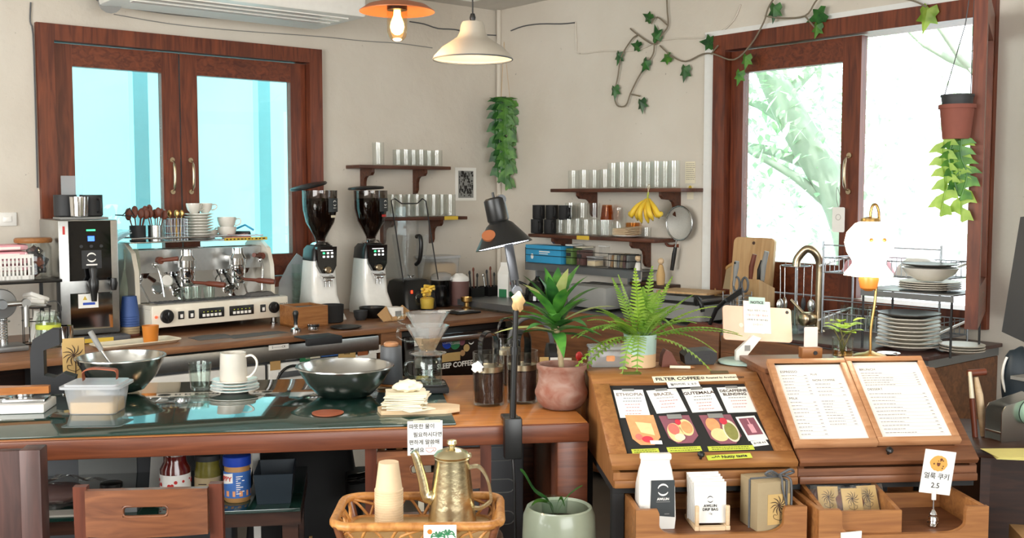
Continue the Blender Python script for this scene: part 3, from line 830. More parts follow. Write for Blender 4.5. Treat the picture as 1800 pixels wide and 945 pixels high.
def pict(qd, label, kind):
    x, y, w_, h_, rz = pxrect(lid1, [K(*q) for q in qd])
    t = onlid(L1w, 'food_picture', label, 'picture', x, y,.0095, rz, 'food pictures on the slanted lid')
    m = MB(); m.prism([(-w_ / 2, h_ / 2),(w_ / 2*.9, h_ / 2),(w_ / 2,-h_ * .25),(w_ * .25,-h_ / 2),(-w_ * .2,-h_ / 2),(-w_ * .42,-h_ * .3)],0,.0008, 'z'); m.build('print', {0: 'salmon',1: 'plum',2: 'plum'}[kind], t)
    def disc(nm, mt, cx, cy, rx, ry, z=.0009):
        m = MB(); m.prism([(cx + rx * math.cos(2 * PI * k / 20), cy + ry * math.sin(2 * PI * k / 20)) for k in range(20)], z, z + .0006, 'z'); m.build(nm, mt, t)
    if kind == 0:
        disc('bread', 'salmon',0,-.004, w_ * .4, h_ * .4); m = MB(); m.prism([(-w_ * .22, h_ * .25),(w_ * .3, h_ * .2),(w_ * .33,-h_ * .2),(-w_ * .1,-h_ * .1)],.0016,.0022, 'z'); m.build('egg', 'egg_cream', t)
        disc('ham', 'ham',-w_ * .2,-h_ * .25, w_ * .12, h_ * .1,.0016); disc('berry', 'berry', w_ * .06,-h_ * .33, w_ * .18, h_ * .1,.0022)
        m = MB(); m.box(w_ * .12, w_ * .5,-h_ * .5,-h_ * .38,.003,.0034); m.build('price_strip', 'paper', t)
    elif kind == 1:
        disc('dish', 'egg_cream',-w_ * .16,-h_ * .12, w_ * .24, h_ * .34); disc('dish', 'egg_cream', w_ * .22, h_ * .05, w_ * .22, h_ * .3)
        disc('salmon_slice', 'ham',-w_ * .18,0, w_ * .17, h_ * .2,.0016); disc('soup', 'salmon', w_ * .24, h_ * .05, w_ * .17, h_ * .22,.0016); disc('berry', 'berry', w_ * .02, h_ * .24, w_ * .09, h_ * .1,.0023)
        disc('egg', 'cream',-w_ * .08,-h_ * .3, w_ * .16, h_ * .12,.0023)
    else:
        disc('bread', 'salmon',-w_ * .2, h_ * .15, w_ * .2, h_ * .25); disc('egg', 'egg_cream',-w_ * .12,-h_ * .2, w_ * .25, h_ * .22,.0012); disc('bowl', 'cream', w_ * .25,-h_ * .08, w_ * .22, h_ * .38,.0018)
        disc('salad', 'herb', w_ * .25,-h_ * .1, w_ * .18, h_ * .3,.0025); disc('berry', 'berry', w_ * .14, h_ * .25, w_ * .11, h_ * .12,.0028)
    if kind: 
        m = MB(); m.box(-w_ * .25, w_ * .2, h_ * .36, h_ * .52,.0034,.0038); m.build('tape', 'grey', t)
pict([(205,420),(480,410),(545,690),(260,690)], 'cut-out sandwich picture under the ETHIOPIA card',0)
pict([(525,425),(820,415),(890,670),(590,680)], 'cut-out picture of two small dishes under the BRAZIL card',1)
pict([(893,415),(1210,410),(1290,675),(980,685)], 'cut-out picture of toast and a salad bowl beside the small framed photo',2)
x, y, w_, h_, rz = pxrect(lid1, [K(1245,428), K(1418,424), K(1505,640), K(1320,655)])
t = onlid(L1w, 'instant_photo', 'white bordered instant photo of a pink drink on the black board', 'photo', x, y,.0095, rz)
m = MB(); m.box(-w_ / 2, w_ / 2,-h_ / 2, h_ / 2,0,.0008); m.build('border', 'paper', t)
m = MB(); m.box(-w_ * .4, w_ * .4,-h_ * .28, h_ * .42,.0009,.0013); m.build('image', 'plum', t)
m = MB(); m.box(-w_ * .12, w_ * .14,-h_ * .2, h_ * .15,.0014,.0017); m.box(0, w_ * .06, h_ * .15, h_ * .38,.0014,.0017); m.build('drink', 'pink', t)
def strip(lid, Mx, qd, name, label, mt, body=None, ts=.012, tm='ink', group=None, h=.0095, bold=0, sx=1.0):
    x, y, w_, h_, rz = pxrect(lid, [K(*q) for q in qd], h)
    t = onlid(Mx, name, label, 'label', x, y, h + .0003, rz, group)
    m = MB(); m.box(-w_ / 2, w_ / 2,-h_ / 2, h_ / 2,0,.0006); m.build('strip', mt, t)
    if body: text(body, ts, tm, t,(0,0,.0009), bold=bold, sx=sx)
    return t, w_, h_
strip(lid1, L1w, [(1365,660),(1505,640),(1525,690),(1385,708)], 'price_label', 'small white label at the foot of the instant photo', 'paper', '요거트 8.5',.0095)
for qd, lb in (([(265,735),(510,720),(522,765),(268,775)], 'lime yellow label strip under the sandwich picture'),([(585,712),(900,705),(915,750),(600,762)], 'lime yellow label strip under the picture of two dishes'),([(965,705),(1385,695),(1398,735),(975,748)], 'lime yellow label strip under the toast and salad picture')):
    t, w_, h_ = strip(lid1, L1w, qd, 'lime_label', lb, 'lime_tape', None, group='lime label strips on the slanted lid')
    m = MB(); rnd = random.Random(lb)
    for yy in (h_ * .2,-h_ * .2):
        xx = -w_ * .42
        while xx < w_ * .38: l = rnd.uniform(.003,.009); m.box(xx, xx + l, yy - .0011, yy + .0011,.0007,.001); xx += l + .002
    m.build('writing', 'ink', t)
strip(lid1, L1w, [(955,790),(1360,765),(1378,810),(965,835)], 'lime_label', 'lime yellow label reading Nutty taste on the lid frame', 'lime_tape', '~^^ Nutty taste',.017, 'ink', h=.021, bold=.0004)
strip(lid1, L1w, [(440,58),(1235,42),(1242,95),(480,118)], 'heading_label', 'cream FILTER COFFEE heading strip on the lid frame', 'paper_cream', None, h=.021)
hx, hy, hw, hh, hr = pxrect(lid1, [K(440,58), K(1235,42), K(1242,95), K(480,118)],.021)
hd = [o for o in bpy.data.objects if o.name.startswith('heading_label')][0]
text('FILTER COFFEE',.0225, 'ink', hd,(-hw * .47,0,.0009), align='LEFT', bold=.0006); text('☺ Roasted by Arotherwisse',.0125, 'ink_brown', hd,(hw * .06,0,.0009), align='LEFT', bold=.0002)
strip(lid1, L1w, [(590,115),(880,100),(895,152),(600,165)], 'price_label', 'small white price strip reading 6.0 below the heading strip', 'paper', '필터커피 ↓ 6.0',.014, 'ink', h=.0225)
# two framed menus
def Q(qx, qy): return (1340 + qx / 5,630 + qy / 5)
def menu(qd, label, cols):
    x, y, w_, h_, rz = pxrect(lid2, [Q(*q) for q in qd],.03)
    t = onlid(L2w, 'framed_menu', label, 'menu', x, y,.0215,0, 'framed menus on the walnut cabinet')
    b = .02
    m = MB(); m.box(-w_ / 2, w_ / 2, h_ / 2 - b, h_ / 2,0,.022,.003); m.box(-w_ / 2, w_ / 2,-h_ / 2,-h_ / 2 + b,0,.022,.003); m.box(-w_ / 2,-w_ / 2 + b,-h_ / 2 + b, h_ / 2 - b,0,.022,.003); m.box(w_ / 2 - b, w_ / 2,-h_ / 2 + b, h_ / 2 - b,0,.022,.003)
    m.build('frame', 'frame_wood', t)
    m = MB(); m.box(-w_ / 2 + b, w_ / 2 - b,-h_ / 2 + b, h_ / 2 - b,.003,.012); m.build('sheet', 'paper', t)
    W_, H_ = w_ - 2 * b, h_ - 2 * b
    for fx, fy, body, sz in cols['heads']: text(body, sz, 'ink_brown', t,(-W_ / 2 + fx * W_, H_ / 2 - fy * H_,.0123), align='LEFT', ext=.0001)
    m = MB(); rnd = random.Random(label)
    for x0, x1, y0, y1, n in cols['rows']:
        for i in range(n):
            yy = H_ / 2 - (y0 + (y1 - y0) * i / max(1, n - 1)) * H_; xx = -W_ / 2 + x0 * W_; xe = -W_ / 2 + x1 * W_
            stop = xx + (xe - xx) * rnd.uniform(.3,.6)
            while xx < stop: l = rnd.uniform(.004,.012); m.box(xx, min(stop, xx + l), yy - .0011, yy + .0011,.0121,.0124); xx += l + .0018
            m.box(xe - .012, xe - .003, yy - .0011, yy + .0011,.0121,.0124)
            m.box(-W_ / 2 + x0 * W_, xe, yy - .0052, yy - .0048,.0121,.0124)
    m.build('writing', 'ink_grey', t)
    return t
menu([(25,40),(705,0),(1010,750),(300,790)], 'framed white menu headed ESPRESSO and MILK on the walnut cabinet',
     {'heads': [(.06,.1, 'ESPRESSO',.013),(.5,.22, 'NON COFFEE',.012),(.06,.46, 'MILK',.013),(.5,.14, 'PLUS',.010)],
      'rows': [(.06,.45,.15,.40,7),(.06,.45,.51,.92,10),(.52,.93,.27,.42,4),(.52,.93,.5,.8,9)]})
menu([(705,0),(1385,0),(1750,740),(1015,755)], 'framed white menu headed BRUNCH and DESSERT on the walnut cabinet',
     {'heads': [(.08,.1, 'BRUNCH',.013),(.08,.37, 'DESSERT',.013)], 'rows': [(.08,.92,.15,.31,6),(.08,.92,.43,.93,12)]})
# shelves on the walls
def bracket_bm(sx, depth=.15, drop=.16, th=.022):
    m = MB()
    P = [(0,0),(-depth,0),(-depth,-.022),(-depth * .88,-.04)] + [(-depth * .30 - (depth * .42) * math.cos(R(a)),-.04 - (.0) - (.055)*(1 - math.sin(R(90 - a)))) for a in ()] + [(-depth * .5,-.045),(-depth * .36,-.06),(-depth * .3,-.085),(-depth * .3,-drop * .8),(-depth * .2,-drop * .95),(0,-drop)]
    m.prism(P, sx - th / 2, sx + th / 2, 'x'); return m
def shelf(label, on, rot, px0, px1, py, depth, brk, plate=None, drop=.16):
    a = on(px0, py, depth); b = on(px1, py, depth)
    z = (a.z + b.z)/2
    n = UB if on is onA else -UA
    base = a - n * depth; base.z = z
    L = (Vector((b.x, b.y,0)) - Vector((a.x, a.y,0))).length
    t = thing('wall_shelf', label, 'shelf', base, rot)
    m = MB(); m.box(0, L,-depth,-.002,-.022,0,.004); m.build('board', 'shelf_wood', t)
    for bx in brk:
        q = on(bx, py + 8, depth * .8); u = UA if on is onA else UB
        x = (Vector((q.x, q.y,0)) - Vector((base.x, base.y,0))).dot(u)
        mm = bracket_bm(x, depth * .82, drop); mm.v = [v + Vector((0,-.003,-.0225)) for v in mm.v]; mm.build('bracket', 'shelf_wood', t)
    if plate:
        q = on(plate, py, depth); u = UA if on is onA else UB
        x = (Vector((q.x, q.y,0)) - Vector((base.x, base.y,0))).dot(u)
        m = MB(); m.box(x - .055, x + .055,-depth - .003,-depth - .0005,-.022,.002); m.build('name_strip', 'yellow_tape', t)
    return t, z, base
SHD = .17
sA1, zA1, _ = shelf('short dark wooden shelf on two brackets above the grinders, upper of two', onA,ROTA,632,793,291, SHD,(655,748))
sA2, zA2, _ = shelf('short dark wooden shelf behind the blender, lower of two', onA,ROTA,672,822,381, SHD,(690,776),793)
sB1, zB1, _ = shelf('dark wooden shelf over the black mugs holding tall glasses', onB,ROTB,967,1197,331,.2,(1016,1162))
sB2, zB2, _ = shelf('dark wooden shelf below the tall glasses holding mugs and tumblers', onB,ROTB,928,1150,415,.2,(972,1110),1025)
def tumbler(name, label, r, h, loc, mt='glassware', group=None, r2=None, cat='glass', solid=.003, seg=20):
    r2 = r2 or r
    m = MB(); m.lathe([(r * .2,.0),(r * .93,0),(r,.004),(r2, h),(r2 - solid, h),(r - solid * 1.1,.008),(.0,.007)], seg, cap0=True, cap1=False)
    o = m.build(name, mt, None, loc); return tag(o, label, cat, group)
def shelfglass(on, z, d, px, r, h, name, label, group, mt='glassware', r2=None):
    p = on(px,300, d); n = UB if on is onA else -UA
    q = atz(px,300, z) if False else p
    return tumbler(name, label, r, h,(q.x, q.y, z + .0005), mt, group, r2)
p = onA(665,280,.09); tumbler('tall_glass', 'tall clear glass at the window end of the upper shelf over the grinders',.038,.145,(p.x, p.y, zA1 + .0005))
xs = [700 + i * 13.6 for i in range(6)]
for i, px in enumerate(xs):
    p = onA(px,280,.122 if i % 2 else .042); tumbler('short_glass', ORD[i] + ' short clear glass counted from the tall glass on the upper shelf',.036,.105,(p.x, p.y, zA1 + .0005), group='short glasses on the upper shelf over the grinders')
for i in range(8):
    px = 690 + i * 14.5
    p = onA(px,360,.125 if i % 2 else .042); tumbler('tall_glass', ORD[i] + ' tall clear glass from the grinder end of the lower shelf',.036,.145,(p.x, p.y, zA2 + .0005), group='tall glasses on the lower shelf behind the blender')
for i in range(4):
    p = onB(1008 + i * 18.5,320,.15 if i % 2 else .06); tumbler('short_glass', ORD[i] + ' short clear glass from the corner end of the shelf over the black mugs',.034,.115,(p.x, p.y, zB1 + .0005), 'glassware', 'short glasses on the shelf over the mugs')
for i in range(8):
    p = onB(1078 + i * 15.2,320,.15 if i % 2 else .06); tumbler('tall_glass', ORD[i] + ' tall clear glass from the short glasses on the shelf over the mugs',.036,.155,(p.x, p.y, zB1 + .0005), 'glassware', 'tall glasses on the shelf over the mugs')
def mug(label, loc, rz, group=None, mt='black_matte', name='black_mug', r=.041, h=.092):
    t = thing(name, label, 'mug', loc, rz, group)
    m = MB(); m.lathe([(r * .9,0),(r,.006),(r, h),(r - .004, h),(r - .005,.01),(0,.008)],24, cap1=False); m.build('body', mt, t)
    m = MB(); m.tube(smooth([(r - .002,0, h * .8),(r + .022,0, h * .78),(r + .03,0, h * .5),(r + .02,0, h * .25),(r - .002,0, h * .2)],4),.006,8); m.build('handle', mt, t)
    return t
for lay in (0,1):
    for i in range(2 + lay):
        p = onB(944 + i * 23 + (3 if lay else 0),390,.12 if i % 2 == 0 else .09)
        mug(('upper' if lay else 'lower') + ' layer black mug, ' + ORD[i] + ' from the corner, on the wall shelf',(p.x, p.y, zB2 + .0006 + lay * .0935),-1.3, 'black mugs stacked on the shelf')
for i in range(6):
    p = onB(985 + i * 15,400,.15 if i % 2 else .06); tumbler('short_glass', 'bottom row short glass, ' + ORD[i] + ' from the mugs, on the lower corner shelf',.034,.1,(p.x, p.y, zB2 + .0006), group='bottom row glasses on the lower corner shelf')
for i in range(3):
    p = onB(1003 + i * 21,370,.1); tumbler('short_glass', 'stacked upper row glass, ' + ORD[i] + ' from the mugs, on the lower corner shelf',.036,.1,(p.x, p.y, zB2 + .102), group='upper row glasses on the lower corner shelf')
p = onB(1067,400,.12); tumbler('short_glass', 'clear glass standing under the amber glass on the shelf',.036,.1,(p.x, p.y, zB2 + .0006))
m = MB(); m.lathe([(.03,0),(.042,.09),(.039,.09),(.028,.006),(0,.005)],24, cap1=False)
o = m.build('amber_tumbler', 'amber_glass', None,(p.x, p.y, zB2 + .192),(PI,0,0)); tag(o, 'amber glass tumbler turned upside down on another glass by the bananas', 'glass')
p = onB(1088,400,.1); m = MB(); m.lathe([(.03,0),(.043,.01),(.045,.12),(.036,.15),(.036,.175),(.033,.175),(.033,.15),(.042,.118),(.04,.012),(0,.008)],24, cap1=False)
tag(m.build('glass_jar', 'glassware', None,(p.x, p.y, zB2 + .0006)), 'tall clear glass jar between the amber tumbler and the napkins', 'jar')
p = onB(1112,400,.05); m = MB(); m.lathe([(.03,0),(.04,.006),(.043,.085),(.04,.085),(.038,.008),(0,.007)],20, cap1=False); o = m.build('brown_glass', 'amber_light', None,(p.x, p.y, zB2 + .0006)); tag(o, 'brownish glass behind the napkin stack on the shelf', 'glass')
p = onB(1102,417,.13)
t = thing('saucer', 'white saucer under the brown napkins on the wall shelf', 'saucer',(p.x, p.y, zB2 + .0006))
m = MB(); m.lathe([(.05,0),(.085,.01),(.085,.013),(.05,.005),(0,.005)],28); m.build('dish', 'porcelain', t)
t = thing('napkin_stack', 'stack of crumpled brown paper napkins on a saucer on the wall shelf', 'napkins',(p.x, p.y, zB2 + .0155),ROTB)
for i in range(7):
    m = MB(); a = random.uniform(-.2,.2); w_ = .062; z = i * .0055
    m.at((0,0, z),(0,0, a)); m.add([(-w_,-w_,0),(w_,-w_,.001),(w_, w_,.006 + .002 * i),(-w_, w_,.003),(-w_,-w_,.003),(w_,-w_,.004),(w_, w_,.009 + .002 * i),(-w_, w_,.006)], [(3,2,1,0),(4,5,6,7),(0,1,5,4),(1,2,6,5),(2,3,7,6),(3,0,4,7)]); m.build('napkin', 'cup_paper', t)
p = onB(1136,408,.08); tumbler('short_glass', 'small clear glass lying at the bananas end of the mug shelf',.03,.06,(p.x, p.y, zB2 + .0006))
# small lower rack on wall B with boxes
a = onB(925,470,.14); b = onB(1128,470,.14); zr = onB(1020,466,.14).z - .005
base = a + UA * .14; base.z = zr; L = (Vector((b.x - a.x, b.y - a.y,0))).length
rk = thing('metal_rack_shelf', 'grey metal wall rack holding boxes and canisters under the mug shelf', 'rack', base,ROTB)
m = MB(); m.box(0, L,-.15,-.002,-.006,0); m.box(0, L,-.15,-.147,-.05,.0); m.build('tray', 'grey_steel', rk)
m = MB()
for z in (.05,.09): m.tube([(0,-.147, z),(L,-.147, z)],.0022,6)
for x in (0, L * .5, L): m.tube([(x,-.147,0),(x,-.147,.1)],.0022,6)
m.build('wire_rail', 'black', rk)
for x in (L * .1, L * .9): m = MB(); m.box(x, x + .02,-.15,-.0,-.2,-.051); m.build('bracket', 'grey_steel', rk)
def rackp(px): q = onB(px,450,.075); return (Vector((q.x, q.y,0)) - Vector((base.x, base.y,0))).dot(UB)
def onrack(px, dy=-.07): q = base + UB * rackp(px) - UA * (-dy); return Vector((q.x, q.y, zr + .0006))
x0, x1 = rackp(934), rackp(996)
t = thing('blue_carton', 'bright blue carton lying on the rack below the mugs', 'box', onrack(965),ROTB)
w_ = (x1 - x0)/2
m = MB(); m.box(-w_, w_,-.06,.05,0,.115,.002); m.build('carton', 'blue_box', t)
m = MB(); m.box(-w_ * .2, w_ * .4,-.0612,-.0604,.07,.078); m.box(-w_ * .2, w_ * .3,-.0612,-.0604,.058,.063); m.build('print', 'paper', t)
m = MB(); m.prism([(-w_ * .6 + .014 * math.cos(2 * PI * k / 16),.04 + .018 * math.sin(2 * PI * k / 16)) for k in range(16)],-.0612,-.0604); m.build('print', 'paper', t)
def canister(px, w_, h, mt, label, name='canister', lid='white', lab=True):
    t = thing(name, label, 'container', onrack(px),ROTB)
    m = MB(); m.box(-w_, w_,-.045,.045,.002, h * .8,.006); m.build('contents', mt, t)
    m = MB(); m.box(-w_ - .002, w_ + .002,-.047,.047,0, h * .92,.006); m.build('box', 'acrylic', t)
    m = MB(); m.box(-w_ - .003, w_ + .003,-.048,.048, h * .92, h,.004); m.build('lid', lid, t)
    if lab: m = MB(); m.box(-w_ * .7, w_ * .7,-.0485,-.0475, h * .42, h * .6); m.build('label', 'charcoal', t)
canister(1008,.03,.13, 'matcha', 'canister of green powder on the rack beside the blue carton')
canister(1027,.03,.12, 'cocoa', 'canister of brown powder on the rack beside the green powder', lid='cream')
t = thing('food_box', 'small plastic box with yellow filling at the front of the rack', 'container', onrack(1047),ROTB)
m = MB(); m.box(-.034,.034,-.045,.03,.003,.035,.005); m.build('filling', 'egg_cream', t)
m = MB(); m.box(-.036,.036,-.047,.032,0,.055,.005); m.build('tub', 'plastic', t); m = MB(); m.box(-.039,.039,-.05,.035,.0555,.062,.003); m.build('lid', 'plastic_milky', t)
t = thing('clear_canister', 'clear canister behind the yellow food box on the rack', 'container', onrack(1050,-.02) + Vector((0,0,.0)),ROTB)
m = MB(); m.box(-.034,.034,-.01,.03,.064,.12,.004); m.build('box', 'acrylic', t); m = MB(); m.box(-.036,.036,-.012,.032,.12,.128); m.build('lid', 'white', t)
t = thing('wire_basket', 'small black wire basket of packets at the bananas end of the rack', 'basket', onrack(1096),ROTB)
m = MB()
for i in range(12):
    x = -.085 + .17 * i / 11; m.tube([(x,-.05,.0),(x,-.05,.085)],.0015,5)
for z in (.003,.045,.085):
    m.tube([(-.085,-.05, z),(.085,-.05, z),(.085,.045, z),(-.085,.045, z)],.002,5, True)
m.build('wires', 'black', t)
for i in range(6):
    x = -.07 + i * .026
    m = MB(); m.at((x,0,.004),(0,.12,0)); m.box(-.009,.009,-.04,.035,0,.075 + .01*(i % 2),.003); m.build('packet', ['kraft', 'cream', 'grey', 'kraft_grey', 'cocoa', 'grey'][i], t)
# bananas on a hook
p = onB(1140,333,.235)
t = thing('banana_bunch', 'bunch of yellow bananas hanging from the shelf over the strainer', 'bananas',(p.x, p.y, p.z - .005),ROTB + .4)
t.scale = (.98,1.1,1.12)
n_ = 8
for i in range(n_):
    an = -1.0 + 2.0 * i / (n_ - 1); L = .115 if i % 2 else .125
    dx = math.sin(an)*1.15; front = -.03 - .02 * math.cos(an * 1.5) - (.018 if i % 2 else 0)
    P = [(dx * .012,-.01,-.045),(dx * .03, front * .6,-.062),(dx * .066, front * 1.2,-.09),(dx * .092, front * 1.3,-.12),(dx * .102, front,-.15 + .034 * abs(an)),(dx * .104, front * .8,-.168 + .042 * abs(an))]
    m = MB(); m.tube(smooth(P,4), [.006,.0065,.007,.009,.012,.013,.014,.0145,.0148,.015,.015,.015,.0148,.0145,.014,.013,.0115,.0105,.008,.006,.0035][:21],10)
    b = m.build('banana', 'banana', t)
    m = MB(); m.ball(P[-1],.0045, seg=8, rings=5); m.build('tip', 'banana_tip', b)
m = MB(); m.tube(smooth([(0,0,-.008),(-.004,-.002,-.03),(0,-.008,-.05),(0,-.01,-.06)],3), [.006] * 5 + [.009] * 5,8); m.build('stalk', 'banana_green', t)
m = MB(); m.tube(smooth([(.0,.0,.0),(.008,.0,.018),(.004,0,.03),(-.004,0,.022),(-.002,0,.0),(0,-.0,-.015)],3),.002,6); m.build('hook', 'nickel', t)
# strainer
c = onB(1198,392,.045)
t = thing('strainer', 'round mesh strainer with black handle hanging on the wall by the window', 'strainer',(c.x, c.y, c.z),ROTB)
m = MB(); rr = .098
m.lathe([(.0,.05),(.04,.046),(.075,.03),(rr,0)],28, cap0=False, cap1=False); m.v = [Vector((v.x,-.02 + v.z * .6 - .0, v.y)) for v in m.v]; m.build('mesh_bowl', 'mesh_grey', t)
m = MB(); m.tube([(rr * math.cos(2 * PI * k / 32),-.02, rr * math.sin(2 * PI * k / 32)) for k in range(32)],.005,8, True); m.build('rim', 'steel', t)
m = MB(); m.tube([(-.02,-.02,-rr),(-.028,-.02,-rr - .05)],.005,8); m.build('neck', 'steel', t)
m = MB(); m.tube([(-.026,-.02,-rr - .04),(-.035,-.02,-rr - .08),(-.052,-.02,-rr - .175)], [.01,.013,.011],10); m.build('handle', 'black', t)
p = onB(1180,428,.0)
t = thing('wall_hook', 'red brown wooden hook on the wall beside the strainer handle', 'hook',(p.x, p.y, p.z),ROTB)
m = MB(); m.tube(smooth([(.045,-.008,-.012),(.02,-.01,-.012),(-.012,-.02,-.01),(-.02,-.03,.015),(-.022,-.03,.03)],3),.007,8); m.box(.03,.06,-.012,-.0005,-.02,.0); m.build('peg', 'red_wood', t)
# notes and picture on the walls
def wallnote(on, rot, x0, y0, x1, y1, name, label, cat, mt, lines=0, ink='ink_grey'):
    a = on(x0, y0,.002); b = on(x1, y1,.002)
    w_ = Vector((b.x - a.x, b.y - a.y,0)).length; h_ = a.z - b.z
    t = thing(name, label, cat,((a.x + b.x)/2,(a.y + b.y)/2,(a.z + b.z)/2), rot)
    m = MB(); m.box(-w_ / 2, w_ / 2,-.0015,0,-h_ / 2, h_ / 2); m.build('sheet', mt, t)
    if lines:
        m = MB()
        for i in range(lines):
            z = h_ * .4 - h_ * .8 * i / lines; x = -w_ * .4
            while x < w_ * .35: l = random.uniform(.004,.014); m.box(x, x + l,-.0022,-.0016, z - .0015, z + .0015); x += l + .004
        m.build('writing', ink, t)
    return t, w_, h_
wallnote(onB,ROTB,1205,284,1222,322, 'wall_note', 'written paper note taped to the wall beside the window, upper one', 'note', 'paper_cream',9)
t, w_, h_ = wallnote(onB,ROTB,1208,326,1219,350, 'wall_note', 'small note with an orange dot on the wall, below the written note', 'note', 'paper_cream',0)
m = MB(); m.prism([(.012 * math.cos(2 * PI * k / 14),.022 + .018 * math.sin(2 * PI * k / 14)) for k in range(14)],-.003,-.0016); m.build('dot', 'yellow_tape', t)
t, w_, h_ = wallnote(onA,ROTA,800,294,837,352, 'art_print', 'small black and white art print taped on the wall by the hanging plant', 'picture', 'paper',0)
m = MB(); rnd = random.Random(5)
m.box(-w_ * .36, w_ * .36,-.0022,-.0016,-h_ * .42, h_ * .4); m.build('image', 'grey', t)
m = MB()
for k in range(90):
    x = rnd.uniform(-w_ * .33, w_ * .28); z = rnd.uniform(-h_ * .4, h_ * .34); m.box(x, x + rnd.uniform(.003,.014),-.0028,-.0023, z, z + rnd.uniform(.006,.024))
m.build('drawing', 'ink', t)
# ceiling things
p = aty(698,18,4.0)
t = thing('copper_pendant_lamp', 'pendant lamp with copper disc shade and bare glowing bulb in a glass jar', 'lamp',(p.x, p.y, p.z))
m = MB(); m.lathe([(.0,.035),(.05,.033),(.11,.018),(.141,-.003),(.141,-.006),(.108,.012),(.05,.024),(0,.026)],40); m.build('disc_shade', 'copper', t)
m = MB(); m.lathe([(.038,.0),(.038,.028),(.03,.06),(.012,.075),(.012,.09)],24); m.build('socket', 'black', t)
m = MB(); m.lathe([(.038,0.0),(.038,-.075),(.034,-.098),(.02,-.112),(0,-.116)],28, cap0=False); m.build('jar', 'dome_glass', t)
m = MB(); m.lathe([(.012,0),(.014,-.02),(.024,-.045),(.027,-.062),(.022,-.08),(.01,-.09),(0,-.092)],20); m.build('bulb', 'bulb_glow', t)
m = MB(); m.tube([(0,0,.09),(0,0, CEIL - p.z)],.004,6); m.lathe([(.05, CEIL - p.z - .03),(.05, CEIL - p.z - .0005)],20); m.build('cord', 'black', t)
l = bpy.data.lights.new('pendant_light', 'POINT'); l.energy = 9; l.color = (1,.66,.34); l.shadow_soft_size = .05
o = bpy.data.objects.new('pendant_light', l); COL.objects.link(o); o.parent = t; o.location = (0,0,-.14)
p = aty(831,105,4.1)
t = thing('dome_pendant_lamp', 'off-white enamel dome pendant lamp with a warm lit inside', 'lamp',(p.x, p.y, p.z))
prof = [(.153,0),(.15,.012),(.12,.045),(.085,.068),(.06,.085),(.05,.105),(.046,.13),(.04,.143),(.0,.145)]
m = MB(); m.lathe(prof,44, cap1=False); m.v += []; 
m2 = MB(); m2.lathe([(.153,0),(.15,.012),(.12,.045),(.085,.068),(.06,.085),(.05,.105),(.046,.13),(.04,.143),(0,.145),(0,.141),(.037,.139),(.043,.128),(.047,.104),(.057,.083),(.082,.065),(.117,.042),(.147,.011)],44, cap0=False, cap1=False); m2.build('shade', 'enamel', t)
m = MB(); m.tube([(.153 * math.cos(2 * PI * k / 44),.153 * math.sin(2 * PI * k / 44),.001) for k in range(44)],.003,6, True); m.build('rim', 'grey_dark', t)
m = MB(); m.lathe([(.01,.15),(.012,.16),(.008,.175)],12); m.tube([(0,0,.17),(0,0, CEIL - p.z - .001)],.003,6); m.build('cord', 'black', t)
m = MB(); m.ball((0,0,.055),.028, seg=16, rings=10); m.build('bulb', 'warm_glow', t)
l = bpy.data.lights.new('dome_light', 'POINT'); l.energy = 5; l.color = (1,.78,.5); l.shadow_soft_size = .03
o = bpy.data.objects.new('dome_light', l); COL.objects.link(o); o.parent = t; o.location = (0,0,.02)
a = onA(255,2,.75); b = onA(640,33,.75); ra = room(a); rb_ = room(b)
t = thing('air_conditioner', 'white ceiling air conditioner above the wooden double window', 'air conditioner', W(rb_[0],.0, rb_[2] + .0),ROTA)
LL = room(onA(236,0,.75))[0] - rb_[0]
m = MB(); m.box(-LL,0,-.78,-.22,0,.14,.02); m.build('housing', 'white', t)
m = MB()
for y in (-.72,-.62,-.52): m.box(-LL + .08,-.08, y, y + .05,-.006,-.0005)
m.build('louvre', 'white_gloss', t)
m = MB(); m.box(-LL + .2,-LL + .25,-.6,-.4,.14, CEIL - rb_[2] - .001); m.box(-.25,-.2,-.6,-.4,.14, CEIL - rb_[2] - .001); m.build('hanger', 'grey', t)
p = onA(190,0,.14)
t = thing('duct_pipe', 'grey pipe stub coming through the wall top over the double window', 'pipe',(p.x, p.y, p.z),ROTA)
m = MB(); m.tube([(.02,.13,.05),(-.0,-.05,.02),(-.03,-.12,-.03)], [.05,.05,.05],14); m.build('pipe', 'grey_dark', t); m = MB(); m.tube([(-.026,-.11,-.024),(-.034,-.128,-.036)],.058,14); m.build('collar', 'grey', t)
p = onA(12,385,.0)
t = thing('wall_switch', 'white wall switch plate by the picture edge beside the double window', 'switch', p,ROTA)
m = MB(); m.box(-.06,.045,-.012,-.0005,-.035,.035,.003); m.build('plate', 'white', t); m = MB(); m.box(-.02,.02,-.016,-.0121,-.015,.015,.002); m.build('rocker', 'white_gloss', t)
def cable(name, label, pts, on, mt, r=.004):
    P = [on(x, y,.006) for x, y in pts]; o = P[0]
    m = MB(); m.tube(smooth([q - o for q in P],3), r,6); tag(m.build(name, mt, None, o), label, 'cable')
cable('wall_cable', 'thin cable running across the wall above the corner shelves to the window', [(1012,38),(1013,80),(1018,94),(1060,90),(1120,88),(1165,70),(1235,66),(1268,55),(1290,35),(1302,8)], onB, 'wall',.005)
cable('old_cable', 'dark wavy cable along the top of the wall near the enamel lamp', [(720,38),(745,42),(770,50),(800,52),(840,60),(872,62)], onA, 'grey_dark',.004)
cable('old_cable', 'dark wavy cable on the wall between the corner pipes and the ivy', [(898,54),(920,46),(950,42),(985,42),(1010,40)], onB, 'grey_dark',.004)
cable('old_cable', 'thin grey cable along the wall over the double window', [(225,14),(290,24),(350,30),(400,33),(470,36),(490,33)], onA, 'grey',.003)
cable('dark_cable', 'dark cable running down beside the double window frame', [(54,4),(53,38),(58,60),(62,180),(66,330)], onA, 'grey_dark',.004)
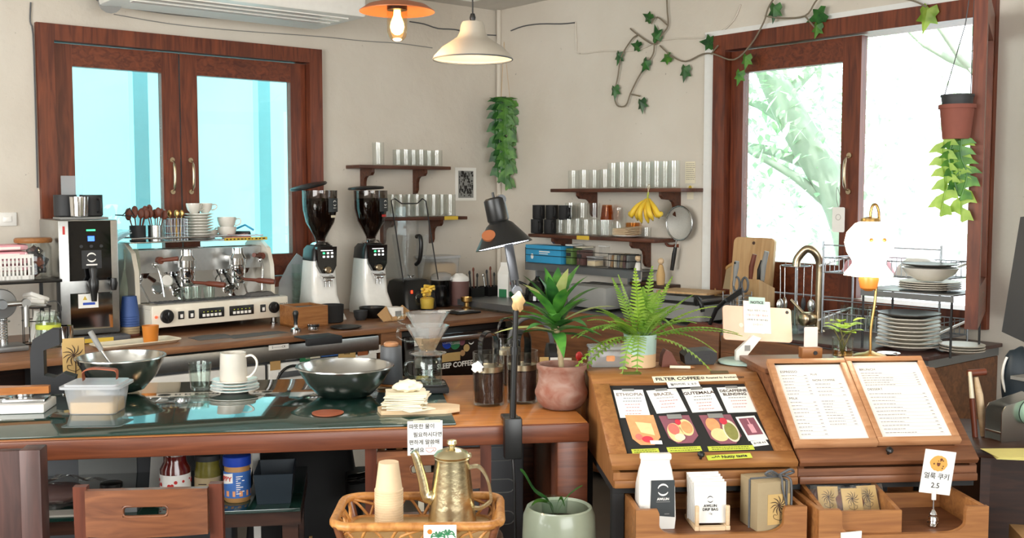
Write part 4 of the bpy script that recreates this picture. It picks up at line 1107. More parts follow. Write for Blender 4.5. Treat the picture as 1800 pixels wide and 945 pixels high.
cable('plaster_wire', 'thin wire along the wall over the double window and the shelf glasses', [(200,25),(300,42),(420,54),(560,64),(640,72),(700,76),(760,84)], onA, 'grey',.0025)
# hanging fishbone plant at the corner
p = onA(886,182,.16)
t = thing('hanging_plant', 'green fishbone cactus hanging in a black pot by the corner pipes', 'plant',(p.x, p.y, p.z))
m = MB(); m.lathe([(.035,-.05),(.045,.0),(.045,.004),(.04,.0),(.03,-.045)],20); m.build('pot', 'black', t)
m = MB()
for k in range(3): a = 2 * PI * k / 3; m.tube([(.044 * math.cos(a),.044 * math.sin(a),0),(0,.0,.42)],.0012,5)
m.build('string', 'cane', t)
rnd = random.Random(3)
def zigzag(mb, pts, w_, side, n):
    """a fishbone cactus strand: a thin rib with pointed lobes on alternate sides"""
    P = smooth(pts, n); N = len(P); sd = Vector(side).normalized()
    mb.tube(P,.004,5)
    for i in range(1, N - 1):
        T_ = (P[i + 1] - P[i - 1]).normalized(); s_ = 1 if i % 2 else -1; ln = (P[i + 1] - P[i - 1]).length
        ww = w_ * min(1,(N - i)/4 + .3); c = P[i]; yv = Vector((0,-.006,0))
        mb.add([c - T_ * ln * .55, c + sd * s_ * ww * .6 - T_ * ln * .3 + yv, c + sd * s_ * ww + T_ * ln * .35, c + sd * s_ * ww * .5 + T_ * ln * .3 + yv, c + T_ * ln * .5], [(0,1,2,3),(0,3,4)])
for k in range(6):
    x0 = (-.055,.05,0,-.03,.06,.015)[k]; y0 = rnd.uniform(-.06,.03); L = (.42,.46,.3,.36,.3,.47)[k]
    m = MB(); a = rnd.uniform(-.6,.6)
    zigzag(m, [(x0*.4, y0*.4,0),(x0*.8, y0,.035),(x0*1.1, y0 - .01,-.03),(x0*1.1, y0 - .01,-.12),(x0 + rnd.uniform(-.02,.02), y0,-.12 - L * .35),(x0*.8, y0,-.12 - L * .7),(x0*.7, y0,-.12 - L)],.06,(math.cos(a), math.sin(a),0),3)
    m.build('frond', 'leaf_mid' if k % 3 else 'leaf_dark', t)
m = MB()
for k in range(6):
    a = rnd.uniform(0,6.28); leaf(m,(0,0,.02),(math.cos(a), math.sin(a),.9),(0,0,1),.12,.03,.6)
m.build('leaf', 'leaf_dark', t)
# ivy vine creeping over wall B and the window frame
t = thing('ivy_vine', 'ivy vine creeping along the wall and over the corner window frame', 'plant', onB(1160,60,.02))
def vp(x, y, d=.025): return onB(x, y, d) - t.location
stems = [[(1172,-4),(1173,20),(1174,45),(1163,62),(1150,78),(1120,60),(1108,50)],
         [(1150,78),(1148,95),(1135,115),(1120,140),(1108,165),(1100,185),(1085,185),(1080,165),(1086,135),(1092,100),(1110,70),(1120,62)],
         [(1108,165),(1125,169)], [(1160,80),(1180,98),(1205,108),(1235,95),(1255,95),(1290,105),(1320,78),(1342,40),(1350,15),(1362,-5)],
         [(1345,28),(1375,32),(1415,28),(1432,5),(1440,-6)], [(1415,28),(1432,48)], [(1250,95),(1262,80)], [(1560,-6),(1600,0),(1625,10),(1632,18)], [(1174,45),(1155,30),(1145,42)]]
for s_ in stems: m = MB(); m.tube(smooth([vp(x, y,.05 if x > 1250 else .025) for x, y in s_],4),.0045,6); m.build('stem', 'vine_stem', t)
def ivyleaf(px, py, sz, rot, mt, d):
    c = vp(px, py, d)
    lobes = [(0,-.1),(.28,-.28),(.45,.0),(.34,.2),(.52,.5),(.2,.5),(0,1.0),(-.2,.5),(-.52,.5),(-.34,.2),(-.45,0),(-.28,-.28)]
    ca, sa = math.cos(rot), math.sin(rot); vs = [c - UA * .012]
    for x, y in lobes:
        xx = (x * ca - y * sa) * sz; zz = (x * sa + y * ca) * sz
        vs.append(c + UB * xx + Vector((0,0, zz)) + UA * (.012 * abs(x)*2))
    m = MB(); m.add(vs, [(0, i + 1,(i + 1) % 12 + 1) for i in range(12)]); m.build('leaf', mt, t)
for (x, y, sz, rot, mt) in [(1088,95,.075,2.9, 'leaf_dark'),(1122,82,.07,1.2, 'leaf_dark'),(1154,68,.09,.2, 'leaf_dark'),(1136,108,.08,2.6, 'leaf_dark'),(1175,100,.07,1.9, 'leaf_mid'),(1204,120,.085,3.0, 'leaf_dark'),(1080,155,.08,3.2, 'leaf_dark'),(1127,178,.08,3.3, 'leaf_dark'),(1250,75,.09,1.4, 'leaf_dark'),(1312,100,.075,3.0, 'leaf_mid'),(1300,128,.075,2.9, 'leaf_mid'),(1362,12,.09,3.0, 'leaf_dark'),(1445,24,.1,1.9, 'leaf_dark'),(1437,45,.07,2.9, 'leaf_mid'),(1632,18,.11,2.9, 'leaf_lime'),(1142,33,.07,1.0, 'leaf_dark')]:
    ivyleaf(x, y, sz, rot, mt,.05 if x > 1250 else .03)
# pot hanging in front of the open window leaf
p = aty(1682,205,4.05)
t = thing('hanging_pot', 'dark pot in a brick red planter with trailing leaves hung at the open window leaf', 'plant',(p.x, p.y, p.z))
m = MB(); m.lathe([(.05,-.085),(.062,.03),(.068,.03),(.068,.045),(.06,.045),(.05,-.08),(0,-.08)],26); m.build('planter', 'terra_pot', t)
m = MB(); m.lathe([(.05,.0),(.058,.075),(.061,.075),(.061,.083),(.055,.083),(.045,.01)],26); m.build('inner_pot', 'charcoal', t)
m = MB(); m.tube([(.05,.0,.08),(.06,.02,.35),(.075,.05,.62)],.002,5); m.tube([(-.05,.0,.08),(.03,.02,.35),(.075,.05,.62)],.002,5); m.build('hanging_wire', 'grey_dark', t)
rnd = random.Random(9)
for k in range(4):
    x0 = rnd.uniform(-.05,.035); y0 = rnd.uniform(-.03,.03); L = rnd.uniform(.2,.36)
    m = MB(); a = rnd.uniform(-.7,.7)
    zigzag(m, [(x0, y0,-.08),(x0 + rnd.uniform(-.02,.02), y0,-.08 - L * .3),(x0 + rnd.uniform(-.04,.03), y0,-.08 - L * .6),(x0 + rnd.uniform(-.04,.03), y0,-.08 - L)],.055,(math.cos(a), math.sin(a),0),4)
    m.build('frond', 'leaf_lime' if k % 2 else 'leaf_mid', t)
p = onB(1474,385,.02)
t = thing('door_tag', 'small white tag hanging from the window handle', 'tag',(p.x, p.y, p.z),ROTB)
m = MB(); m.prism(rrect(-.035,.035,-.065,.06,.008),-.003,0); m.build('plate', 'paper', t)
m = MB(); m.tube(smooth([(0,-.001,.055),(-.012,-.004,.1),(.0,-.02,.16),(.012,-.004,.1),(0,-.001,.055)],3),.0015,5); m.build('string', 'grey', t)
m = MB(); m.tube([(.014 * math.cos(2 * PI * k / 16),-.0035,.01 + .014 * math.sin(2 * PI * k / 16)) for k in range(16)],.001,5, True); m.build('mark', 'ink_grey', t)
# things on the worktop along wall A
def onctr(px, py): return atz(px, py, ZA + .0006)
def loc2(p, z=None): return Vector((p.x, p.y, p.z if z is None else z))
LA_ = lambda p: (p - W(DB,0,0))
def A_(a_px, d, z=ZA + .0006):
    """point over counter A seen at pixel column a_px, at distance d from wall A"""
    q = onA(a_px,480, d); return Vector((q.x, q.y, z))
# espresso machine
e0 = atz(285,606, ZA)
t = thing('espresso_machine', 'cream two group espresso machine with mirrored back and black dials', 'espresso machine', W(*room(onA(268,590,.52))[:2], ZA - .0334),R(44)); t.scale = (1.05,1.0,1.05)
EW = .765
prof = [(0,.06),(.0,.175),(.155,.185),(.16,.2),(.16,.25)]
m = MB(); m.box(0, EW,0,.02,.07,.18,.006); m.box(0, EW,.02,.46,.07,.16); m.box(0, EW,.02,.16,.161,.18)
m.build('base_body', 'machine_cream', t)
side = [(.16,.16),(.47,.16),(.47,.40),(.44,.45),(.40,.475),(.28,.475),(.2,.43),(.165,.34),(.16,.26)]
for x0 in (-.012, EW - .012):
    m = MB(); m.prism(side, x0, x0 + .024, 'x'); m.build('side_panel', 'machine_cream', t)
m = MB(); m.prism([(.19,.181),(.25,.181),(.35,.445),(.32,.445)],.014, EW - .014, 'x'); m.build('back_mirror', 'chrome', t)
m = MB(); m.box(.014, EW - .014,.26,.46,.19,.44); m.build('boiler_box', 'brushed', t)
m = MB(); m.box(.0, EW,.24,.47,.476,.482,.002); tray = m.build('cup_tray', 'steel', t)
m = MB(); m.tube([(.01,.245,.5),(EW - .01,.245,.5),(EW - .01,.465,.5),(.01,.465,.5)],.005,6, True); m.build('cup_rail', 'chrome', tray)
m = MB(); m.box(.04, EW - .04,.02,.155,.1805,.186); drip = m.build('drip_tray', 'steel', t)
m = MB()
for i in range(26): x = .05 + (EW - .1) * i / 25; m.box(x, x + .012,.028,.15,.1862,.1878)
m.build('grate', 'grey_dark', drip)
for gx in (.27,.56):
    m = MB(); m.at((gx,.17,0)); m.lathe([(.036,.29),(.04,.3),(.04,.345),(.045,.35),(.045,.385),(.03,.41),(.028,.44)],24); m.at(); m.box(gx - .03, gx + .03,.17,.28,.36,.4,.01); g = m.build('group_head', 'chrome', t)
    m = MB(); m.at((gx,.17,0)); m.lathe([(.034,.252),(.038,.258),(.038,.289)],24); m.at(); m.tube([(gx,.17,.25),(gx,.165,.232),(gx - .012,.16,.222)],.008,8); pf = m.build('portafilter', 'chrome', g)
    dx = .11; m = MB(); m.tube([(gx + .02,.145,.272),(gx + .06,.09,.268),(gx + .07,.075,.267),(gx + .11,.02,.262),(gx + .125,.0,.26)], [.008,.009,.014,.016,.013],10); m.build('handle', 'leather_dark', pf)
    m = MB(); m.at((gx - .14 if gx < .4 else gx + .15,.2,.39),(PI / 2,0,0)); m.cyl(.018,0,.03,16); m.at(); m.tube([(gx - .14 if gx < .4 else gx + .15,.18,.39),(gx - .07 if gx < .4 else gx + .07,.12,.40)], [.009,.012],8); m.build('steam_lever', 'leather_dark', t)
for x, s_ in ((.10,1),(EW - .07,-1)):
    m = MB(); m.tube(smooth([(x,.2,.37),(x,.15,.36),(x + .01 * s_,.13,.3),(x + .02 * s_,.12,.21)],4),.0055,8); m.ball((x,.17,.37),.014); m.build('steam_wand', 'chrome', t)
m = MB(); m.at((.16,.19,.285),(PI / 2 - .2,0,0)); m.lathe([(.032,0),(.034,.012),(.032,.02)],24); gg = m.build('pressure_gauge', 'chrome', t)
m = MB(); m.at((.16,.19,.285),(PI / 2 - .2,0,0)); m.cyl(.027,.0202,.0212,24); m.build('dial_face', 'paper', gg)
def knobd(x, r):
    m = MB(); m.at((x,-.0005,.125),(PI / 2,0,0)); m.lathe([(r,0),(r,.012),(r * .9,.016),(r * .55,.016),(r * .5,.024),(0,.024)],28); k = m.build('dial', 'black', t)
    m = MB(); m.at((x,-.0005,.125),(PI / 2,0,0)); m.box(-r * .12, r * .12,-r * .7, r * .7,.02,.03,.003); m.build('grip', 'black_gloss', k)
knobd(.075,.034); knobd(EW - .09,.03)
for x in (.15,.205, EW - .155):
    m = MB(); m.box(x - .016, x + .016,-.006,-.0003,.105,.145,.003); s_ = m.build('switch', 'black', t); m = MB(); m.box(x - .006, x + .008,-.008,-.0062,.112,.13); m.build('rocker', 'paper', s_)
for x in (.245,.415):
    m = MB(); m.box(x, x + .14,-.006,-.0003,.1,.15,.005); pd = m.build('button_pad', 'black', t)
    for i in range(5):
        m = MB(); m.box(x + .018 + i * .022, x + .034 + i * .022,-.0085,-.0062,.108,.122,.001); m.build('button', 'paper', pd)
        m = MB(); m.box(x + .023 + i * .022, x + .029 + i * .022,-.0075,-.0062,.13,.134); m.build('pilot_light', 'lime_tape', pd)
m = MB(); m.ball((.02,-.002,.125),.007); m.build('power_light', 'led_red', t)
text('mag',.03, 'grey_dark', t,(EW - .03,-.0012,.14),(PI / 2,0,0))
for x in (.04, EW - .06):
    for y in (.05,.4): m = MB(); m.at((x, y,0)); m.lathe([(.02,.0328),(.02,.038),(.015,.042),(.016,.07)],16); m.build('foot', 'steel', t)
EM = t
bpy.context.view_layer.update()
def onEM(x, y, z): return EM.matrix_world @ Vector((x, y, z))
for x, y, lb in ((.215,.07, 'small shot glass on the drip tray, the one nearest the pressure gauge'),(.275,.09, 'small shot glass in the middle of three on the drip tray'),(.335,.06, 'small shot glass on the drip tray, nearest the button pads')):
    p = onEM(x, y,.1884); tumbler('shot_glass', lb,.028,.07, p, 'glass_thick', 'shot glasses on the drip tray',.033)
def flatcloth(name, label, cat, p, rz, lx, ly, mt, h=.006, amp=.004):
    m = MB(); n = 8; vs = []; fs = []; rnd = random.Random(label)
    for j in range(n + 1):
        for i in range(n + 1):
            e = min(i, n - i, j, n - j)
            vs.append(((i / n - .5) * lx + rnd.uniform(-.004,.004),(j / n - .5) * ly + rnd.uniform(-.004,.004),(.0015 if e == 0 else h + rnd.uniform(-amp, amp)*.6)))
    N = n + 1
    for j in range(n):
        for i in range(n): a = j * N + i; fs.append((a, a + 1, a + N + 1, a + N))
    k = len(vs); vs += [(x, y,0) for x, y, z in vs]
    for j in range(n):
        for i in range(n): a = k + j * N + i; fs.append((a, a + N, a + N + 1, a + 1))
    ring = [i for i in range(N)] + [j * N + n for j in range(1, N)] + [n * N + i for i in range(n - 1,-1,-1)] + [j * N for j in range(n - 1,0,-1)]
    for i in range(len(ring)): a, b = ring[i], ring[(i + 1) % len(ring)]; fs.append((a, k + a, k + b, b))
    m.add(vs, fs); o = m.build(name, mt, None, p,(0,0, rz)); return tag(o, label, cat)
flatcloth('bar_cloth', 'folded dark cloth lying on the drip tray at the steam wand end', 'cloth', onEM(.63,.065,.1884), EM.rotation_euler.z,.16,.09, 'cloth_grey',.018)
ZT_ = .4826
def plate(label, p, r=.075, mt='porcelain', group=None, name='saucer', th=.016):
    m = MB(); m.lathe([(r * .55,0),(r * .6,.003),(r, th * .8),(r, th),(r * .62,.007),(0,.006)],30); o = m.build(name, mt, None, p); return tag(o, label, 'plate', group)
for i in range(9):
    p = onEM(.43 + random.uniform(-.003,.003),.35, ZT_ + .0152 * i)
    plate('white saucer, ' + ORD[8 - i] + ' from the top of the stack on the espresso machine', p,.078, 'porcelain', 'saucers stacked on the espresso machine', 'saucer',.0185)
def cup(label, p, rz, group=None, r=.042, h=.055, mt='porcelain', name='coffee_cup', inv=False):
    t = thing(name, label, 'cup', p, rz, group)
    m = MB(); m.lathe([(r * .5,0),(r * .55,.004),(r * .85, h * .35),(r, h * .8),(r, h),(r - .003, h),(r * .8, h * .35),(0,.008)],26, cap1=False); m.build('body', mt, t)
    m = MB(); m.tube(smooth([(r - .002,0, h * .82),(r + .018,0, h * .85),(r + .024,0, h * .6),(r + .012,0, h * .35),(r * .84,0, h * .3)],4),.004,8); m.build('handle', mt, t)
    return t
zs = ZT_ + .0152*8 + .019
cup('white cup on the saucer stack, the one nearest the wire basket', onEM(.395,.335, zs),.8, 'cups on the saucer stack'); cup('white cup on the saucer stack with its handle towards the window post', onEM(.475,.365, zs),.5, 'cups on the saucer stack')
cup('upper white cup stacked inside another cup on the espresso machine', onEM(.6,.36, ZT_ + .052),.3, 'cups stacked beside the saucers',.054,.068); cup('lower white cup of the stacked pair on the espresso machine', onEM(.6,.36, ZT_),2.9, 'cups stacked beside the saucers',.054,.068)
cup('white cup lying low behind the stacked pair near the saucers', onEM(.535,.42, ZT_),.2, None,.042,.05)
flatcloth('pink_cloth', 'small pink cloth on the espresso machine beside the stacked cups', 'cloth', onEM(.63,.28, ZT_),.8,.14,.08, 'cloth_pink',.022,.01)
t = thing('cleaning_brush', 'dark brush with blue handle lying on the end of the espresso machine', 'brush', onEM(.69,.38, ZT_ + .0))
m = MB(); m.box(-.03,.06,-.02,.02,0,.04,.01); m.build('bristles', 'charcoal', t); m = MB(); m.tube([(-.03,0,.05),(.03,.0,.075),(.08,0,.045)],.006,8); m.build('handle', 'blue_box', t)
m = MB(); m.box(.52,.78,.2385,.2395,.474,.49); m.build('yellow_strip', 'yellow_tape', EM, label='yellow label strip')
m = MB()
for i in range(11): x = .53 + i * .022; m.box(x, x + random.uniform(.006,.016),.2378,.2384,.479,.485)
m.build('strip_writing', 'ink', EM)
def spooncup(label, p, r, h, mt, n, seed, wooden, cat='utensil cup', name='utensil_cup'):
    t = thing(name, label, cat, p)
    m = MB(); m.lathe([(r,0),(r, h),(r - .003, h),(r - .003,.005),(0,.005)],22, cap1=False); m.build('cup', mt, t)
    rnd = random.Random(seed)
    for i in range(n):
        a = 2 * PI * i / n + rnd.uniform(-.3,.3); rr = r * .72
        d = Vector((math.cos(a) * rnd.uniform(.12,.35), math.sin(a) * rnd.uniform(.12,.35),1)).normalized()
        b0 = Vector((math.cos(a) * rr * .3, math.sin(a) * rr * .3,.012)); L = h + rnd.uniform(.03,.06)
        sp = thing('spoon',('dark wooden spoon, ' if wooden else 'metal spoon, ') + ORD[i] + ' round the rim of the ' + label.split(' holding')[0].split(' of ')[0], 'spoon', p + b0,0, 'spoons in the ' + label.split(' holding')[0].split(' of ')[0])
        m = MB(); m.tube([(0,0,0), d * L * .5, d * L], [.0025,.003,.003],6); m.build('handle', 'leather_dark' if wooden else 'steel', sp)
        m = MB(); c = d * (L + .018); m.ball(c,.018,.007,.027,10,8); m.build('bowl', 'leather_dark' if wooden else 'steel', sp)
    return t
spooncup('black utensil cup holding dark wooden spoons on the espresso machine', onEM(.09,.35, ZT_),.042,.085, 'charcoal',8,1, True)
spooncup('steel utensil cup holding coffee spoons on the espresso machine', onEM(.175,.33, ZT_),.04,.085, 'steel',7,2, True)
t = thing('wire_caddy', 'square wire caddy standing on the espresso machine between spoons and saucers', 'caddy', onEM(.28,.31, ZT_), EM.rotation_euler.z)
m = MB(); w_ = .045
for i in range(6):
    x = -w_ + 2 * w_ * i / 5
    for y in (-w_, w_): m.tube([(x, y,0),(x, y,.12)],.0016,5); m.tube([(y, x,0),(y, x,.12)],.0016,5)
for z in (.002,.04,.08,.12): m.tube([(-w_,-w_, z),(w_,-w_, z),(w_, w_, z),(-w_, w_, z)],.002,5, True)
m.build('wires', 'wire', t)
p = onEM(.28,.31, ZT_ + .003)
for i in range(4):
    sp = thing('tea_spoon', 'brass coloured spoon standing in the wire caddy, ' + ORD[i] + ' from the machine front', 'spoon', p + Vector((.02 * math.cos(i * 1.6),.02 * math.sin(i * 1.6),0)),0, 'spoons in the wire caddy')
    m = MB(); d = Vector((.1 * math.cos(i * 2),.1 * math.sin(i * 2),1)).normalized(); m.tube([(0,0,0), d * .13],.0025,6); m.build('handle', 'brass', sp); m = MB(); m.ball(d * .145,.012,.005,.02,10,8); m.build('bowl', 'brass', sp)
p = onEM(.24,.42, ZT_); tumbler('tall_glass', 'tall clear glass behind the wire caddy on the espresso machine',.035,.17, p)
t = thing('plastic_tray', 'clear plastic tray tilted at the spoon end of the espresso machine top', 'tray', onEM(.0,.36, ZT_ + .004), EM.rotation_euler.z, rot=(0,-.5, EM.rotation_euler.z))
m = MB(); m.box(-.07,.055,-.07,.07,.02,.026,.003); m.build('tray', 'plastic_milky', t); m = MB(); m.box(-.07,.055,-.07,.07,.035,.041,.003); m.build('tray_lid', 'plastic', t)
p = A_(230,.26)
t = thing('plastic_sheet', 'pale translucent plastic sheet hanging between the water dispenser and espresso machine', 'sheet', p,ROTA)
m = MB(); vs = []; fs = []
for j in range(9):
    for i in range(7):
        vs.append(((i / 6 - .5)*(.07 + .05 * j / 8) + .01 * math.sin(j),.02 * math.sin(i * 1.9 + j * .4),.44*(1 - j / 8)))
for j in range(8):
    for i in range(6): a = j * 7 + i; fs.append((a, a + 1, a + 8, a + 7))
m.add(vs, fs); m.build('sheet', 'bag_sheet', t)
# hot water dispenser
DW = .27
t = thing('water_dispenser', 'tall stainless hot water dispenser with black control panel and tap', 'water dispenser', A_(104,.47),R(36)); t.scale = (1.05,1,1.0)
m = MB(); m.box(0, DW,.0,.4,.03,.60,.008); m.build('body', 'brushed', t)
m = MB(); m.box(.045, DW - .035,-.004,-.0003,.30,.595); pn = m.build('control_panel', 'black_gloss', t)
m = MB(); m.box(.045, DW - .035,-.003,-.0003,.06,.24); m.build('splash_plate', 'chrome', t)
m = MB(); m.box(.10,.19,-.006,-.0042,.36,.45); m.build('badge', 'charcoal', pn); ring_logo(pn, 'paper',.145,-.0065,.415,.02)
m = MB(); m.box(.12,.17,-.0065,-.0062,.375,.382); m.build('badge_text', 'paper', pn)
m = MB(); m.box(.13,.16,-.0055,-.0042,.495,.52); m.build('display', 'led_blue', pn); m = MB(); m.box(.125,.165,-.0055,-.0042,.545,.553); m.build('status_light', 'led_green', pn)
for x in (.1,.145,.19): m = MB(); m.at((x,-.0042,.47),(PI / 2,0,0)); m.cyl(.008,0,.002,14); m.build('touch_key', 'charcoal', pn)
m = MB(); m.at((.14,-.0,.285),(PI / 2,0,0)); m.cyl(.022,0,.05,16); m.at((.14,-.05,.0)); m.lathe([(.012,.2),(.016,.24),(.022,.26),(.024,.3),(.014,.32),(.02,.36),(.012,.375)],16); m.build('tap', 'black', t)
m = MB(); m.at((.235,-.0,.285),(PI / 2,0,0)); m.cyl(.018,0,.04,16); m.at((.235,-.035,.25)); m.lathe([(.012,0),(.018,.03),(.014,.06)],14); m.build('tap', 'black', t)
m = MB(); m.box(.08,.17,-.0045,-.0032,.165,.235); lb = m.build('warning_label', 'paper', t); m = MB(); m.prism([(.1,.205),(.12,.205),(.11,.225)],-.0055,-.0046); m.build('warning_mark', 'yellow_tape', lb); m = MB(); m.box(.1,.155,-.0055,-.0046,.18,.192); m.build('label_print', 'blue', lb)
m = MB(); m.box(.04, DW + .02,-.10,-.005,.0,.028,.004); m.build('drip_tray', 'grey_dark', t)
m = MB(); m.box(.08,.21,-.1025,-.1002,.004,.024); m.build('yellow_strip', 'yellow_tape', t)
m = MB(); m.box(.02,.03,-.0035,-.0003,.53,.57); m.build('red_sticker', 'red', t)
for x in (.03, DW - .03):
    for y in (.03,.37): m = MB(); m.at((x, y,0)); m.cyl(.015,0,.029,12); m.build('foot', 'black', t)
bpy.context.view_layer.update()
WD = t.matrix_world.copy(); dp = lambda x, y, z=.6006: WD @ Vector((x, y, z))
m = MB(); m.box(-.11,.12,-.08,.08,0,.012,.003); tag(m.build('flat_board', 'grey', None, dp(.13,.14),(0,0,R(36))), 'thin grey board lying on top of the water dispenser', 'board')
mug('black mug on the water dispenser, the one nearer the wall end', dp(.075,.18,.6132),2.6, 'black mugs on the water dispenser', 'charcoal', 'black_mug',.055,.11)
mug('black mug on the water dispenser with its handle over the edge', dp(.195,.18,.6132),-.6, 'black mugs on the water dispenser', 'charcoal', 'black_mug',.055,.11)
m = MB(); m.lathe([(.036,0),(.042,.006),(.046,.1),(.043,.1),(.04,.008),(0,.008)],26, cap1=False); tag(m.build('steel_cup', 'chrome', None, dp(.115,.08,.6132)), 'shiny steel cup in front of the black mugs on the water dispenser', 'cup')
t = thing('acrylic_stand', 'clear acrylic sign stand behind the mugs on the water dispenser', 'sign stand', dp(.14,.31),R(36))
m = MB(); m.box(-.06,.06,-.03,.03,0,.005); m.build('foot', 'acrylic', t); m = MB(); m.box(-.055,.05,.0,.005,.0052,.22); m.build('panel', 'plastic', t)
m = MB(); m.tube([(0,-.05,.02),(.03,-.09,.02),(.07,-.05,.055),(.1,.0,.015),(.05,0,.015)],.003,6, True); tag(m.build('wire_holder', 'black', None, dp(.29,.14,.6005),(0,0,.5)), 'black bent wire holder at the edge of the water dispenser top', 'holder')
# left end: black shelf with basket and jar, and things below
ZL_ = 1.19
a = A_(-10,.5, ZL_); b = A_(104,.5, ZL_)
t = thing('wire_shelf', 'black raised shelf at the far end holding the cookie jar and white basket', 'shelf', W(room(b)[0],0,0),ROTA)
m = MB(); m.box(-1.0,0,-.55,-.22, ZL_ - .014, ZL_,.003); m.build('board', 'black', t)
for x in (-.9,-.02):
    for y in (-.53,-.24): m = MB(); m.box(x, x + .015, y, y + .015, ZA + .0006, ZL_ - .0145); m.build('leg', 'black', t)
p = A_(60,.40, ZL_ + .0006)
t = thing('cookie_jar', 'glass jar with wooden lid full of dark wrapped sweets on the black shelf', 'jar', p)
m = MB(); m.lathe([(.075,0),(.082,.01),(.082,.15),(.07,.17),(.066,.17),(.078,.148),(.078,.012),(0,.006)],28, cap1=False); m.build('glass', 'glassware', t)
m = MB(); m.lathe([(.082,.172),(.086,.178),(.086,.19),(.08,.196),(0,.196)],28); m.build('lid', 'oak', t)
rnd = random.Random(4)
for i in range(26):
    a_ = rnd.uniform(0,6.28); r_ = rnd.uniform(.0,.056); z = .02 + .12*(i / 26)
    m = MB(); m.at((r_ * math.cos(a_), r_ * math.sin(a_), z),(rnd.uniform(-1,1), rnd.uniform(-1,1), rnd.uniform(0,3))); m.box(-.02,.02,-.016,.016,-.01,.012,.004); m.build('wrapped_sweet', rnd.choice(['charcoal', 'cocoa', 'leather_dark', 'charcoal', 'red']), t)
p = A_(6,.40, ZL_ + .0006)
t = thing('white_basket', 'white slotted plastic basket of pink packets at the end of the black shelf', 'basket', p,ROTA)
m = MB(); w_, d_, h_ = .115,.07,.12
m.box(-w_, w_,-d_, d_,0,.004)
for y in (-d_, d_): m.box(-w_, w_, y - .002, y + .002,.0,.02); m.box(-w_, w_, y - .003, y + .003, h_ - .018, h_); m.box(-w_, w_, y - .002, y + .002,.06,.066)
for x in (-w_, w_): m.box(x - .002, x + .002,-d_, d_,.0, h_)
for i in range(14): x = -w_ + 2 * w_ * i / 13; m.box(x - .0045, x + .0045,-d_ - .002,-d_ + .002,.0, h_); m.box(x - .0045, x + .0045, d_ - .002, d_ + .002,0, h_)
m.build('basket', 'white', t)
for i in range(4):
    q = thing('pink_packet', 'pink and white packet in the white basket, ' + ORD[i] + ' layer from the bottom', 'packet', p + Vector((0,0,.04 + i * .033)),ROTA + .1*(i % 2), 'pink packets in the white basket')
    m = MB(); m.box(-.1,.1,-.06,.06,0,.028,.012); m.build('bag', 'pink', q); m = MB(); m.box(-.1,.06,-.0615,-.0605,.006,.018); m.build('stripe', 'paper', q)
p = A_(60,.27, ZL_ + .0006); tumbler('small_glass', 'small clear glass behind the cookie jar',.036,.19, p)
p = A_(4,.55)
t = thing('citrus_press', 'grey metal lever citrus press cut by the frame edge under the black shelf', 'juicer', p,ROTA); t.scale = (.85,.85,.84)
m = MB(); m.box(-.12,.1,-.1,.1,0,.03,.008); m.build('base', 'grey_steel', t)
m = MB(); m.at((0,.02,0)); m.cyl(.022,.03,.3,16); m.build('column', 'steel', t)
m = MB(); m.at((-.02,-.02,.26),(PI / 2,0,0)); m.lathe([(.06,-.03),(.08,-.02),(.085,.0),(.08,.012),(.03,.02),(.025,.05)],28); m.build('gear_housing', 'grey_steel', t)
m = MB(); m.tube([(.0,-.05,.26),(.06,-.06,.262),(.1,-.06,.262)],.014,10); m.at((.1,-.06,.262),(PI / 2,0,0)); m.lathe([(.024,-.014),(.024,.014)],18); m.at(); m.tube([(.1,-.06,.25),(.1,-.06,.13)],.016,10); m.build('lever', 'brushed', t)
m = MB(); m.at((-.02,-.02,0)); m.lathe([(.045,.16),(.045,.17),(.03,.172)],20); P = []
for k in range(60): a_ = k * .7; P.append((.03 * math.cos(a_),.03 * math.sin(a_),.06 + .1 * k / 60))
m.tube(P,.004,6); m.build('spring', 'steel', t)
p = A_(62,.45)
t = thing('napkin_holder', 'black wire holder with white napkins and straws under the black shelf', 'holder', p,ROTA)
m = MB()
for z in (.01,.12,.185): m.tube([(.065 * math.cos(2 * PI * k / 20),.065 * math.sin(2 * PI * k / 20), z) for k in range(20)],.003,6, True)
for k in range(8): a_ = 2 * PI * k / 8; m.tube([(.065 * math.cos(a_),.065 * math.sin(a_),.0),(.065 * math.cos(a_),.065 * math.sin(a_),.185)],.002,5)
m.build('wires', 'black', t)
rnd = random.Random(8)
for i in range(5):
    m = MB(); m.at((rnd.uniform(-.02,.02), rnd.uniform(-.02,.02),.19 + .01 * i),(rnd.uniform(-.4,.4), rnd.uniform(-.4,.4), rnd.uniform(0,3))); m.box(-.05,.05,-.04,.04,-.01,.012,.008); m.build('napkin', 'paper', t)
for i in range(4): m = MB(); m.at((-.04 + .025 * i,-.04,.02),(.0,.2,0)); m.box(-.01,.01,-.003,.003,0,.15); m.build('paper_sleeve', 'paper', t)
p = A_(82,.58)
t = thing('lidded_jar', 'glass jar with clip lid and lime tape beside the napkin holder', 'jar', p)
m = MB(); m.lathe([(.05,0),(.055,.01),(.055,.13),(.045,.15),(.042,.15),(.051,.128),(.051,.012),(0,.008)],24, cap1=False); m.build('glass', 'glass_thick', t)
m = MB(); m.cyl(.0565,.09,.112,24); m.build('lime_band', 'lime_tape', t); m = MB(); m.lathe([(.05,.152),(.05,.165),(.03,.172),(0,.172)],24); m.build('lid', 'glass_thick', t)
m = MB(); m.tube(smooth([(.05,0,.15),(.065,0,.19),(.04,0,.22),(.0,0,.215)],4),.003,6); m.build('clip', 'black', t)
p = A_(112,.60); m = MB(); m.lathe([(.03,0),(.036,.005),(.036,.1),(.033,.1),(.033,.008),(0,.007)],22, cap1=False); tag(m.build('steel_beaker', 'chrome', None, p), 'small steel beaker at the foot of the water dispenser', 'beaker')
p = atz(229,590, ZA + .0006)
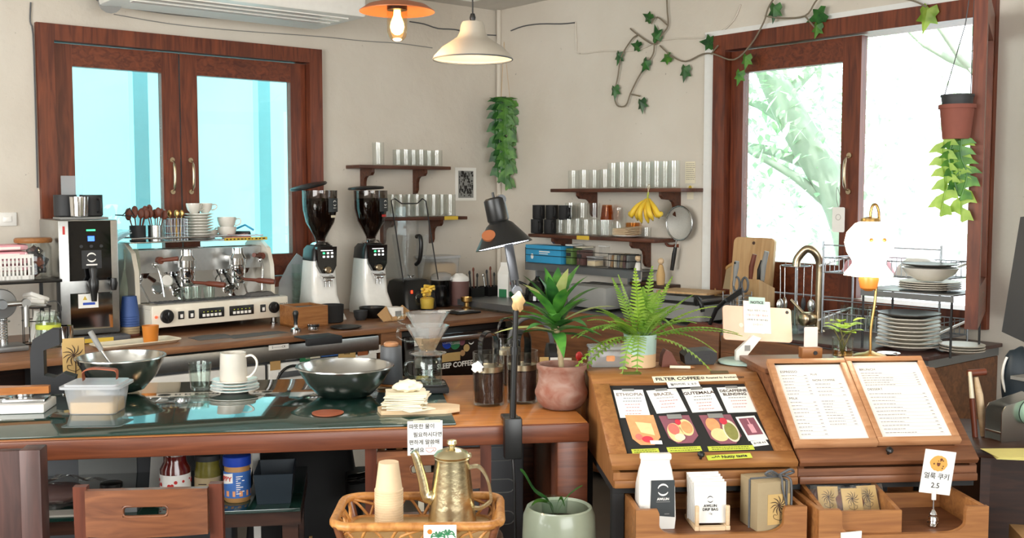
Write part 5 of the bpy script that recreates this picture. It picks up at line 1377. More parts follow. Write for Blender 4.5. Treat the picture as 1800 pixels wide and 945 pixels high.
for i in range(9):
    t = thing('paper_cup', 'patterned blue paper cup, ' + ORD[8 - i] + ' from the top of the upside down stack', 'paper cup', p + Vector((0,0,.0125 * i)),0, 'blue paper cups stacked beside the espresso machine')
    m = MB(); m.lathe([(.046,0),(.048,.003),(.047,.006),(.036,.105),(.0,.105)],26, cap0=False); m.build('wall', 'paper_blue' if i > 3 else ('kraft_grey' if i > 0 else 'leather_dark'), t)
p = atz(238,606, ZA + .0006)
t = thing('cream_tray', 'cream plastic tray on the worktop in front of the espresso machine', 'tray', p,ROTA + .12)
m = MB(); pts = rrect(-.2,.21,-.085,.085,.03); inn = rrect(-.18,.19,-.068,.068,.025); n = len(pts)
vs = [(x, y,.02) for x, y in pts] + [(x, y,.005) for x, y in inn] + [(x, y,.016) for x, y in pts] + [(x * .99, y * .98,0) for x, y in inn]
fs = [(i,(i + 1) % n, n + (i + 1) % n, n + i) for i in range(n)] + [tuple(range(n,2 * n))] + [(2 * n + (i + 1) % n,2 * n + i,3 * n + i,3 * n + (i + 1) % n) for i in range(n)] + [tuple(range(4 * n - 1,3 * n - 1,-1))] + [((i + 1) % n, i,2 * n + i,2 * n + (i + 1) % n) for i in range(n)]
m.add(vs, fs); m.build('tray', 'cream', t)
q = atz(265,602, ZA + .0066)
t = thing('amber_cup', 'small amber orange cup standing on the cream tray', 'cup', q)
m = MB(); m.lathe([(.032,0),(.034,.004),(.04,.085),(.037,.085),(.032,.008),(0,.007)],26, cap1=False); m.build('cup', 'orange', t)
p = atz(375,593, ZA + .0006); flatcloth('dark_cloth', 'dark folded cloth on the worktop under the espresso machine dial end', 'cloth', p,ROTA,.2,.13, 'cloth_grey',.008)
p = atz(452,588, ZA + .0006); flatcloth('dark_cloth', 'long grey cloth on the worktop under the espresso machine beside the wooden box', 'cloth', p,ROTA + .1,.32,.1, 'cloth_grey',.006)
p = A_(512,.10)
t = thing('acrylic_sheet', 'pale translucent panel leaning beside the espresso machine', 'panel', p,ROTA)
m = MB(); m.prism([(-.09,0),(.09,0),(.1,.33),(.04,.37),(-.02,.3),(-.08,.2)],0,.006); m.build('panel', 'plastic', t)
p = A_(526,.12)
for i in range(5): tumbler('stacked_glass', 'clear green tinted tumbler, ' + ORD[4 - i] + ' from the top of the stack beside the first grinder',.04,.1, p + Vector((0,0,.052 * i)), 'glass_thick', 'tumbler stack beside the grinder',.046)
p = A_(533,.60)
t = thing('wooden_knock_box', 'square wooden box beside the espresso machine with cups inside', 'box', p,ROTA)
m = MB(); w_ = .095
for x in (-w_, w_ - .012): m.box(x, x + .012,-.1,.1,0,.115)
for y in (-.1,.088): m.box(-w_ + .012, w_ - .012, y, y + .012,0,.115)
m.box(-w_, w_,-.1,.1,0,.01); m.build('box', 'oak', t)
m = MB(); m.box(-w_ + .013, w_ - .013,-.086,.086,.08,.1); m.build('filling', 'grey_dark', t)
p = atz(520,583, ZA + .0006)
t = thing('tamper', 'coffee tamper with black handle standing beside the black mat', 'tamper', p)
m = MB(); m.lathe([(.029,0),(.029,.018),(.012,.024),(.009,.035),(.012,.04)],24); m.build('base', 'chrome', t); m = MB(); m.lathe([(.011,.041),(.009,.055),(.014,.085),(.017,.1),(.012,.112),(0,.114)],22); m.build('handle', 'black', t)
p = atz(557,592, ZA + .0006)
t = thing('tamping_mat', 'black rubber tamping mat hanging over the worktop edge', 'mat', p,ROTA)
m = MB(); m.box(-.1,.1,-.06,.06,0,.008,.003); m.box(-.1,.1,-.085,-.0605,-.03,.008,.004); m.build('mat', 'rubber', t)
t = thing('coffee_leveller', 'short steel coffee leveller resting on the black mat', 'leveller', atz(551,580, ZA + .0092))
m = MB(); m.lathe([(.028,0),(.03,.004),(.03,.014),(.026,.016),(.03,.018),(.031,.034),(0,.036)],26); m.build('body', 'chrome', t); m = MB(); m.cyl(.0312,.02,.03,26); m.build('grip', 'black', t)
# two grinders
def grinder(px, label, tilt, sticker):
    p = A_(px,.33)
    t = thing('coffee_grinder', label, 'grinder', p,ROTA - .12); t.scale = (.98,.98,.935)
    m = MB(); P = [(-.105,0),(.105,0),(.1,.05),(.085,.15),(.08,.34),(-.08,.34),(-.085,.15),(-.1,.05)]
    vs = []; prof = [(0,.088,.18,.19),(.05,.088,.12,.19),(.14,.083,.06,.17),(.3,.078,.045,.15),(.36,.076,.045,.14)]
    n = 0; lv = []
    for z, hw, fr_, bk in prof:
        ring = rrect(-hw, hw,-fr_, bk,.03,4); lv.append([(x, y, z) for x, y in ring])
    N = len(lv[0]); vs = [q for r_ in lv for q in r_]; fs = []
    for i in range(len(lv) - 1):
        for k in range(N): k2 = (k + 1) % N; fs.append((i * N + k, i * N + k2,(i + 1) * N + k2,(i + 1) * N + k))
    fs += [tuple(range(N - 1,-1,-1)), tuple(range((len(lv) - 1) * N, len(lv) * N))]
    m = MB(); m.add(vs, fs); m.build('body', 'white_gloss', t)
    m = MB(); pr = [(.3605,.078,.05,.14),(.43,.074,.05,.13),(.455,.06,.04,.11)]; lv = []
    for z, hw, fr_, bk in pr: lv.append([(x, y, z) for x, y in rrect(-hw, hw,-fr_, bk,.03,4)])
    vs = [q for r_ in lv for q in r_]; fs = []
    for i in range(2):
        for k in range(N): k2 = (k + 1) % N; fs.append((i * N + k, i * N + k2,(i + 1) * N + k2,(i + 1) * N + k))
    fs += [tuple(range(N - 1,-1,-1)), tuple(range(2 * N,3 * N))]
    m.add(vs, fs); m.build('head', 'black', t)
    m = MB(); m.at((0,.02,0)); m.lathe([(.06,.456),(.062,.462),(.05,.475),(.04,.48)],26); m.build('collar', 'chrome', t)
    m = MB(); m.prism([(-.062,.45),(.062,.45),(.058,.33),(.035,.285),(-.035,.285),(-.058,.33)],-.085,-.051); sp = m.build('display_housing', 'black_gloss', t)
    m = MB(); m.box(-.04,.035,-.0865,-.0855,.425,.429); m.build('screen_line', 'led_white', sp)
    for i in range(6):
        x = -.028 + (i % 3)*.026; z = .405 - (i // 3)*.022
        m = MB(); m.box(x, x + .013,-.0865,-.0855, z, z + .011); m.build('screen_icon', 'led_green' if i == 0 else 'led_white', sp)
    m = MB(); m.at((0,-.09,.305),(PI / 2,0,0)); m.lathe([(.022,-.005),(.022,.01),(.016,.014),(.016,.006),(0,.006)],20); m.build('chute', 'nickel', t)
    m = MB(); m.tube([(-.03,-.05,.265),(-.034,-.1,.26),(.034,-.1,.26),(.03,-.05,.265)],.007,8); m.box(-.026,.026,-.105,-.06,.235,.25,.004); m.tube([(-.01,-.08,.235),(-.014,-.085,.2)],.006,8); m.tube([(.012,-.08,.235),(.012,-.085,.2)],.006,8); m.build('fork', 'chrome', t)
    hp = [(.03,.478),(.032,.5),(.05,.535),(.085,.6),(.102,.68),(.105,.80),(.102,.8),(.099,.68),(.082,.603),(.048,.54),(.027,.5)]
    m = MB(); m.at((0,.02,0)); m.lathe(hp,36, cap0=False, cap1=False); m.build('hopper', 'hopper', t)
    m = MB(); m.at((0,.02,0)); m.lathe([(0,.485),(.026,.49),(.027,.505),(.046,.542),(.08,.605),(.097,.68),(.098,.735),(.07,.748),(0,.752)],30); m.build('beans', 'beans', t)
    m = MB(); m.at((-.02 + tilt * .2,.02,.803 - tilt * .06),(0, tilt,0)); m.lathe([(0,-.0),(.105,.0),(.113,.006),(.108,.016),(.06,.022),(0,.024)],36); m.build('lid', 'black', t)
    m = MB(); m.box(.0,.062,-.0845,-.0825,.66,.75); m.v = [Vector((v.x, v.y - .0, v.z)) for v in m.v]
    vs = []; fs = []
    for i in range(7):
        a = R(-84 + i * 9); 
        for z in (.665,.75): vs.append((.1062 * math.cos(a) + 0,.02 + .1062 * math.sin(a), z))
    for i in range(6): fs.append((2 * i,2 * i + 2,2 * i + 3,2 * i + 1))
    m = MB(); m.add(vs, fs); hl = m.build('hopper_label', 'label_black', t)
    a = R(-57); c = Vector((.1072 * math.cos(a),.02 + .1072 * math.sin(a),0))
    lg = ring_logo(hl, 'paper',0,0,0,.015); lg.location = (c.x, c.y,.72); lg.rotation_euler = (0,0, a + PI / 2)
    w_ = text('AWLUN',.008, 'paper', hl,(c.x, c.y,.69),(PI / 2,0, a + PI / 2))
    vs = []; fs = []
    for i in range(4):
        a = R(-72 + i * 9)
        for z in (.63,.645): r_ = .1005; vs.append((r_ * math.cos(a),.02 + r_ * math.sin(a), z))
    for i in range(3): fs.append((2 * i,2 * i + 2,2 * i + 3,2 * i + 1))
    m = MB(); m.add(vs, fs); m.build('bean_sticker', sticker, t)
    return t
g1 = grinder(566, 'white and black coffee grinder with bean hopper beside the wooden box, its lid tipped',-.24, 'cream')
g2 = grinder(655, 'white and black coffee grinder with a red hopper sticker beside the blender',-.05, 'red')
p = A_(582,.56); m = MB(); m.lathe([(.062,0),(.066,.004),(.07,.1),(.066,.1),(.06,.01),(0,.01)],26, cap1=False); o = m.build('knock_bin', 'black_matte', None, p); tag(o, 'round black knock bin at the foot of the first grinder', 'bin')
p = atz(608,577, ZA + .0006); m = MB(); m.lathe([(.05,0),(.085,.008),(.085,.013),(.05,.006),(0,.006)],26); tag(m.build('black_dish', 'black', None, p), 'flat black dish on the worktop between the two grinders', 'dish')
p = atz(634,562, ZA + .0006); m = MB(); m.lathe([(.026,0),(.038,.02),(.042,.055),(.039,.055),(.034,.02),(0,.008)],24, cap1=False); tag(m.build('small_cup', 'charcoal', None, p), 'small dark cup on the worktop before the second grinder', 'cup')
p = atz(655,558, ZA + .0006); m = MB(); m.lathe([(.04,0),(.075,.04),(.08,.065),(.077,.065),(.07,.04),(0,.01)],26, cap1=False); tag(m.build('black_bowl', 'black', None, p), 'black bowl on the foot of the second grinder', 'bowl')
p = atz(692,562, ZA + .0006)
t = thing('kraft_parcel', 'small box half wrapped in crumpled brown paper on the worktop', 'parcel', p,ROTA)
m = MB(); m.box(-.03,.045,-.035,.04,0,.075,.003); m.build('box', 'paper', t)
m = MB(); m.box(-.012,.03,-.0365,-.0355,.02,.055); m.build('print', 'grey', t)
m = MB(); rnd = random.Random(2)
for k in range(5):
    x = -.1 + k * .02; m.add([(x,-.05,0),(x + .05,-.055,.01),(x + .07,.03,.06 + .02 * rnd.random()),(x + .02,.05,.03),(x,-.05,.003),(x + .05,-.055,.013),(x + .07,.03,.063 + .02 * rnd.random()),(x + .02,.05,.033)], [(3,2,1,0),(4,5,6,7),(0,1,5,4),(1,2,6,5),(2,3,7,6),(3,0,4,7)])
m.add([(.046,-.04,.0),(.09,-.03,.05),(.08,.03,.08),(.046,.03,.06)], [(0,1,2,3)])
m.build('wrapper', 'kraft', t)
# blender
p = A_(722,.2)
t = thing('blender', 'black blender with clear jug inside a smoky sound cover', 'blender', p,ROTA - .1); t.scale = (1.04,)*3
m = MB(); lv = []
for z, hw, f_, b_k in ((0,.115,.14,.14),(.1,.112,.13,.14),(.16,.095,.09,.13),(.175,.08,.08,.1)): lv.append([(x, y, z) for x, y in rrect(-hw, hw,-f_, b_k,.03)])
N = len(lv[0]); vs = [q for r_ in lv for q in r_]; fs = []
for i in range(3):
    for k in range(N): k2 = (k + 1) % N; fs.append((i * N + k, i * N + k2,(i + 1) * N + k2,(i + 1) * N + k))
fs += [tuple(range(N - 1,-1,-1)), tuple(range(3 * N,4 * N))]
m.add(vs, fs); m.build('base', 'black', t)
m = MB(); m.at((-.02,-.132,.09),(PI / 2,0,0)); m.cyl(.02,0,.012,18); m.build('dial', 'charcoal', t); m = MB(); m.box(-.07,-.06,-.137,-.13,.1,.118); m.build('switch', 'led_red', t); m = MB(); m.box(.0,.06,-.137,-.131,.11,.12); m.build('badge', 'paper', t)
m = MB(); lv = []
for z, h_ in ((.18,.055),(.2,.06),(.45,.09)): lv.append([(x, y, z) for x, y in rrect(-h_, h_,-h_, h_,.02)])
vs = [q for r_ in lv for q in r_]; fs = []
for i in range(2):
    for k in range(N): k2 = (k + 1) % N; fs.append((i * N + k, i * N + k2,(i + 1) * N + k2,(i + 1) * N + k))
fs.append(tuple(range(N - 1,-1,-1))); m.add(vs, fs); m.build('jug', 'acrylic', t)
m = MB(); m.tube(smooth([(-.0,-.08,.44),(-.0,-.125,.44),(-.0,-.135,.38),(-.0,-.115,.3),(.0,-.07,.27)],4),.013,8); m.build('jug_handle', 'black', t)
m = MB(); m.at((0,0,.185)); 
for k in range(4): a = k * PI / 2; m.add([(0,0,0),(.03 * math.cos(a),.03 * math.sin(a),.016),(.03 * math.cos(a + .4),.03 * math.sin(a + .4),.012)], [(0,1,2)])
m.cyl(.01,0,.012,10); m.build('blade', 'steel', t)
m = MB(); hw = .12
pr = [(-.13,.175),(.12,.175),(.14,.60),(.1,.66),(.02,.66)]
m.prism(pr,-hw,-hw + .004, 'x'); m.prism(pr, hw - .004, hw, 'x'); m.box(-hw, hw,.116,.12,.175,.62); m.build('sound_cover', 'acrylic', t)
m = MB(); m.tube([(-hw,-.13,.175),(-hw,.02,.66),(-hw * .8,.02,.67),(-hw * .4,.02,.64),(hw * .5,.02,.64),(hw * .8,.02,.67),(hw,.02,.655),(hw,-.13,.175)],.004,6); m.build('cover_edge', 'charcoal', t)
p = atz(751,544, ZA + .0006)
t = thing('measuring_jug', 'clear measuring jug of cut yellow fruit on the worktop before the blender', 'jug', p,ROTA)
m = MB(); m.lathe([(.042,0),(.045,.005),(.052,.11),(.049,.11),(.042,.008),(0,.007)],24, cap1=False); m.build('cup', 'glassware', t)
m = MB(); m.tube(smooth([(-.05,0,.1),(-.08,0,.095),(-.082,0,.05),(-.047,0,.03)],4),.006,8); m.build('handle', 'glass_thick', t)
m = MB(); m.lathe([(.04,.009),(.046,.07),(.03,.08),(0,.082)],20); m.build('puree', 'mango', t)
rnd = random.Random(6)
for i in range(10):
    q = tag(MB().at((0,0,0),(rnd.uniform(-.7,.7), rnd.uniform(-.7,.7), rnd.uniform(0,3))).box(-.03,.03,-.008,.008,-.008,.008,.003).build('fruit_piece', 'mango', None, p + Vector((rnd.uniform(-.028,.028), rnd.uniform(-.028,.028),.088 + .007 * i))), 'stick of cut yellow fruit piled on top of the measuring jug', 'fruit', 'cut fruit in the measuring jug')
def tub(label, px, d, w_, h_, mt='plastic_milky', lid='white', inner=None, z=ZA + .0006):
    p = A_(px, d, z)
    t = thing('storage_tub', label, 'container', p,ROTA)
    m = MB(); lv = []
    for zz, s_ in ((0,.9),(h_ * .92,1)): lv.append([(x, y, zz) for x, y in rrect(-w_ * s_, w_ * s_,-.09 * s_,.09 * s_,.02)])
    N = len(lv[0]); m.add([q for r_ in lv for q in r_], [(k,(k + 1) % N, N + (k + 1) % N, N + k) for k in range(N)] + [tuple(range(N - 1,-1,-1))]); m.build('tub', mt, t)
    if lid: m = MB(); m.prism(rrect(-w_ * 1.05, w_ * 1.05,-.096,.096,.02), h_ * .92, h_, 'z'); m.build('lid', lid, t)
    if inner: m = MB(); m.box(-w_ * .85, w_ * .85,-.075,.075,.006, h_ * .75,.02); m.build('contents', inner, t)
    return t
tub('milky storage tub with white lid standing on another tub against the wall',770,.13,.12,.19, 'plastic', 'plastic_milky', 'kraft_light', ZA + .1312)
tub('lower milky storage tub against the wall under the lidded tub',770,.13,.13,.13, 'plastic_milky', 'white', 'cup_paper')
p = A_(776,.26)
t = thing('clear_pitcher', 'clear plastic canister with rounded lid behind the yellow fruit jug', 'container', p)
m = MB(); m.lathe([(.06,0),(.066,.005),(.07,.17),(.067,.17),(.062,.01),(0,.008)],26, cap1=False); m.build('body', 'smoke', t); m = MB(); m.lathe([(.073,.171),(.073,.195),(.06,.21),(.03,.222),(0,.224)],26); m.build('lid', 'plastic', t)
p = A_(807,.3)
t = thing('sugar_bin', 'dark ribbed bin with white paper inside behind the scale', 'bin', p)
m = MB(); m.lathe([(.055,0),(.06,.005),(.068,.16),(.065,.16),(.056,.01),(0,.01)],26, cap1=False); m.build('bin', 'cocoa', t); m = MB(); m.ball((0,0,.165),.06,.05,.045,12,8, fn=lambda d: 1 + .12 * math.sin(9 * d.x + 7 * d.y)); m.build('paper', 'paper', t)
for i,(px, lb) in enumerate(((832, 'black utensil bin of stirrers by the corner, the one nearer the brown bin'),(862, 'black utensil bin of stirrers by the corner, the one nearer the milk carton'))):
    p = A_(px,.28)
    t = thing('utensil_bin', lb, 'bin', p,ROTA, 'black utensil bins in the corner')
    m = MB(); w_ = .055
    for x in (-w_, w_ - .004): m.box(x, x + .004,-.05,.05,0,.11)
    for y in (-.05,.046): m.box(-w_ + .004, w_ - .004, y, y + .004,0,.11)
    m.box(-w_, w_,-.05,.05,0,.004); m.build('box', 'black', t)
    for k in range(4):
        q = thing('stirrer', ORD[k] + ' long handled stirrer in the bin ' + ('nearer the brown bin' if i == 0 else 'nearer the milk carton'), 'utensil', p + UA * (-.03 + .02 * k) + Vector((0,0,.006)),ROTA, 'stirrers in the black bins')
        m = MB(); d = Vector((.15*(k - 1.5)*.4,.1,1)).normalized(); m.tube([(0,0,0), d * (.17 + .02*(k % 3))],.005,8); m.build('handle', ['steel', 'charcoal', 'leather_dark', 'black'][k], q); m = MB(); m.ball(d * (.18 + .02*(k % 3)),.009,.006,.016,10,6); m.build('tip', ['steel', 'charcoal', 'leather_dark', 'black'][k], q)
p = A_(820,.5); t = thing('portafilter_stand', 'steel portafilter basket standing before the black utensil bins', 'filter', p)
m = MB(); m.lathe([(.03,0),(.032,.01),(.015,.016),(.015,.04),(.035,.05),(.036,.075),(.033,.075),(.03,.055),(0,.05)],22); m.build('filter', 'brass', t)
p = atz(775,550, ZA + .0006); t = thing('white_handle_knife', 'white handled spatula lying on the worktop by the fruit jug', 'spatula', p,ROTA - .5)
m = MB(); m.box(-.02,.09,-.014,.014,.001,.02,.007); m.build('handle', 'white', t); m = MB(); m.box(-.12,-.0205,-.012,.012,.006,.009); m.build('blade', 'steel', t)
p = atz(815,550, ZA + .0006); t = thing('flat_scale', 'flat black coffee scale with pale top near the worktop edge', 'scale', p,ROTA)
m = MB(); m.box(-.09,.09,-.06,.06,0,.014,.004); m.build('base', 'black', t); m = MB(); m.box(-.07,.05,-.045,.045,.0145,.02,.002); m.build('pan', 'steel', t)
p = A_(890,.42)
t = thing('milk_carton', 'white gable top milk carton in the corner behind the lamp arm', 'carton', p,ROTA + .3)
m = MB(); m.box(-.042,.042,-.042,.042,0,.2,.002); m.prism([(-.042,.2),(.042,.2),(.006,.25),(.006,.275),(-.006,.275),(-.006,.25)],-.042,.042); m.build('carton', 'paper', t)
m = MB(); m.box(-.0426,-.0421,-.03,.03,.04,.1); m.box(-.03,.03,-.0428,-.0421,.05,.085); m.build('print', 'green', t); m = MB(); m.box(-.02,.02,-.0429,-.0421,.13,.15); m.build('print_mark', 'red', t)
# things on the pine counter under the corner window
ZBT = ZB - .0115
def B_(px, d, z=ZBT):
    q = onB(px,520, d); return Vector((q.x, q.y, z))
for px, mt, lb in ((1121, 'white', 'wooden peg doll in a white dress behind the fern'),(1161, 'kraft_light', 'plain wooden peg doll near the strainer')):
    p = B_(px,.12,0); top = onB(px,447 if px < 1140 else 452,.12).z
    t = thing('peg_doll', lb, 'doll',(p.x, p.y, top - .16),0)
    m = MB(); m.lathe([(.02,0),(.024,.01),(.026,.06),(.014,.11),(.01,.118),(0,.12)],18); m.build('body', mt, t)
    m = MB(); m.ball((0,0,.138),.019, seg=14, rings=10); m.build('head', 'pale_wood', t)
    st = thing('wall_block', 'small dark wooden wall block under the ' + lb.split(' behind')[0].split(' near')[0], 'bracket',(p.x, p.y, top - .1605),ROTB)
    m = MB(); m.box(-.05,.05,-.03,.118,-.02,0,.003); m.box(-.012,.012,.08,.118,-.07,-.0205); m.build('block', 'dark_wood', st)
p = B_(1208,.30)
t = thing('electric_griddle', 'grey electric griddle with black plate on the pine counter behind the fern', 'griddle', p,ROTB)
m = MB(); m.prism(rrect(-.24,.24,-.17,.17,.03),.02,.1, 'z'); m.build('body', 'grey', t); m = MB(); m.prism(rrect(-.22,.22,-.15,.15,.03),.1005,.116, 'z'); m.build('plate', 'black', t)
for x in (-.2,.2):
    for y in (-.13,.13): m = MB(); m.at((x, y,0)); m.cyl(.02,0,.0195,12); m.build('foot', 'black', t)
m = MB(); m.tube(smooth([(.2,-.16,.11),(.235,-.2,.15),(.27,-.21,.13),(.28,-.2,.08)],4),.012,8); m.build('handle', 'black', t)
t = thing('baking_sheet', 'dark baking sheet lying across the electric griddle', 'tray', p + Vector((0,0,.1166)),ROTB + .1)
m = MB(); m.prism(rrect(-.22,.2,-.16,.14,.02),0,.008, 'z'); m.box(-.22,.2,-.16,-.152,.008,.024); m.build('sheet', 'grey_steel', t)
t = thing('chopping_sheet', 'thin pale wooden board resting on the baking sheet', 'board', p + Vector((.02,.04,.1422)),ROTB + .2)
m = MB(); m.prism(rrect(-.16,.16,-.1,.12,.02),0,.01, 'z'); m.build('board', 'board_wood', t)
p = B_(1055,.32)
t = thing('toaster_oven', 'low grey toaster on the pine counter between the two leafy plants', 'toaster', p,ROTB)
m = MB(); m.box(-.17,.17,-.12,.12,.01,.15,.03); m.build('body', 'grey', t); m = MB(); m.box(-.13,.13,-.03,.0,.1502,.153); m.box(-.13,.13,.04,.07,.1502,.153); m.build('slot', 'black', t)
m = MB(); m.box(-.15,.15,-.1,.1,0,.0098); m.build('foot', 'black', t)
p = B_(945,.3)
t = thing('black_kettle', 'black pouring kettle with yellow tag behind the terracotta pot plant', 'kettle', p)
m = MB(); m.lathe([(.07,0),(.085,.01),(.08,.08),(.055,.12),(.05,.125),(.02,.14),(.012,.16),(0,.162)],26); m.build('body', 'black_gloss', t); m = MB(); m.tube(smooth([(.07,0,.04),(.13,0,.08),(.15,0,.14)],4),.008,8); m.build('spout', 'black', t); m = MB(); m.tube(smooth([(-.07,0,.1),(-.13,0,.12),(-.13,0,.04),(-.08,0,.03)],4),.009,8); m.build('handle', 'black', t)
p = B_(1235,.56, ZB + .0006)
flatcloth('brown_cloth', 'dark brown cloth on the edge of the pine counter by the tablet stand', 'cloth', B_(1245,.5),ROTB,.2,.12, 'leather_dark',.02,.008)
def lean_board(label, px, d, w_, h_, tilt, mt, rz=0, hole=True, th=.018, grp=None):
    p = B_(px, d)
    t = thing('chopping_board', label, 'chopping board', p, group=grp, rot=(tilt,0,ROTB + rz))
    pts = rrect(-w_, w_,0, h_,.03)
    m = MB(); m.prism(pts,0, th); m.build('board', mt, t)
    if hole: m = MB(); m.at((0,-.0005, h_ - .03),(PI / 2,0,0)); m.cyl(.009,0,.002,14); m.build('hanging_hole', 'dark_wood', t)
    return t
lean_board('large pale wooden chopping board leaning against the window frame',1314,.12,.13,.45,-.12, 'board_wood',.05)
p = B_(1288,.06)
t = thing('round_sieve', 'round wooden hoop sieve leaning among the chopping boards', 'sieve', p, rot=(-.25,0,ROTB))
m = MB(); m.tube([(.15 * math.cos(2 * PI * k / 36),0,.165 + .15 * math.sin(2 * PI * k / 36)) for k in range(36)],.009,8, True); m.build('hoop', 'cane', t); m = MB(); m.at((0,.004,.165),(PI / 2,0,0)); m.cyl(.145,0,.004,32); m.build('disc', 'kraft_grey', t)
p = B_(1327,.28)
t = thing('knife_block', 'angled wooden knife block by the window', 'knife block', p,ROTB)
m = MB(); m.prism([(-.06,0),(.07,0),(.07,.2),(-.06,.25)],-.07,.07, 'x'); m.build('block', 'board_wood', t)
for i,(x, y, L, mt, lb) in enumerate(((-.045,.02,.13, 'leather_dark', 'brown handled knife in the wooden block, nearest the sieve'),(.0,.03,.1, 'black', 'black handled knife in the middle of the wooden block'),(.045,.0,.15, 'grey', 'grey curved handle of a peeler in the wooden block'))):
    k = thing('knife', lb, 'knife', p + UB * x + UA * y + Vector((0,0,.24)),ROTB, 'knives in the wooden block')
    m = MB(); m.tube([(0,0,0),(.005,.0, L * .5),(.02,.005, L)], [.01,.014,.012],8); m.build('handle', mt, k); m = MB(); m.box(-.01,.01,-.002,.002,-.1,-.001); m.build('blade', 'steel', k)
p = B_(1296,.42)
t = thing('utensil_rack', 'narrow wire utensil rack holding scissors by the knife block', 'rack', p,ROTB)
m = MB(); w_ = .05
for i in range(9):
    z = .01 + i * .02; m.tube([(-w_,-w_, z),(w_,-w_, z),(w_, w_, z),(-w_, w_, z)],.0018,5, True)
for x in (-w_,0, w_):
    for y in (-w_, w_): m.tube([(x, y,0),(x, y,.19)],.0025,6)
m.build('wires', 'wire', t)
t = thing('kitchen_scissors', 'grey handled kitchen scissors standing in the wire utensil rack', 'scissors', p + UB * .02 + Vector((0,0,.012)),ROTB)
m = MB(); m.add([(-.012,0,0),(.012,0,0),(.01,.003,.17),(-.012,.003,.17)], [(0,1,2,3)]); m.add([(-.012,-.003,0),(.012,-.003,0),(.01,0,.17),(-.012,0,.17)], [(3,2,1,0)]); m.build('blades', 'steel', t)
for s_ in (-1,1): m = MB(); m.tube([(s_ * .026 + .02 * math.cos(2 * PI * k / 18),0,.215 + .036 * math.sin(2 * PI * k / 18)) for k in range(18)],.006,6, True); m.tube([(s_ * .012,0,.185),(0,0,.165)],.007,6); m.build('handle', 'grey_dark', t)
t = thing('long_spatula', 'long steel spatula with grey handle standing in the utensil rack', 'spatula', p - UB * .025 + Vector((0,0,.012)),ROTB)
m = MB(); m.tube([(0,0,0),(-.0,.0,.2),(.015,0,.3),(.02,0,.33)], [.004,.005,.014,.012],8); m.build('handle', 'grey', t); m = MB(); m.at((.018,-.0,.322),(PI / 2,0,0)); m.cyl(.006,.0125,.0145,10); m.build('hole', 'black', t)
t = thing('black_knife', 'wide black bladed knife leaning in front of the round sieve', 'knife', B_(1276,.5),ROTB)
m = MB(); m.prism([(0,.16),(.1,.22),(.1,.19),(.02,.14)],-.003,.003); m.build('blade', 'black', t); m = MB(); m.tube([(.0,0,.15),(-.06,0,.1),(-.1,0,.02)], [.01,.012,.01],8); m.build('handle', 'black', t)
for px, lb in ((1357, 'clear glass jug upside down beside the knife block'),(1384, 'clear glass jug upside down beside the tap')):
    tumbler('upturned_jug', lb,.055,.13, B_(px,.42), 'glass_thick', None,.05, 'jug')
p = B_(1398,.2)
t = thing('utensil_stand', 'wire stand of hanging whisks and ladles before the window', 'stand', p,ROTB)
m = MB(); m.at(); m.lathe([(.07,0),(.07,.012),(.01,.02)],24); m.tube([(0,0,.015),(0,0,.33)],.005,8); m.tube([(.07 * math.cos(2 * PI * k / 20),.07 * math.sin(2 * PI * k / 20),.32) for k in range(20)],.003,6, True); m.tube([(-.07,0,.32),(.07,0,.32)],.003,6); m.build('stand', 'wire', t)
for k in range(5):
    a = 2 * PI * k / 5 + .4; x, y = .075 * math.cos(a),.075 * math.sin(a)
    q = thing('hanging_utensil', ['slotted spoon hanging on the wire stand nearest the knives', 'small whisk hanging on the wire stand behind the others', 'flat turner hanging on the wire stand nearest the window bar', 'ladle hanging on the front of the wire stand', 'tongs hanging on the wire stand beside the tap'][k], 'utensil', p + UB * x + UA * y + Vector((0,0,.322)),ROTB + a, 'utensils on the wire stand')
    m = MB(); m.tube([(0,0,.006),(0.008,0,.0),(.006,0,-.02),(.004,0,-.17)], [.002,.0025,.003,.003],6); m.build('handle', 'steel', q)
    m = MB(); m.ball((.004,0,-.2),.02,.008,.034,10,8); m.build('head', 'steel' if k != 1 else 'grey_dark', q)
p = B_(1431,.30)
t = thing('kitchen_tap', 'tall curved brushed tap over the sink at the window', 'tap', p,ROTB)
m = MB(); m.tube(smooth([(.03,0,0),(.03,0,.2),(.03,0,.34),(.015,-.02,.40),(-.02,-.04,.415),(-.055,-.06,.37),(-.06,-.065,.33)],5), [.02] * 8 + [.018] * 30,12) if False else m.tube(smooth([(.03,0,0),(.03,0,.2),(.03,0,.34),(.015,-.02,.40),(-.02,-.04,.415),(-.055,-.06,.37),(-.06,-.065,.33)],5),.02,12); m.build('spout', 'nickel', t)
m = MB(); m.at((.03,0,0)); m.lathe([(.032,0),(.032,.02),(.022,.03)],20); m.build('base', 'nickel', t)
m = MB(); m.at((.0,-.05,.08),(PI / 2,0,0)); m.lathe([(.024,-.04),(.034,-.03),(.034,.03),(.024,.04)],20); m.at(); m.tube([(-.01,-.06,.1),(-.07,-.09,.17)], [.009,.007],8); m.build('lever', 'nickel', t)
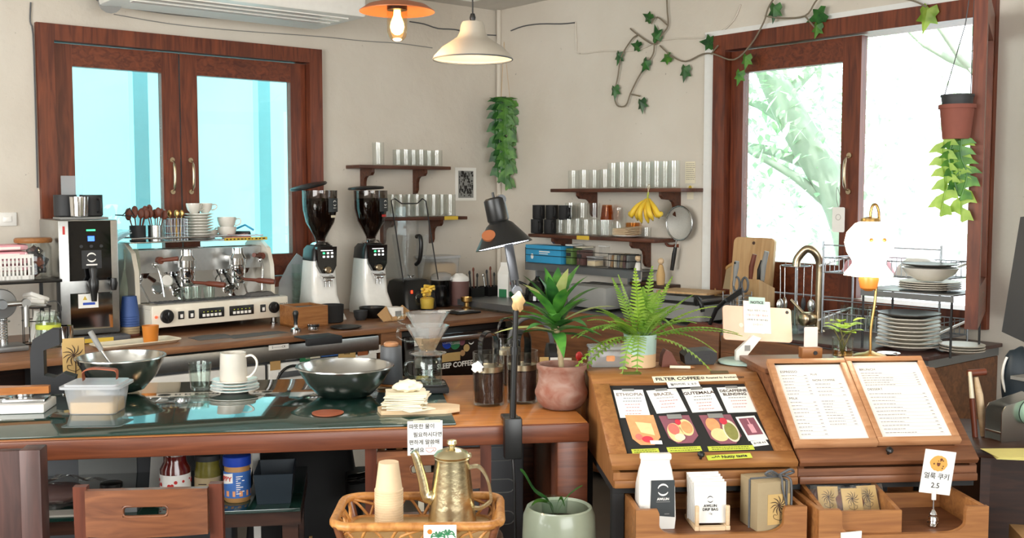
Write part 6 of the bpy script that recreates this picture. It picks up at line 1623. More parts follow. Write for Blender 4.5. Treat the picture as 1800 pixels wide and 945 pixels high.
# two tier dish rack of chrome wire
p0 = B_(1446,.33, ZB + .0066); RX = room(B_(1652,.33))[1] - room(B_(1446,.33))[1]
t = thing('dish_rack', 'two tier chrome wire dish rack standing before the open window', 'dish rack', p0,ROTB)
D0, D1 = 0,.25
for x in (0,RX):
    for y in (D0, D1): m = MB(); m.tube([(x, y,0),(x, y,.44)],.005,6); m.build('post', 'wire', t)
for z, nm in ((.03, 'lower_tier'),(.29, 'upper_tier')):
    m = MB()
    for zz in (z, z + .07): m.tube([(0, D0, zz),(RX, D0, zz),(RX, D1, zz),(0, D1, zz)],.0032,6, True)
    for i in range(24): x = RX * (i + .5)/24; m.tube([(x, D0, z + .07),(x, D0, z),(x, D1, z),(x, D1, z + .07)],.0024,5)
    m.tube([(0, D0, z + .13),(RX, D0, z + .13)],.003,6)
    m.build(nm, 'wire', t)
for sx, sz in ((.02,.06),(.02,.32)): 
    for xx in (-.012,RX + .012): m = MB(); m.tube([(xx,-.01, sz),(xx, D1 + .0, sz + .04)],.006,6); m.build('side_rail', 'white_gloss', t)
bpy.context.view_layer.update()
RKM = t.matrix_world.copy(); rkp = lambda x, y, z: RKM @ Vector((x, y, z))
def bowl(label, p, r, h, mt, name='bowl', rot=(0,0,0)):
    m = MB(); m.lathe([(r * .45,0),(r * .5,.004),(r * .85, h * .5),(r, h),(r - .004, h),(r * .82, h * .5),(r * .4,.008),(0,.008)],32, cap1=False); o = m.build(name, mt, None, p, rot); return tag(o, label, 'bowl')
bowl('upturned red and white bowl on the upper tier of the dish rack', rkp(.16,.125,.295 + .09),.12,.09, 'pink', 'bowl',(PI,0,0))
bowl('white bowl upside down on the upper tier of the dish rack behind the ghost lamp', rkp(.42,.125,.295 + .08),.11,.08, 'white_gloss', 'bowl',(PI,0,0))
for i in range(2): tumbler('drying_glass',('first' if i == 0 else 'second') + ' glass drying on the lower tier of the dish rack beside the tap',.04,.1, rkp(.08 + .1 * i,.1,.034), 'glass_thick', 'glasses on the lower rack tier')
p = B_(1612,.42)
for i in range(9):
    plate('grey rimmed dinner plate, ' + ORD[8 - i] + ' from the top of the ghost lamp stack', B_(1599,.485, ZB + .0066) + Vector((0,0,.0165 * i)),.135 if i < 2 else .128, 'stone_white' if i < 8 else 'stoneware', 'dinner plates stacked by the ghost lamp', 'dinner_plate',.024)
pp_ = B_(1599,.485, ZB + .0066) + UB * .07
t = thing('plate_rack', 'grey metal tier stand carrying pale plates and a bowl over the plate stack', 'plate rack', pp_,ROTB)
m = MB(); m.box(-.23,.19,-.12,.13,.25,.256,.002); m.box(-.23,.19,-.122,-.119,.225,.2495); m.build('shelf', 'grey_steel', t)
for x in (-.22,.18):
    for y in (-.115,.12): m = MB(); m.tube([(x, y,.2495),(x, y,0)],.005,6); m.build('leg', 'charcoal', t)
bpy.context.view_layer.update()
q = pp_ + Vector((0,0,.2568)) + UB * .04
for i in range(4): plate('pale plate, ' + ORD[3 - i] + ' from the top of the small stack on the grey tier stand', q + Vector((0,0,.009 * i)) - UB * .02,.125, 'stone_white', 'pale plates on the tier stand', 'side_plate',.014)
bowl('pale shallow serving bowl on the plates of the grey tier stand', q + Vector((0,0,.0418)) - UB * .02,.115,.055, 'porcelain', 'serving_bowl')
plate('dark plate lying on top of the pale serving bowl', q + Vector((0,0,.0975)) - UB * .02,.112, 'stoneware', None, 'dark_plate')
p = B_(1694,.43, ZB + .0066)
for i in range(3): plate('pale small plate, ' + ORD[2 - i] + ' from the top of the low stack under the open window leaf', p + Vector((0,0,.011 * i)),.09, 'stone_white', 'small plates under the open leaf', 'small_plate',.016)
# right end: dark hanging cloth and things by the wall
p = aty(1820,500,3.72)
t = thing('dark_screen', 'dark grey screen cut by the picture edge beside the corner window', 'screen',(p.x, p.y, ZB + .0066),R(-62))
m = MB(); m.prism([(-.12,.16),(.26,.05),(.26,.62),(-.06,.58)],-.012,.012); m.build('panel', 'charcoal', t); m = MB(); m.box(-.05,.15,-.05,.05,0,.012); m.box(.04,.06,-.0,.02,.012,.16); m.build('foot', 'grey', t)
# things on the front counter
ZG = ZC + .0076                    # on the glass sheet
ZW = ZC + .0006                    # on the bare wood
def G(px, py): return atz(px, py, ZG)
def Wd(px, py): return atz(px, py, ZW)
def bigbowl(label, p, r, h, base=.45):
    m = MB(); m.lathe([(0,0),(r * base,.0),(r * (base + .12),.006),(r * .8, h * .45),(r * .955, h * .85),(r * .98, h),(r + .006, h),(r + .005, h + .004),(r * .97, h + .004),(r * .94, h * .86),(r * .78, h * .47),(r * .5,.012),(0,.01)],48, cap0=False, cap1=False); o = m.build('mixing_bowl', 'bowl_steel', None, p); return tag(o, label, 'bowl')
bigbowl('wide steel mixing bowl on the green glass by the brown napkins', G(607,694),.17,.105)
bb = bigbowl('deep steel mixing bowl behind the plastic box, with a handle standing in it', G(214,686),.155,.125,.4)
t = thing('ladle', 'grey handled ladle leaning in the deep steel mixing bowl', 'ladle', G(205,690) + Vector((0,0,.015)),0)
m = MB(); m.ball((.03,0,.025),.035,.03,.02,12,8); m.build('bowl', 'steel', t); m = MB(); m.tube([(.02,0,.03),(-.05,.0,.14)],.005,8); m.build('neck', 'steel', t); m = MB(); m.tube([(-.05,0,.14),(-.07,0,.175),(-.09,0,.21)], [.009,.011,.01],8); m.build('handle', 'grey', t)
p = G(172,722)
t = thing('plastic_box', 'clear plastic box of pale powder with a milky lid on the counter edge', 'container', p,RC - .12)
m = MB(); lv = []
for z, s_ in ((0,.86),(.085,1)): lv.append([(x, y, z) for x, y in rrect(-.088 * s_,.088 * s_,-.07 * s_,.07 * s_,.02)])
N = len(lv[0]); m.add(lv[0] + lv[1], [(k,(k + 1) % N, N + (k + 1) % N, N + k) for k in range(N)] + [tuple(range(N - 1,-1,-1))]); m.build('box', 'plastic', t)
m = MB(); m.prism(rrect(-.074,.074,-.058,.058,.018),.003,.04, 'z'); m.build('powder', 'kraft_light', t)
m = MB(); m.prism(rrect(-.1,.1,-.08,.08,.02),.086,.094, 'z'); m.prism(rrect(-.088,.088,-.068,.068,.016),.0941,.1, 'z'); m.build('lid', 'plastic_milky', t)
t2 = thing('leather_strap', 'folded brown leather strap lying on the milky lid of the plastic box', 'strap', p + Vector((.005,.01,.1006)),RC)
m = MB(); P = smooth([(-.05,0,.002),(-.05,0,.03),(-.02,0,.04),(.03,0,.036),(.055,0,.03),(.056,0,.004)],4); n = len(P)
vs = [(q.x, y, q.z + dz) for q in P for y, dz in ((-.018,0),(.018,0),(.018,.004),(-.018,.004))]
fs = [(i * 4 + k, i * 4 + (k + 1) % 4, i * 4 + 4 + (k + 1) % 4, i * 4 + 4 + k) for i in range(n - 1) for k in range(4)] + [(0,1,2,3),(n * 4 - 4, n * 4 - 3, n * 4 - 2, n * 4 - 1)]
m.add(vs, fs); m.build('strap', 'leather', t2)
p = G(35,722)
t = thing('white_board', 'thick white slab under the wooden paddle at the end of the counter', 'board', p,RC)
m = MB(); m.box(-.28,.09,-.05,.1,0,.03,.004); m.build('slab', 'white', t)
m = MB(); m.box(-.05,.085,-.02,.06,.0305,.042,.004); m.at((-.06,.02,0)); m.lathe([(.03,.0305),(.032,.045),(.02,.05)],20); m.at((.0,.05,0)); m.lathe([(.03,.0425),(.032,.055),(.02,.06)],20); m.build('steel_parts', 'steel', t)
t = thing('wooden_paddle', 'orange brown wooden paddle lying over the white slab', 'paddle', p + Vector((.0,-.01,.0612)),RC + .04)
m = MB(); m.prism([(-.3,.08),(-.16,.075),(-.09,.03),(.0,.015),(.08,.018),(.1,.01),(.1,-.016),(.0,-.02),(-.09,-.03),(-.16,-.08),(-.3,-.08)],0,.024, 'z'); m.build('paddle', 'tan_wood', t)
p = G(62,700) + Vector((0,.1,0))
t = thing('tape_cutter', 'black C shaped stand beside the kraft postcard at the end of the counter', 'stand', p,RC + .1)
m = MB(); m.prism([(-.05,0),(.09,0),(.1,.06),(.06,.075),(.03,.06),(-.005,.07),(-.005,.16),(.05,.18),(.05,.235),(.02,.235),(-.04,.2),(-.05,.15)],-.03,.03); m.build('stand', 'rubber', t)
p = G(108,682) + Vector((0,.12,0))
t = thing('postcard', 'kraft postcard with a dark flower drawing standing at the end of the counter', 'card', p, rot=(-.12,0,RC + .35))
m = MB(); m.box(-.04,.04,0,.004,0,.17); m.build('sheet', 'card_tan', t)
def flower(parent, mt, c, s, y, seed=0):
    m = MB()
    for k in range(11):
        a = 2 * PI * k / 11 + .2
        P = smooth([(c[0], y, c[1]),(c[0] + s * .5 * math.cos(a), y, c[1] + s * .5 * math.sin(a)),(c[0] + s * .95 * math.cos(a + .35), y, c[1] + s * .95 * math.sin(a + .35))],3)
        vs = []; fs = []
        for i, q in enumerate(P):
            w_ = s * .045 * math.sin(PI * (i + .6)/(len(P) + .2)); d = (P[min(i + 1, len(P) - 1)] - P[max(0, i - 1)]).normalized(); nn = Vector((-d.z,0, d.x))
            vs += [q - nn * w_, q + nn * w_]
        for i in range(len(P) - 1): fs.append((2 * i,2 * i + 1,2 * i + 3,2 * i + 2))
        m.add(vs, fs)
    P = smooth([(c[0], y, c[1]),(c[0] + s * .12, y, c[1] - s * .8),(c[0] + s * .1, y, c[1] - s * 1.7)],4)
    m.tube(P, s * .03,5)
    for sg in (-1,1):
        P = smooth([(c[0] + s * .1, y, c[1] - s * 1.5),(c[0] + sg * s * .5, y, c[1] - s * 1.25),(c[0] + sg * s * .55, y, c[1] - s * .9),(c[0] + sg * s * .25, y, c[1] - s * .95)],3); m.tube(P, s * .025,5)
    return m.build('flower_print', mt, parent)
flower(t, 'ink_brown',(0,.105),.042,-.0012)
p = G(352,684)
t = tumbler('flared_glass', 'empty flared glass tumbler on the green glass beside the white mug',.034,.10, p, 'glass_thick', None,.042)
m = MB()
for i in range(4):
    plate('white plate under the mug on the green glass, ' + ORD[3 - i] + ' from the top', G(413,688) + Vector((0,0,.011 * i)),.088 if i < 2 else .082, 'porcelain', 'white plates under the mug', 'saucer',.015)
p = G(411,688) + Vector((0,0,.04))
t = thing('tall_mug', 'tall off-white mug with thin handle standing on the saucers', 'mug', p,-.1)
m = MB(); m.lathe([(.048,0),(.05,.006),(.046,.105),(.042,.105),(.044,.01),(0,.008)],30, cap1=False); m.build('body', 'stone_white', t)
m = MB(); m.tube(smooth([(.045,0,.09),(.07,0,.095),(.088,0,.075),(.085,0,.045),(.065,0,.02),(.05,.0,.014)],4),.0045,8); m.build('handle', 'porcelain', t)
p = G(576,727)
m = MB(); m.lathe([(.048,0),(.052,.002),(.052,.005),(.046,.0065),(0,.0065)],32, fn=lambda a, z: 1 + .03 * math.sin(3 * a)); tag(m.build('coaster', 'leather', None, p), 'round red brown leather coaster on the green glass', 'coaster')
p = G(688,676)
t = thing('round_coaster', 'thin wooden coaster under the grey canister', 'coaster', p); m = MB(); m.lathe([(.05,0),(.052,.002),(.052,.008),(0,.008)],32); m.build('disc', 'tan_wood', t)
t = thing('grey_canister', 'dark grey steel canister with pale wooden lid beside the dripper', 'canister', p + Vector((0,0,.0086)))
m = MB(); m.lathe([(.042,0),(.044,.003),(.04,.135),(.038,.14),(0,.14)],32); m.build('body', 'grey_dark', t); m = MB(); m.lathe([(.026,.1402),(.028,.143),(.028,.15),(.022,.155),(0,.155)],28); m.build('lid', 'frame_wood', t)
p = G(733,722)
t = thing('small_board', 'small pale oval wooden board under the napkin pile', 'board', p,RC)
m = MB(); m.prism([(-.12,-.05),(.09,-.06),(.14,-.03),(.145,.02),(.1,.055),(-.1,.06),(-.13,.02)],0,.014, 'z'); m.build('board', 'pale_wood', t)
rnd = random.Random(12)
for i in range(12):
    q = thing('paper_napkin',('pale paper napkin, ' + ORD[11 - i] + ' from the top of the pile on the oval board'), 'napkin', p + Vector((-.035 + rnd.uniform(-.006,.006), rnd.uniform(-.004,.004),.0146 + .0042 * i)),RC + rnd.uniform(-.3,.1), 'napkins piled on the oval board')
    m = MB(); w_ = .066; k = i * .0008; c = rnd.uniform(.001,.003)
    m.add([(-w_,-w_, c),(w_,-w_,0),(w_ * 1.0, w_,.002),(-w_, w_,.001),(-w_,-w_, c + .003),(w_,-w_,.0035),(w_, w_,.005),(-w_, w_,.004)], [(3,2,1,0),(4,5,6,7),(0,1,5,4),(1,2,6,5),(2,3,7,6),(3,0,4,7)]); m.build('sheet', 'paper_cream', q)
q = thing('crumpled_napkin', 'crumpled pale napkin on top of the napkin pile', 'napkin', p + Vector((-.03,0,.066)),RC)
m = MB(); m.ball((0,0,.018),.045,.035,.02,16,10, fn=lambda d: 1 + .16 * math.sin(11 * d.x + 5 * d.y) + .1 * math.sin(13 * d.z + 9 * d.y)); m.build('sheet', 'paper_cream', q)
q = thing('loose_napkin', 'single napkin slipping off the pile towards the counter edge', 'napkin', p + Vector((.005,-.045,.0146)),RC + .5)
m = MB(); m.box(-.05,.05,-.035,.04,0,.004,.001); m.build('sheet', 'paper_cream', q)
p = G(752,688)
t = thing('coffee_scale', 'flat black coffee scale under the glass server at the glass edge', 'scale', p + Vector((0,.03,0)),RC)
m = MB(); m.box(-.07,.07,-.075,.085,0,.022,.004); m.build('body', 'black_matte', t); m = MB(); m.box(-.062,.062,-.045,.078,.0222,.026,.002); m.build('pan', 'black_gloss', t)
ps = p + Vector((-.003,.045,.0266))
t = thing('glass_server', 'clear glass coffee server with handle standing on the black scale', 'server', ps,RC); t.scale = (1,1,.9)
m = MB(); m.lathe([(.05,0),(.053,.004),(.052,.095),(.046,.105),(.056,.118),(.053,.118),(.043,.105),(.049,.094),(.049,.008),(0,.006)],32, cap1=False); m.build('body', 'glass_thick', t)
m = MB(); m.tube(smooth([(-.05,-.01,.09),(-.08,-.018,.085),(-.084,-.02,.05),(-.07,-.016,.03),(-.05,-.01,.025)],4),.007,8); m.build('handle', 'glass_thick', t)
m = MB()
for i in range(7): m.box(.02,.036,-.0535,-.0525,.03 + i * .009,.032 + i * .009)
m.v = [Vector((v.x,-math.sqrt(max(1e-6,.0532 ** 2 - v.x ** 2)), v.z)) for v in m.v]; m.build('scale_marks', 'charcoal', t)
t = thing('dripper_stand', 'clear ribbed glass coffee dripper with amber tint on the server', 'dripper', ps + Vector((0,0,.1066)),RC); t.scale = (1.2,1.2,1.05)
rib = lambda a, z: 1 + .035 * math.sin(12 * a + 22 * z)
m = MB(); m.lathe([(.056,0),(.058,.004),(.03,.009),(.024,.014)],36, cap0=False, cap1=False); m.build('flange', 'cut_glass', t)
m = MB(); m.lathe([(.022,.012),(.03,.03),(.045,.06)],48, cap0=False, cap1=False, fn=rib); m.build('cone_bottom', 'cut_amber', t)
m = MB(); m.lathe([(.045,.06),(.066,.1),(.064,.1),(.043,.06)],48, cap0=False, cap1=False, fn=rib); m.build('cone_top', 'cut_glass', t)
m = MB(); m.tube(smooth([(-.06,0,.088),(-.088,0,.09),(-.09,0,.06),(-.06,0,.045),(-.036,0,.045)],4),.005,8); m.build('handle', 'glass_thick', t)
t = thing('dripper_upper', 'second ribbed glass dripper nested in the top of the lower dripper', 'dripper', ps + Vector((0,0,.1066 + .05)),RC); t.scale = (1.2,1.2,1.05)
m = MB(); m.lathe([(.024,.012),(.032,.03),(.047,.06),(.066,.098),(.063,.098)],48, cap0=False, cap1=False, fn=rib); m.build('cone', 'cut_glass', t)
m = MB(); m.tube(smooth([(-.06,0,.09),(-.085,0,.088),(-.086,0,.065),(-.06,0,.055)],4),.005,8); m.build('handle', 'glass_thick', t)
def beanjar(p, label, rz, r=.055, h=.155, fill=.095):
    t = thing('bean_jar', label, 'jar', p, rz, 'coffee bean jars on the wooden counter end'); t.scale = (1,1,1.18)
    m = MB(); m.lathe([(r * .93,0),(r,.005),(r, h),(r - .003, h),(r - .003,.008),(0,.007)],34, cap1=False); m.build('glass', 'glassware', t)
    m = MB(); m.lathe([(0,.009),(r - .006,.01),(r - .006, fill),(r * .6, fill + .004),(0, fill + .005)],30, cap0=False); m.build('beans', 'beans', t)
    m = MB(); m.lathe([(0, fill + .012),(r - .005, fill + .012),(r - .005, fill + .018),(0, fill + .018)],30, cap0=False); m.lathe([(r - .004, fill + .004),(r - .0035, fill + .02)],30, cap0=False, cap1=False); pl = m.build('press_disc', 'nickel', t)
    P = [(-.03,0, fill + .019),(-.032,0, h + .02)] + [(.032 * math.cos(R(a)),0, h + .02 + .04 * math.sin(R(a))) for a in range(170,-1,-17)] + [(.03,0, fill + .019)]
    P = [Vector(q) for q in P]; n = len(P); vs = []; fs = []
    for i, q in enumerate(P):
        d = (P[min(n - 1, i + 1)] - P[max(0, i - 1)]).normalized(); nn = Vector((-d.z,0, d.x))*.0018
        vs += [q + nn + Vector((0,-.015,0)), q + nn + Vector((0,.015,0)), q - nn + Vector((0,.015,0)), q - nn + Vector((0,-.015,0))]
    for i in range(n - 1): fs += [(i * 4 + k, i * 4 + (k + 1) % 4, i * 4 + 4 + (k + 1) % 4, i * 4 + 4 + k) for k in range(4)]
    m = MB(); m.add(vs, fs); m.build('strap_handle', 'black_gloss', t)
    m = MB(); m.box(-r * .9,-r * .2,-r - .0015,-r - .0005, fill + .02, fill + .05) if False else None
    return t
beanjar(Wd(859,710), 'coffee bean jar with strap handle and crumpled note, the one beside the server',.5)
beanjar(Wd(918,706), 'coffee bean jar with strap handle between the lamp pole and the terracotta pot',.9)
beanjar(atz(890,684, ZW) + Vector((0,.12,0)), 'coffee bean jar standing behind the two front jars, its handle seen between them',.2)
q = Wd(859,710); m = MB(); m.ball((0,0,0),.02,.008,.018,12,8, fn=lambda d: 1 + .2 * math.sin(9 * d.x + 8 * d.z)); 
tag(m.build('paper_scrap', 'paper', None, q + Vector((-.036,-.058,.14))), 'crumpled white paper scrap stuck on the rim of the bean jar', 'paper')
q = fci(898,745)
t = thing('clamp_lamp', 'black adjustable clamp lamp fixed to the front edge of the counter, lit', 'lamp', Vector((-1.6,3.057,0)) + Vector((math.cos(RC) * q[0], math.sin(RC) * q[0],0)),RC)
yp = -.035
m = MB(); m.box(-.028,.028,-.055,-.0135, ZC - .10, ZC + .03,.005); m.box(-.026,.026,-.0134,.06, ZC + .0085, ZC + .024,.004); m.box(-.02,.02,-.0134,.03, ZC - .1, ZC - .085,.003); m.at((0,.01,0)); m.cyl(.007, ZC - .084, ZC - .066,10); m.build('clamp', 'black', t)
bpy.context.view_layer.update()
inv = t.matrix_world.inverted()
yw = (t.matrix_world @ Vector((0, yp,1))).y
L_ = lambda px, py, dy=0: inv @ aty(px, py, yw + dy)
a0 = Vector((0, yp, ZC + .03)); a1 = L_(908,510); a1b = L_(898,440); a2 = L_(880,350)
m = MB(); m.tube([a0, a0 + (a1 - a0)*.6],.0105,12); m.tube([a0 + (a1 - a0)*.55, a1],.0085,12); m.build('pole', 'black', t)
m = MB(); m.tube([a0 + (a1 - a0)*.5, a0 + (a1 - a0)*.56],.015,12); m.build('collar', 'black', t)
for d in (-.008,.008): m = MB(); m.tube([a1 + Vector((d,0,-.01)), a2 + Vector((d,0,0))],.0055,8); m.build('arm', 'black', t)
m = MB(); m.tube([a1 + (a2 - a1)*.12 + Vector((0,-.012,0)), a1 + (a2 - a1)*.55 + Vector((0,-.012,0))],.013,10); m.build('arm_sleeve', 'black_matte', t)
for q in (a1, a2): m = MB(); m.tube([q + Vector((0,-.02,0)), q + Vector((0,.02,0))],.015,12); m.build('joint', 'grey_dark', t)
m = MB(); m.ball(L_(911,530,-.02),.02,.014,.03,12,8, fn=lambda d: 1 + .18 * math.sin(8 * d.x + 7 * d.z)); m.build('wrapped_tape', 'kraft_light', t)
c0 = L_(868,348); c1 = L_(886,432,-.013)
ax = (c1 - c0).normalized(); hgt = (c1 - c0).length
rot = (-ax).to_track_quat('Z', 'Y').to_euler()
m = MB(); Lh = hgt
m.lathe([(.0,.0),(.027,0),(.033,-.006),(.034,-Lh * .45),(.03,-Lh * .5),(.042,-Lh * .56),(.09,-Lh),(.088,-Lh),(.04,-Lh * .57),(.026,-Lh * .5),(0,-Lh * .48)],36, cap0=False, cap1=False)
shd = m.build('shade', 'black', t, c0, rot)
m = MB(); m.lathe([(.075,-Lh * .93),(.086,-Lh * .985),(.0,-Lh * .985)],36, cap0=False, cap1=False) if False else m.lathe([(.0,-Lh * .955),(.08,-Lh * .955),(.082,-Lh * .985),(.0,-Lh * .985)],36, cap0=False, cap1=False); m.build('light_disc', 'led', shd)
q = L_(859,414,-.066); m = MB(); m.at(q,(PI / 2 - .75,0,-.35)); m.cyl(.021,-.004,.003,24); m.build('copper_button', 'copper', t)
m = MB(); m.tube([(0,0,.0),(0,0,.018)],.004,8); m.build('switch', 'black', shd)
m = MB(); m.tube([c0 + ax * Lh * .25, a2],.007,8); m.build('shade_bracket', 'chrome', t)
sp_ = bpy.data.lights.new('clamp_lamp_light', 'SPOT'); sp_.energy = 14; sp_.spot_size = R(120); sp_.color = (.93,.96,1); sp_.shadow_soft_size = .06
so_ = bpy.data.objects.new('clamp_lamp_light', sp_); COL.objects.link(so_); so_.parent = shd; so_.location = (0,0,-Lh - .01)
m = MB(); P = [(0, yp, ZC - .1),(.004, yp - .01, ZC - .2),(.008, yp,.4),(.0, yp + .02,.02)]; m.tube(smooth(P,5),.004,6); m.build('power_cord', 'black', t)
p = Wd(987,716)
t = thing('dracaena_pot', 'leafy dracaena in a weathered terracotta pot at the counter end', 'potted plant', p)
m = MB(); m.lathe([(.055,0),(.066,.005),(.082,.025),(.091,.05),(.091,.06),(.084,.078),(.079,.1),(.08,.13),(.086,.138),(.086,.15),(.08,.152),(.074,.148),(.073,.12),(.0,.12)],40, cap1=False); m.build('pot', 'terracotta', t)
m = MB(); m.lathe([(0,.128),(.072,.125)],30, cap0=False, cap1=False, fn=lambda a, z: 1); m.lathe([(.0731,.121),(.0731,.125),(.05,.13),(0,.131)],30); m.build('soil', 'soil', t)
m = MB(); P = [(0,0,.125),(-.004,0,.18),(-.012,0,.24),(-.02,0,.28)]; sm = smooth(P,6); m.tube(sm, [.009 + (.0015 if i % 2 else 0) for i in range(len(sm))],10); m.build('trunk', 'trunk_pale', t)
rnd = random.Random(21)
for k in range(34):
    a = k * 2.4; el = .15 + 1.2*(k / 34); b0 = Vector((-.02,0,.25 + .085*(k / 34)))
    d = Vector((math.cos(a) * math.cos(el), math.sin(a) * math.cos(el), math.sin(el)))
    m = MB(); L = rnd.uniform(.19,.27)*(1 - .12 * k / 34)
    leaf(m, b0, d,(0,0,1), L,.062,.22 + .35 * rnd.random()*(1 - k / 34),7,.25, lambda t_: (.45 + .75 * t_) if t_ < .4 else max(0,.75*(1 - ((t_ - .4)/.6) ** 1.7)) + 0.0)
    m.build('leaf', 'leaf_edge' if k % 9 == 4 else ('leaf_dark' if k % 3 == 1 else 'leaf_dracaena'), t)
p = atz(965,690, ZW) + Vector((0,.2,0))
for i,(dx, lb, mt) in enumerate(((-.01, 'small kraft tag card standing behind the terracotta pot nearest the lamp', 'card_tan'),(.03, 'small white printed card standing behind the terracotta pot', 'paper'),(.075, 'cream card standing behind the terracotta pot beside the red spoon', 'paper_cream'))):
    t = thing('small_card', lb, 'card', p + Vector((dx,-.01 * i,0)), rot=(-.1,0,RC - .1 * i))
    m = MB(); m.box(-.018,.018,0,.002,0,.1); m.build('sheet', mt, t)
    m = MB(); m.box(-.01,.01,-.0012,-.0002,.05,.075); m.build('print', 'grey_dark' if i == 1 else 'plum', t)
t = thing('red_spoon', 'small red headed spoon standing behind the terracotta pot', 'spoon', p + Vector((.105,-.02,.0)),RC)
m = MB(); m.tube([(0,0,0),(.004,0,.06),(.012,0,.095)],.004,8); m.build('handle', 'red', t); m = MB(); m.ball((.017,0,.108),.014,.006,.017,12,8); m.build('bowl', 'red', t)
t = thing('headphones', 'black headphones hanging folded behind the bean jars and the plant trunk', 'headphones', atz(935,670, ZW) + Vector((.0,.28,0)),RC)
m = MB(); P = [(.09 * math.cos(R(a)),0,.1 + .12 * math.sin(R(a))) for a in range(-10,191,10)]; m.tube(P,.01,10); m.build('headband', 'grey_dark', t)
for s_ in (-1,1): m = MB(); m.at((s_ * .088,0,.055),(0, PI / 2,0)); m.lathe([(.03,-.025),(.055,-.018),(.055,.018),(.03,.025)],24); m.build('ear_cup', 'black', t)
q0 = fci(747,745)
def edgept(px, py, y=-.0135):
    """point on the counter front plane in counter coordinates"""
    o = Vector((-1.6,3.057,0)); nrm = Vector((math.sin(RC),-math.cos(RC),0)); pl = o + nrm * (-y)
    r = ray(px, py); return CAM + r * ((pl - CAM).dot(nrm) / r.dot(nrm))
a = edgept(716,740); b = edgept(778,798)
w_ = (b - a).xy.length; h_ = a.z - b.z
t = thing('taped_note', 'white handwritten note about warm water taped to the counter edge', 'note',((a.x + b.x)/2,(a.y + b.y)/2,(a.z + b.z)/2),RC)
m = MB(); m.box(-w_ / 2, w_ / 2,-.001,0,-h_ / 2, h_ / 2); m.build('sheet', 'paper', t)
m = MB(); m.box(-w_ * .34, w_ * .44,-.002,-.0011, h_ * .44, h_ * .52); m.build('tape', 'cream', t)
for body, x, z, al in (('따뜻한 물이',-w_ * .46, h_ * .33, 'LEFT'),('필요하시다면',-w_ * .34, h_ * .09, 'LEFT'),('편하게 말씀해',-w_ * .46,-h_ * .13, 'LEFT'),('주세요',-w_ * .44,-h_ * .36, 'LEFT')):
    text(body,.0165, 'ink', t,(x,-.0012, z),(PI / 2,0,0), al, bold=.0002)
m = MB(); cx, cz, rr = w_ * .13,-h_ * .3,.013
m.tube([(cx - rr,-.0014, cz),(cx + rr,-.0014, cz),(cx + rr * .8,-.0014, cz - rr * .6),(cx + rr * .3,-.0014, cz - rr),(cx - rr * .3,-.0014, cz - rr),(cx - rr * .8,-.0014, cz - rr * .6)],.0007,5, True); m.tube(arc((cx + rr * 1.1,-.0014, cz - rr * .35), rr * .42,-120,100,8),.0007,5); m.build('cup_drawing', 'ink_red', t)
m = MB()
for s_ in (-.004,.005): m.tube([(cx + s_,-.0014, cz + .004),(cx + s_ + .001,-.0014, cz + .007),(cx + s_,-.0014, cz + .01)],.0006,5)
m.build('steam_drawing', 'ink', t)
# things on the display cabinets
ZD = ZT + .0006
def D(px, py): return atz(px, py, ZD)
p = D(1070,648) + Vector((0,.07,0))
t = thing('clear_box', 'small clear plastic box with a pink sticker beside the fern pot', 'box', p,RK)
m = MB(); m.box(-.062,.062,-.045,.045,0,.06,.006); m.build('box', 'plastic', t); m = MB(); m.box(-.065,.065,-.048,.048,.0605,.072,.004); m.build('lid', 'plastic_milky', t); m = MB(); m.prism(rrect(-.01,.02,.022,.042,.005),-.0462,-.0452); m.build('sticker', 'salmon', t)
p = D(1128,648) + Vector((0,.05,0))
t = thing('fern_pot', 'bushy light green fern in a dripped glaze pot on the oak cabinet', 'potted plant', p)
m = MB(); m.lathe([(.05,0),(.054,.003),(.055,.048)],34, cap1=False); m.build('pot_foot', 'sand_glaze', t)
m = MB(); m.lathe([(.0552,.048),(.0575,.11),(.0585,.115),(.055,.115),(.053,.09),(.0,.09)],34, cap0=False, cap1=False, fn=lambda a, z: 1 + .012 * math.sin(14 * a)); m.build('pot_glaze', 'aqua_glaze', t)
m = MB(); m.lathe([(.0,.1),(.052,.098),(.052,.0905)],28, cap0=False); m.build('soil', 'soil', t)
rnd = random.Random(33)
def frond(m, b0, d, L, droop, w_):
    n = 20; d = d.normalized(); P = []
    for i in range(n + 1):
        u = i / n; P.append(b0 + d * (L * u) - Vector((0,0,1))*(droop * L * u * u))
    m.tube(P,.0016,5)
    for i in range(2, n + 1):
        u = i / n; T_ = (P[i] - P[i - 1]).normalized(); sd = T_.cross(Vector((0,0,1)));
        sd = sd.normalized() if sd.length > .1 else Vector((1,0,0))
        nn = sd.cross(T_); ll = w_ * min(1,(1.1 - u)*1.5)*(.5 + .5 * min(1, u * 5))
        for s_ in (-1,1):
            q = P[i] + sd * s_ * ll + T_ * ll * .35 - nn * ll * .1; wv = T_ * (L / n)*.36
            m.add([P[i] - wv, P[i] + wv, q + wv * .5, q - wv * .5,(P[i] + q)/2 + nn * .002], [(0,1,4),(1,2,4),(2,3,4),(3,0,4)])
K_ = [(-.8,.25,.26,.75),(-.95,.1,.24,.9),(-.55,.75,.24,.3),(-.35,.95,.25,.15),(-.12,1.1,.27,.1),(.1,1.1,.26,.1),(.3,.95,.26,.15),(.5,.8,.26,.25),(.7,.6,.28,.3),(.85,.4,.30,.35),(.95,.35,.3,.3),(-.65,.45,.25,.5),(.6,.3,.24,.6),(.2,.5,.22,.9),(-.25,.45,.24,1.3),(-.1,.4,.22,1.6),(.8,.12,.25,.75),(-.45,.6,.22,.5),(.4,.65,.22,.4),(.0,.9,.24,.3),(-.2,.8,.25,.2),(.15,.85,.25,.25)]
K_ += [(rnd.uniform(-.95,.95), rnd.uniform(.3,.9), rnd.uniform(.2,.27), rnd.uniform(.3,.8)) for _ in range(12)]
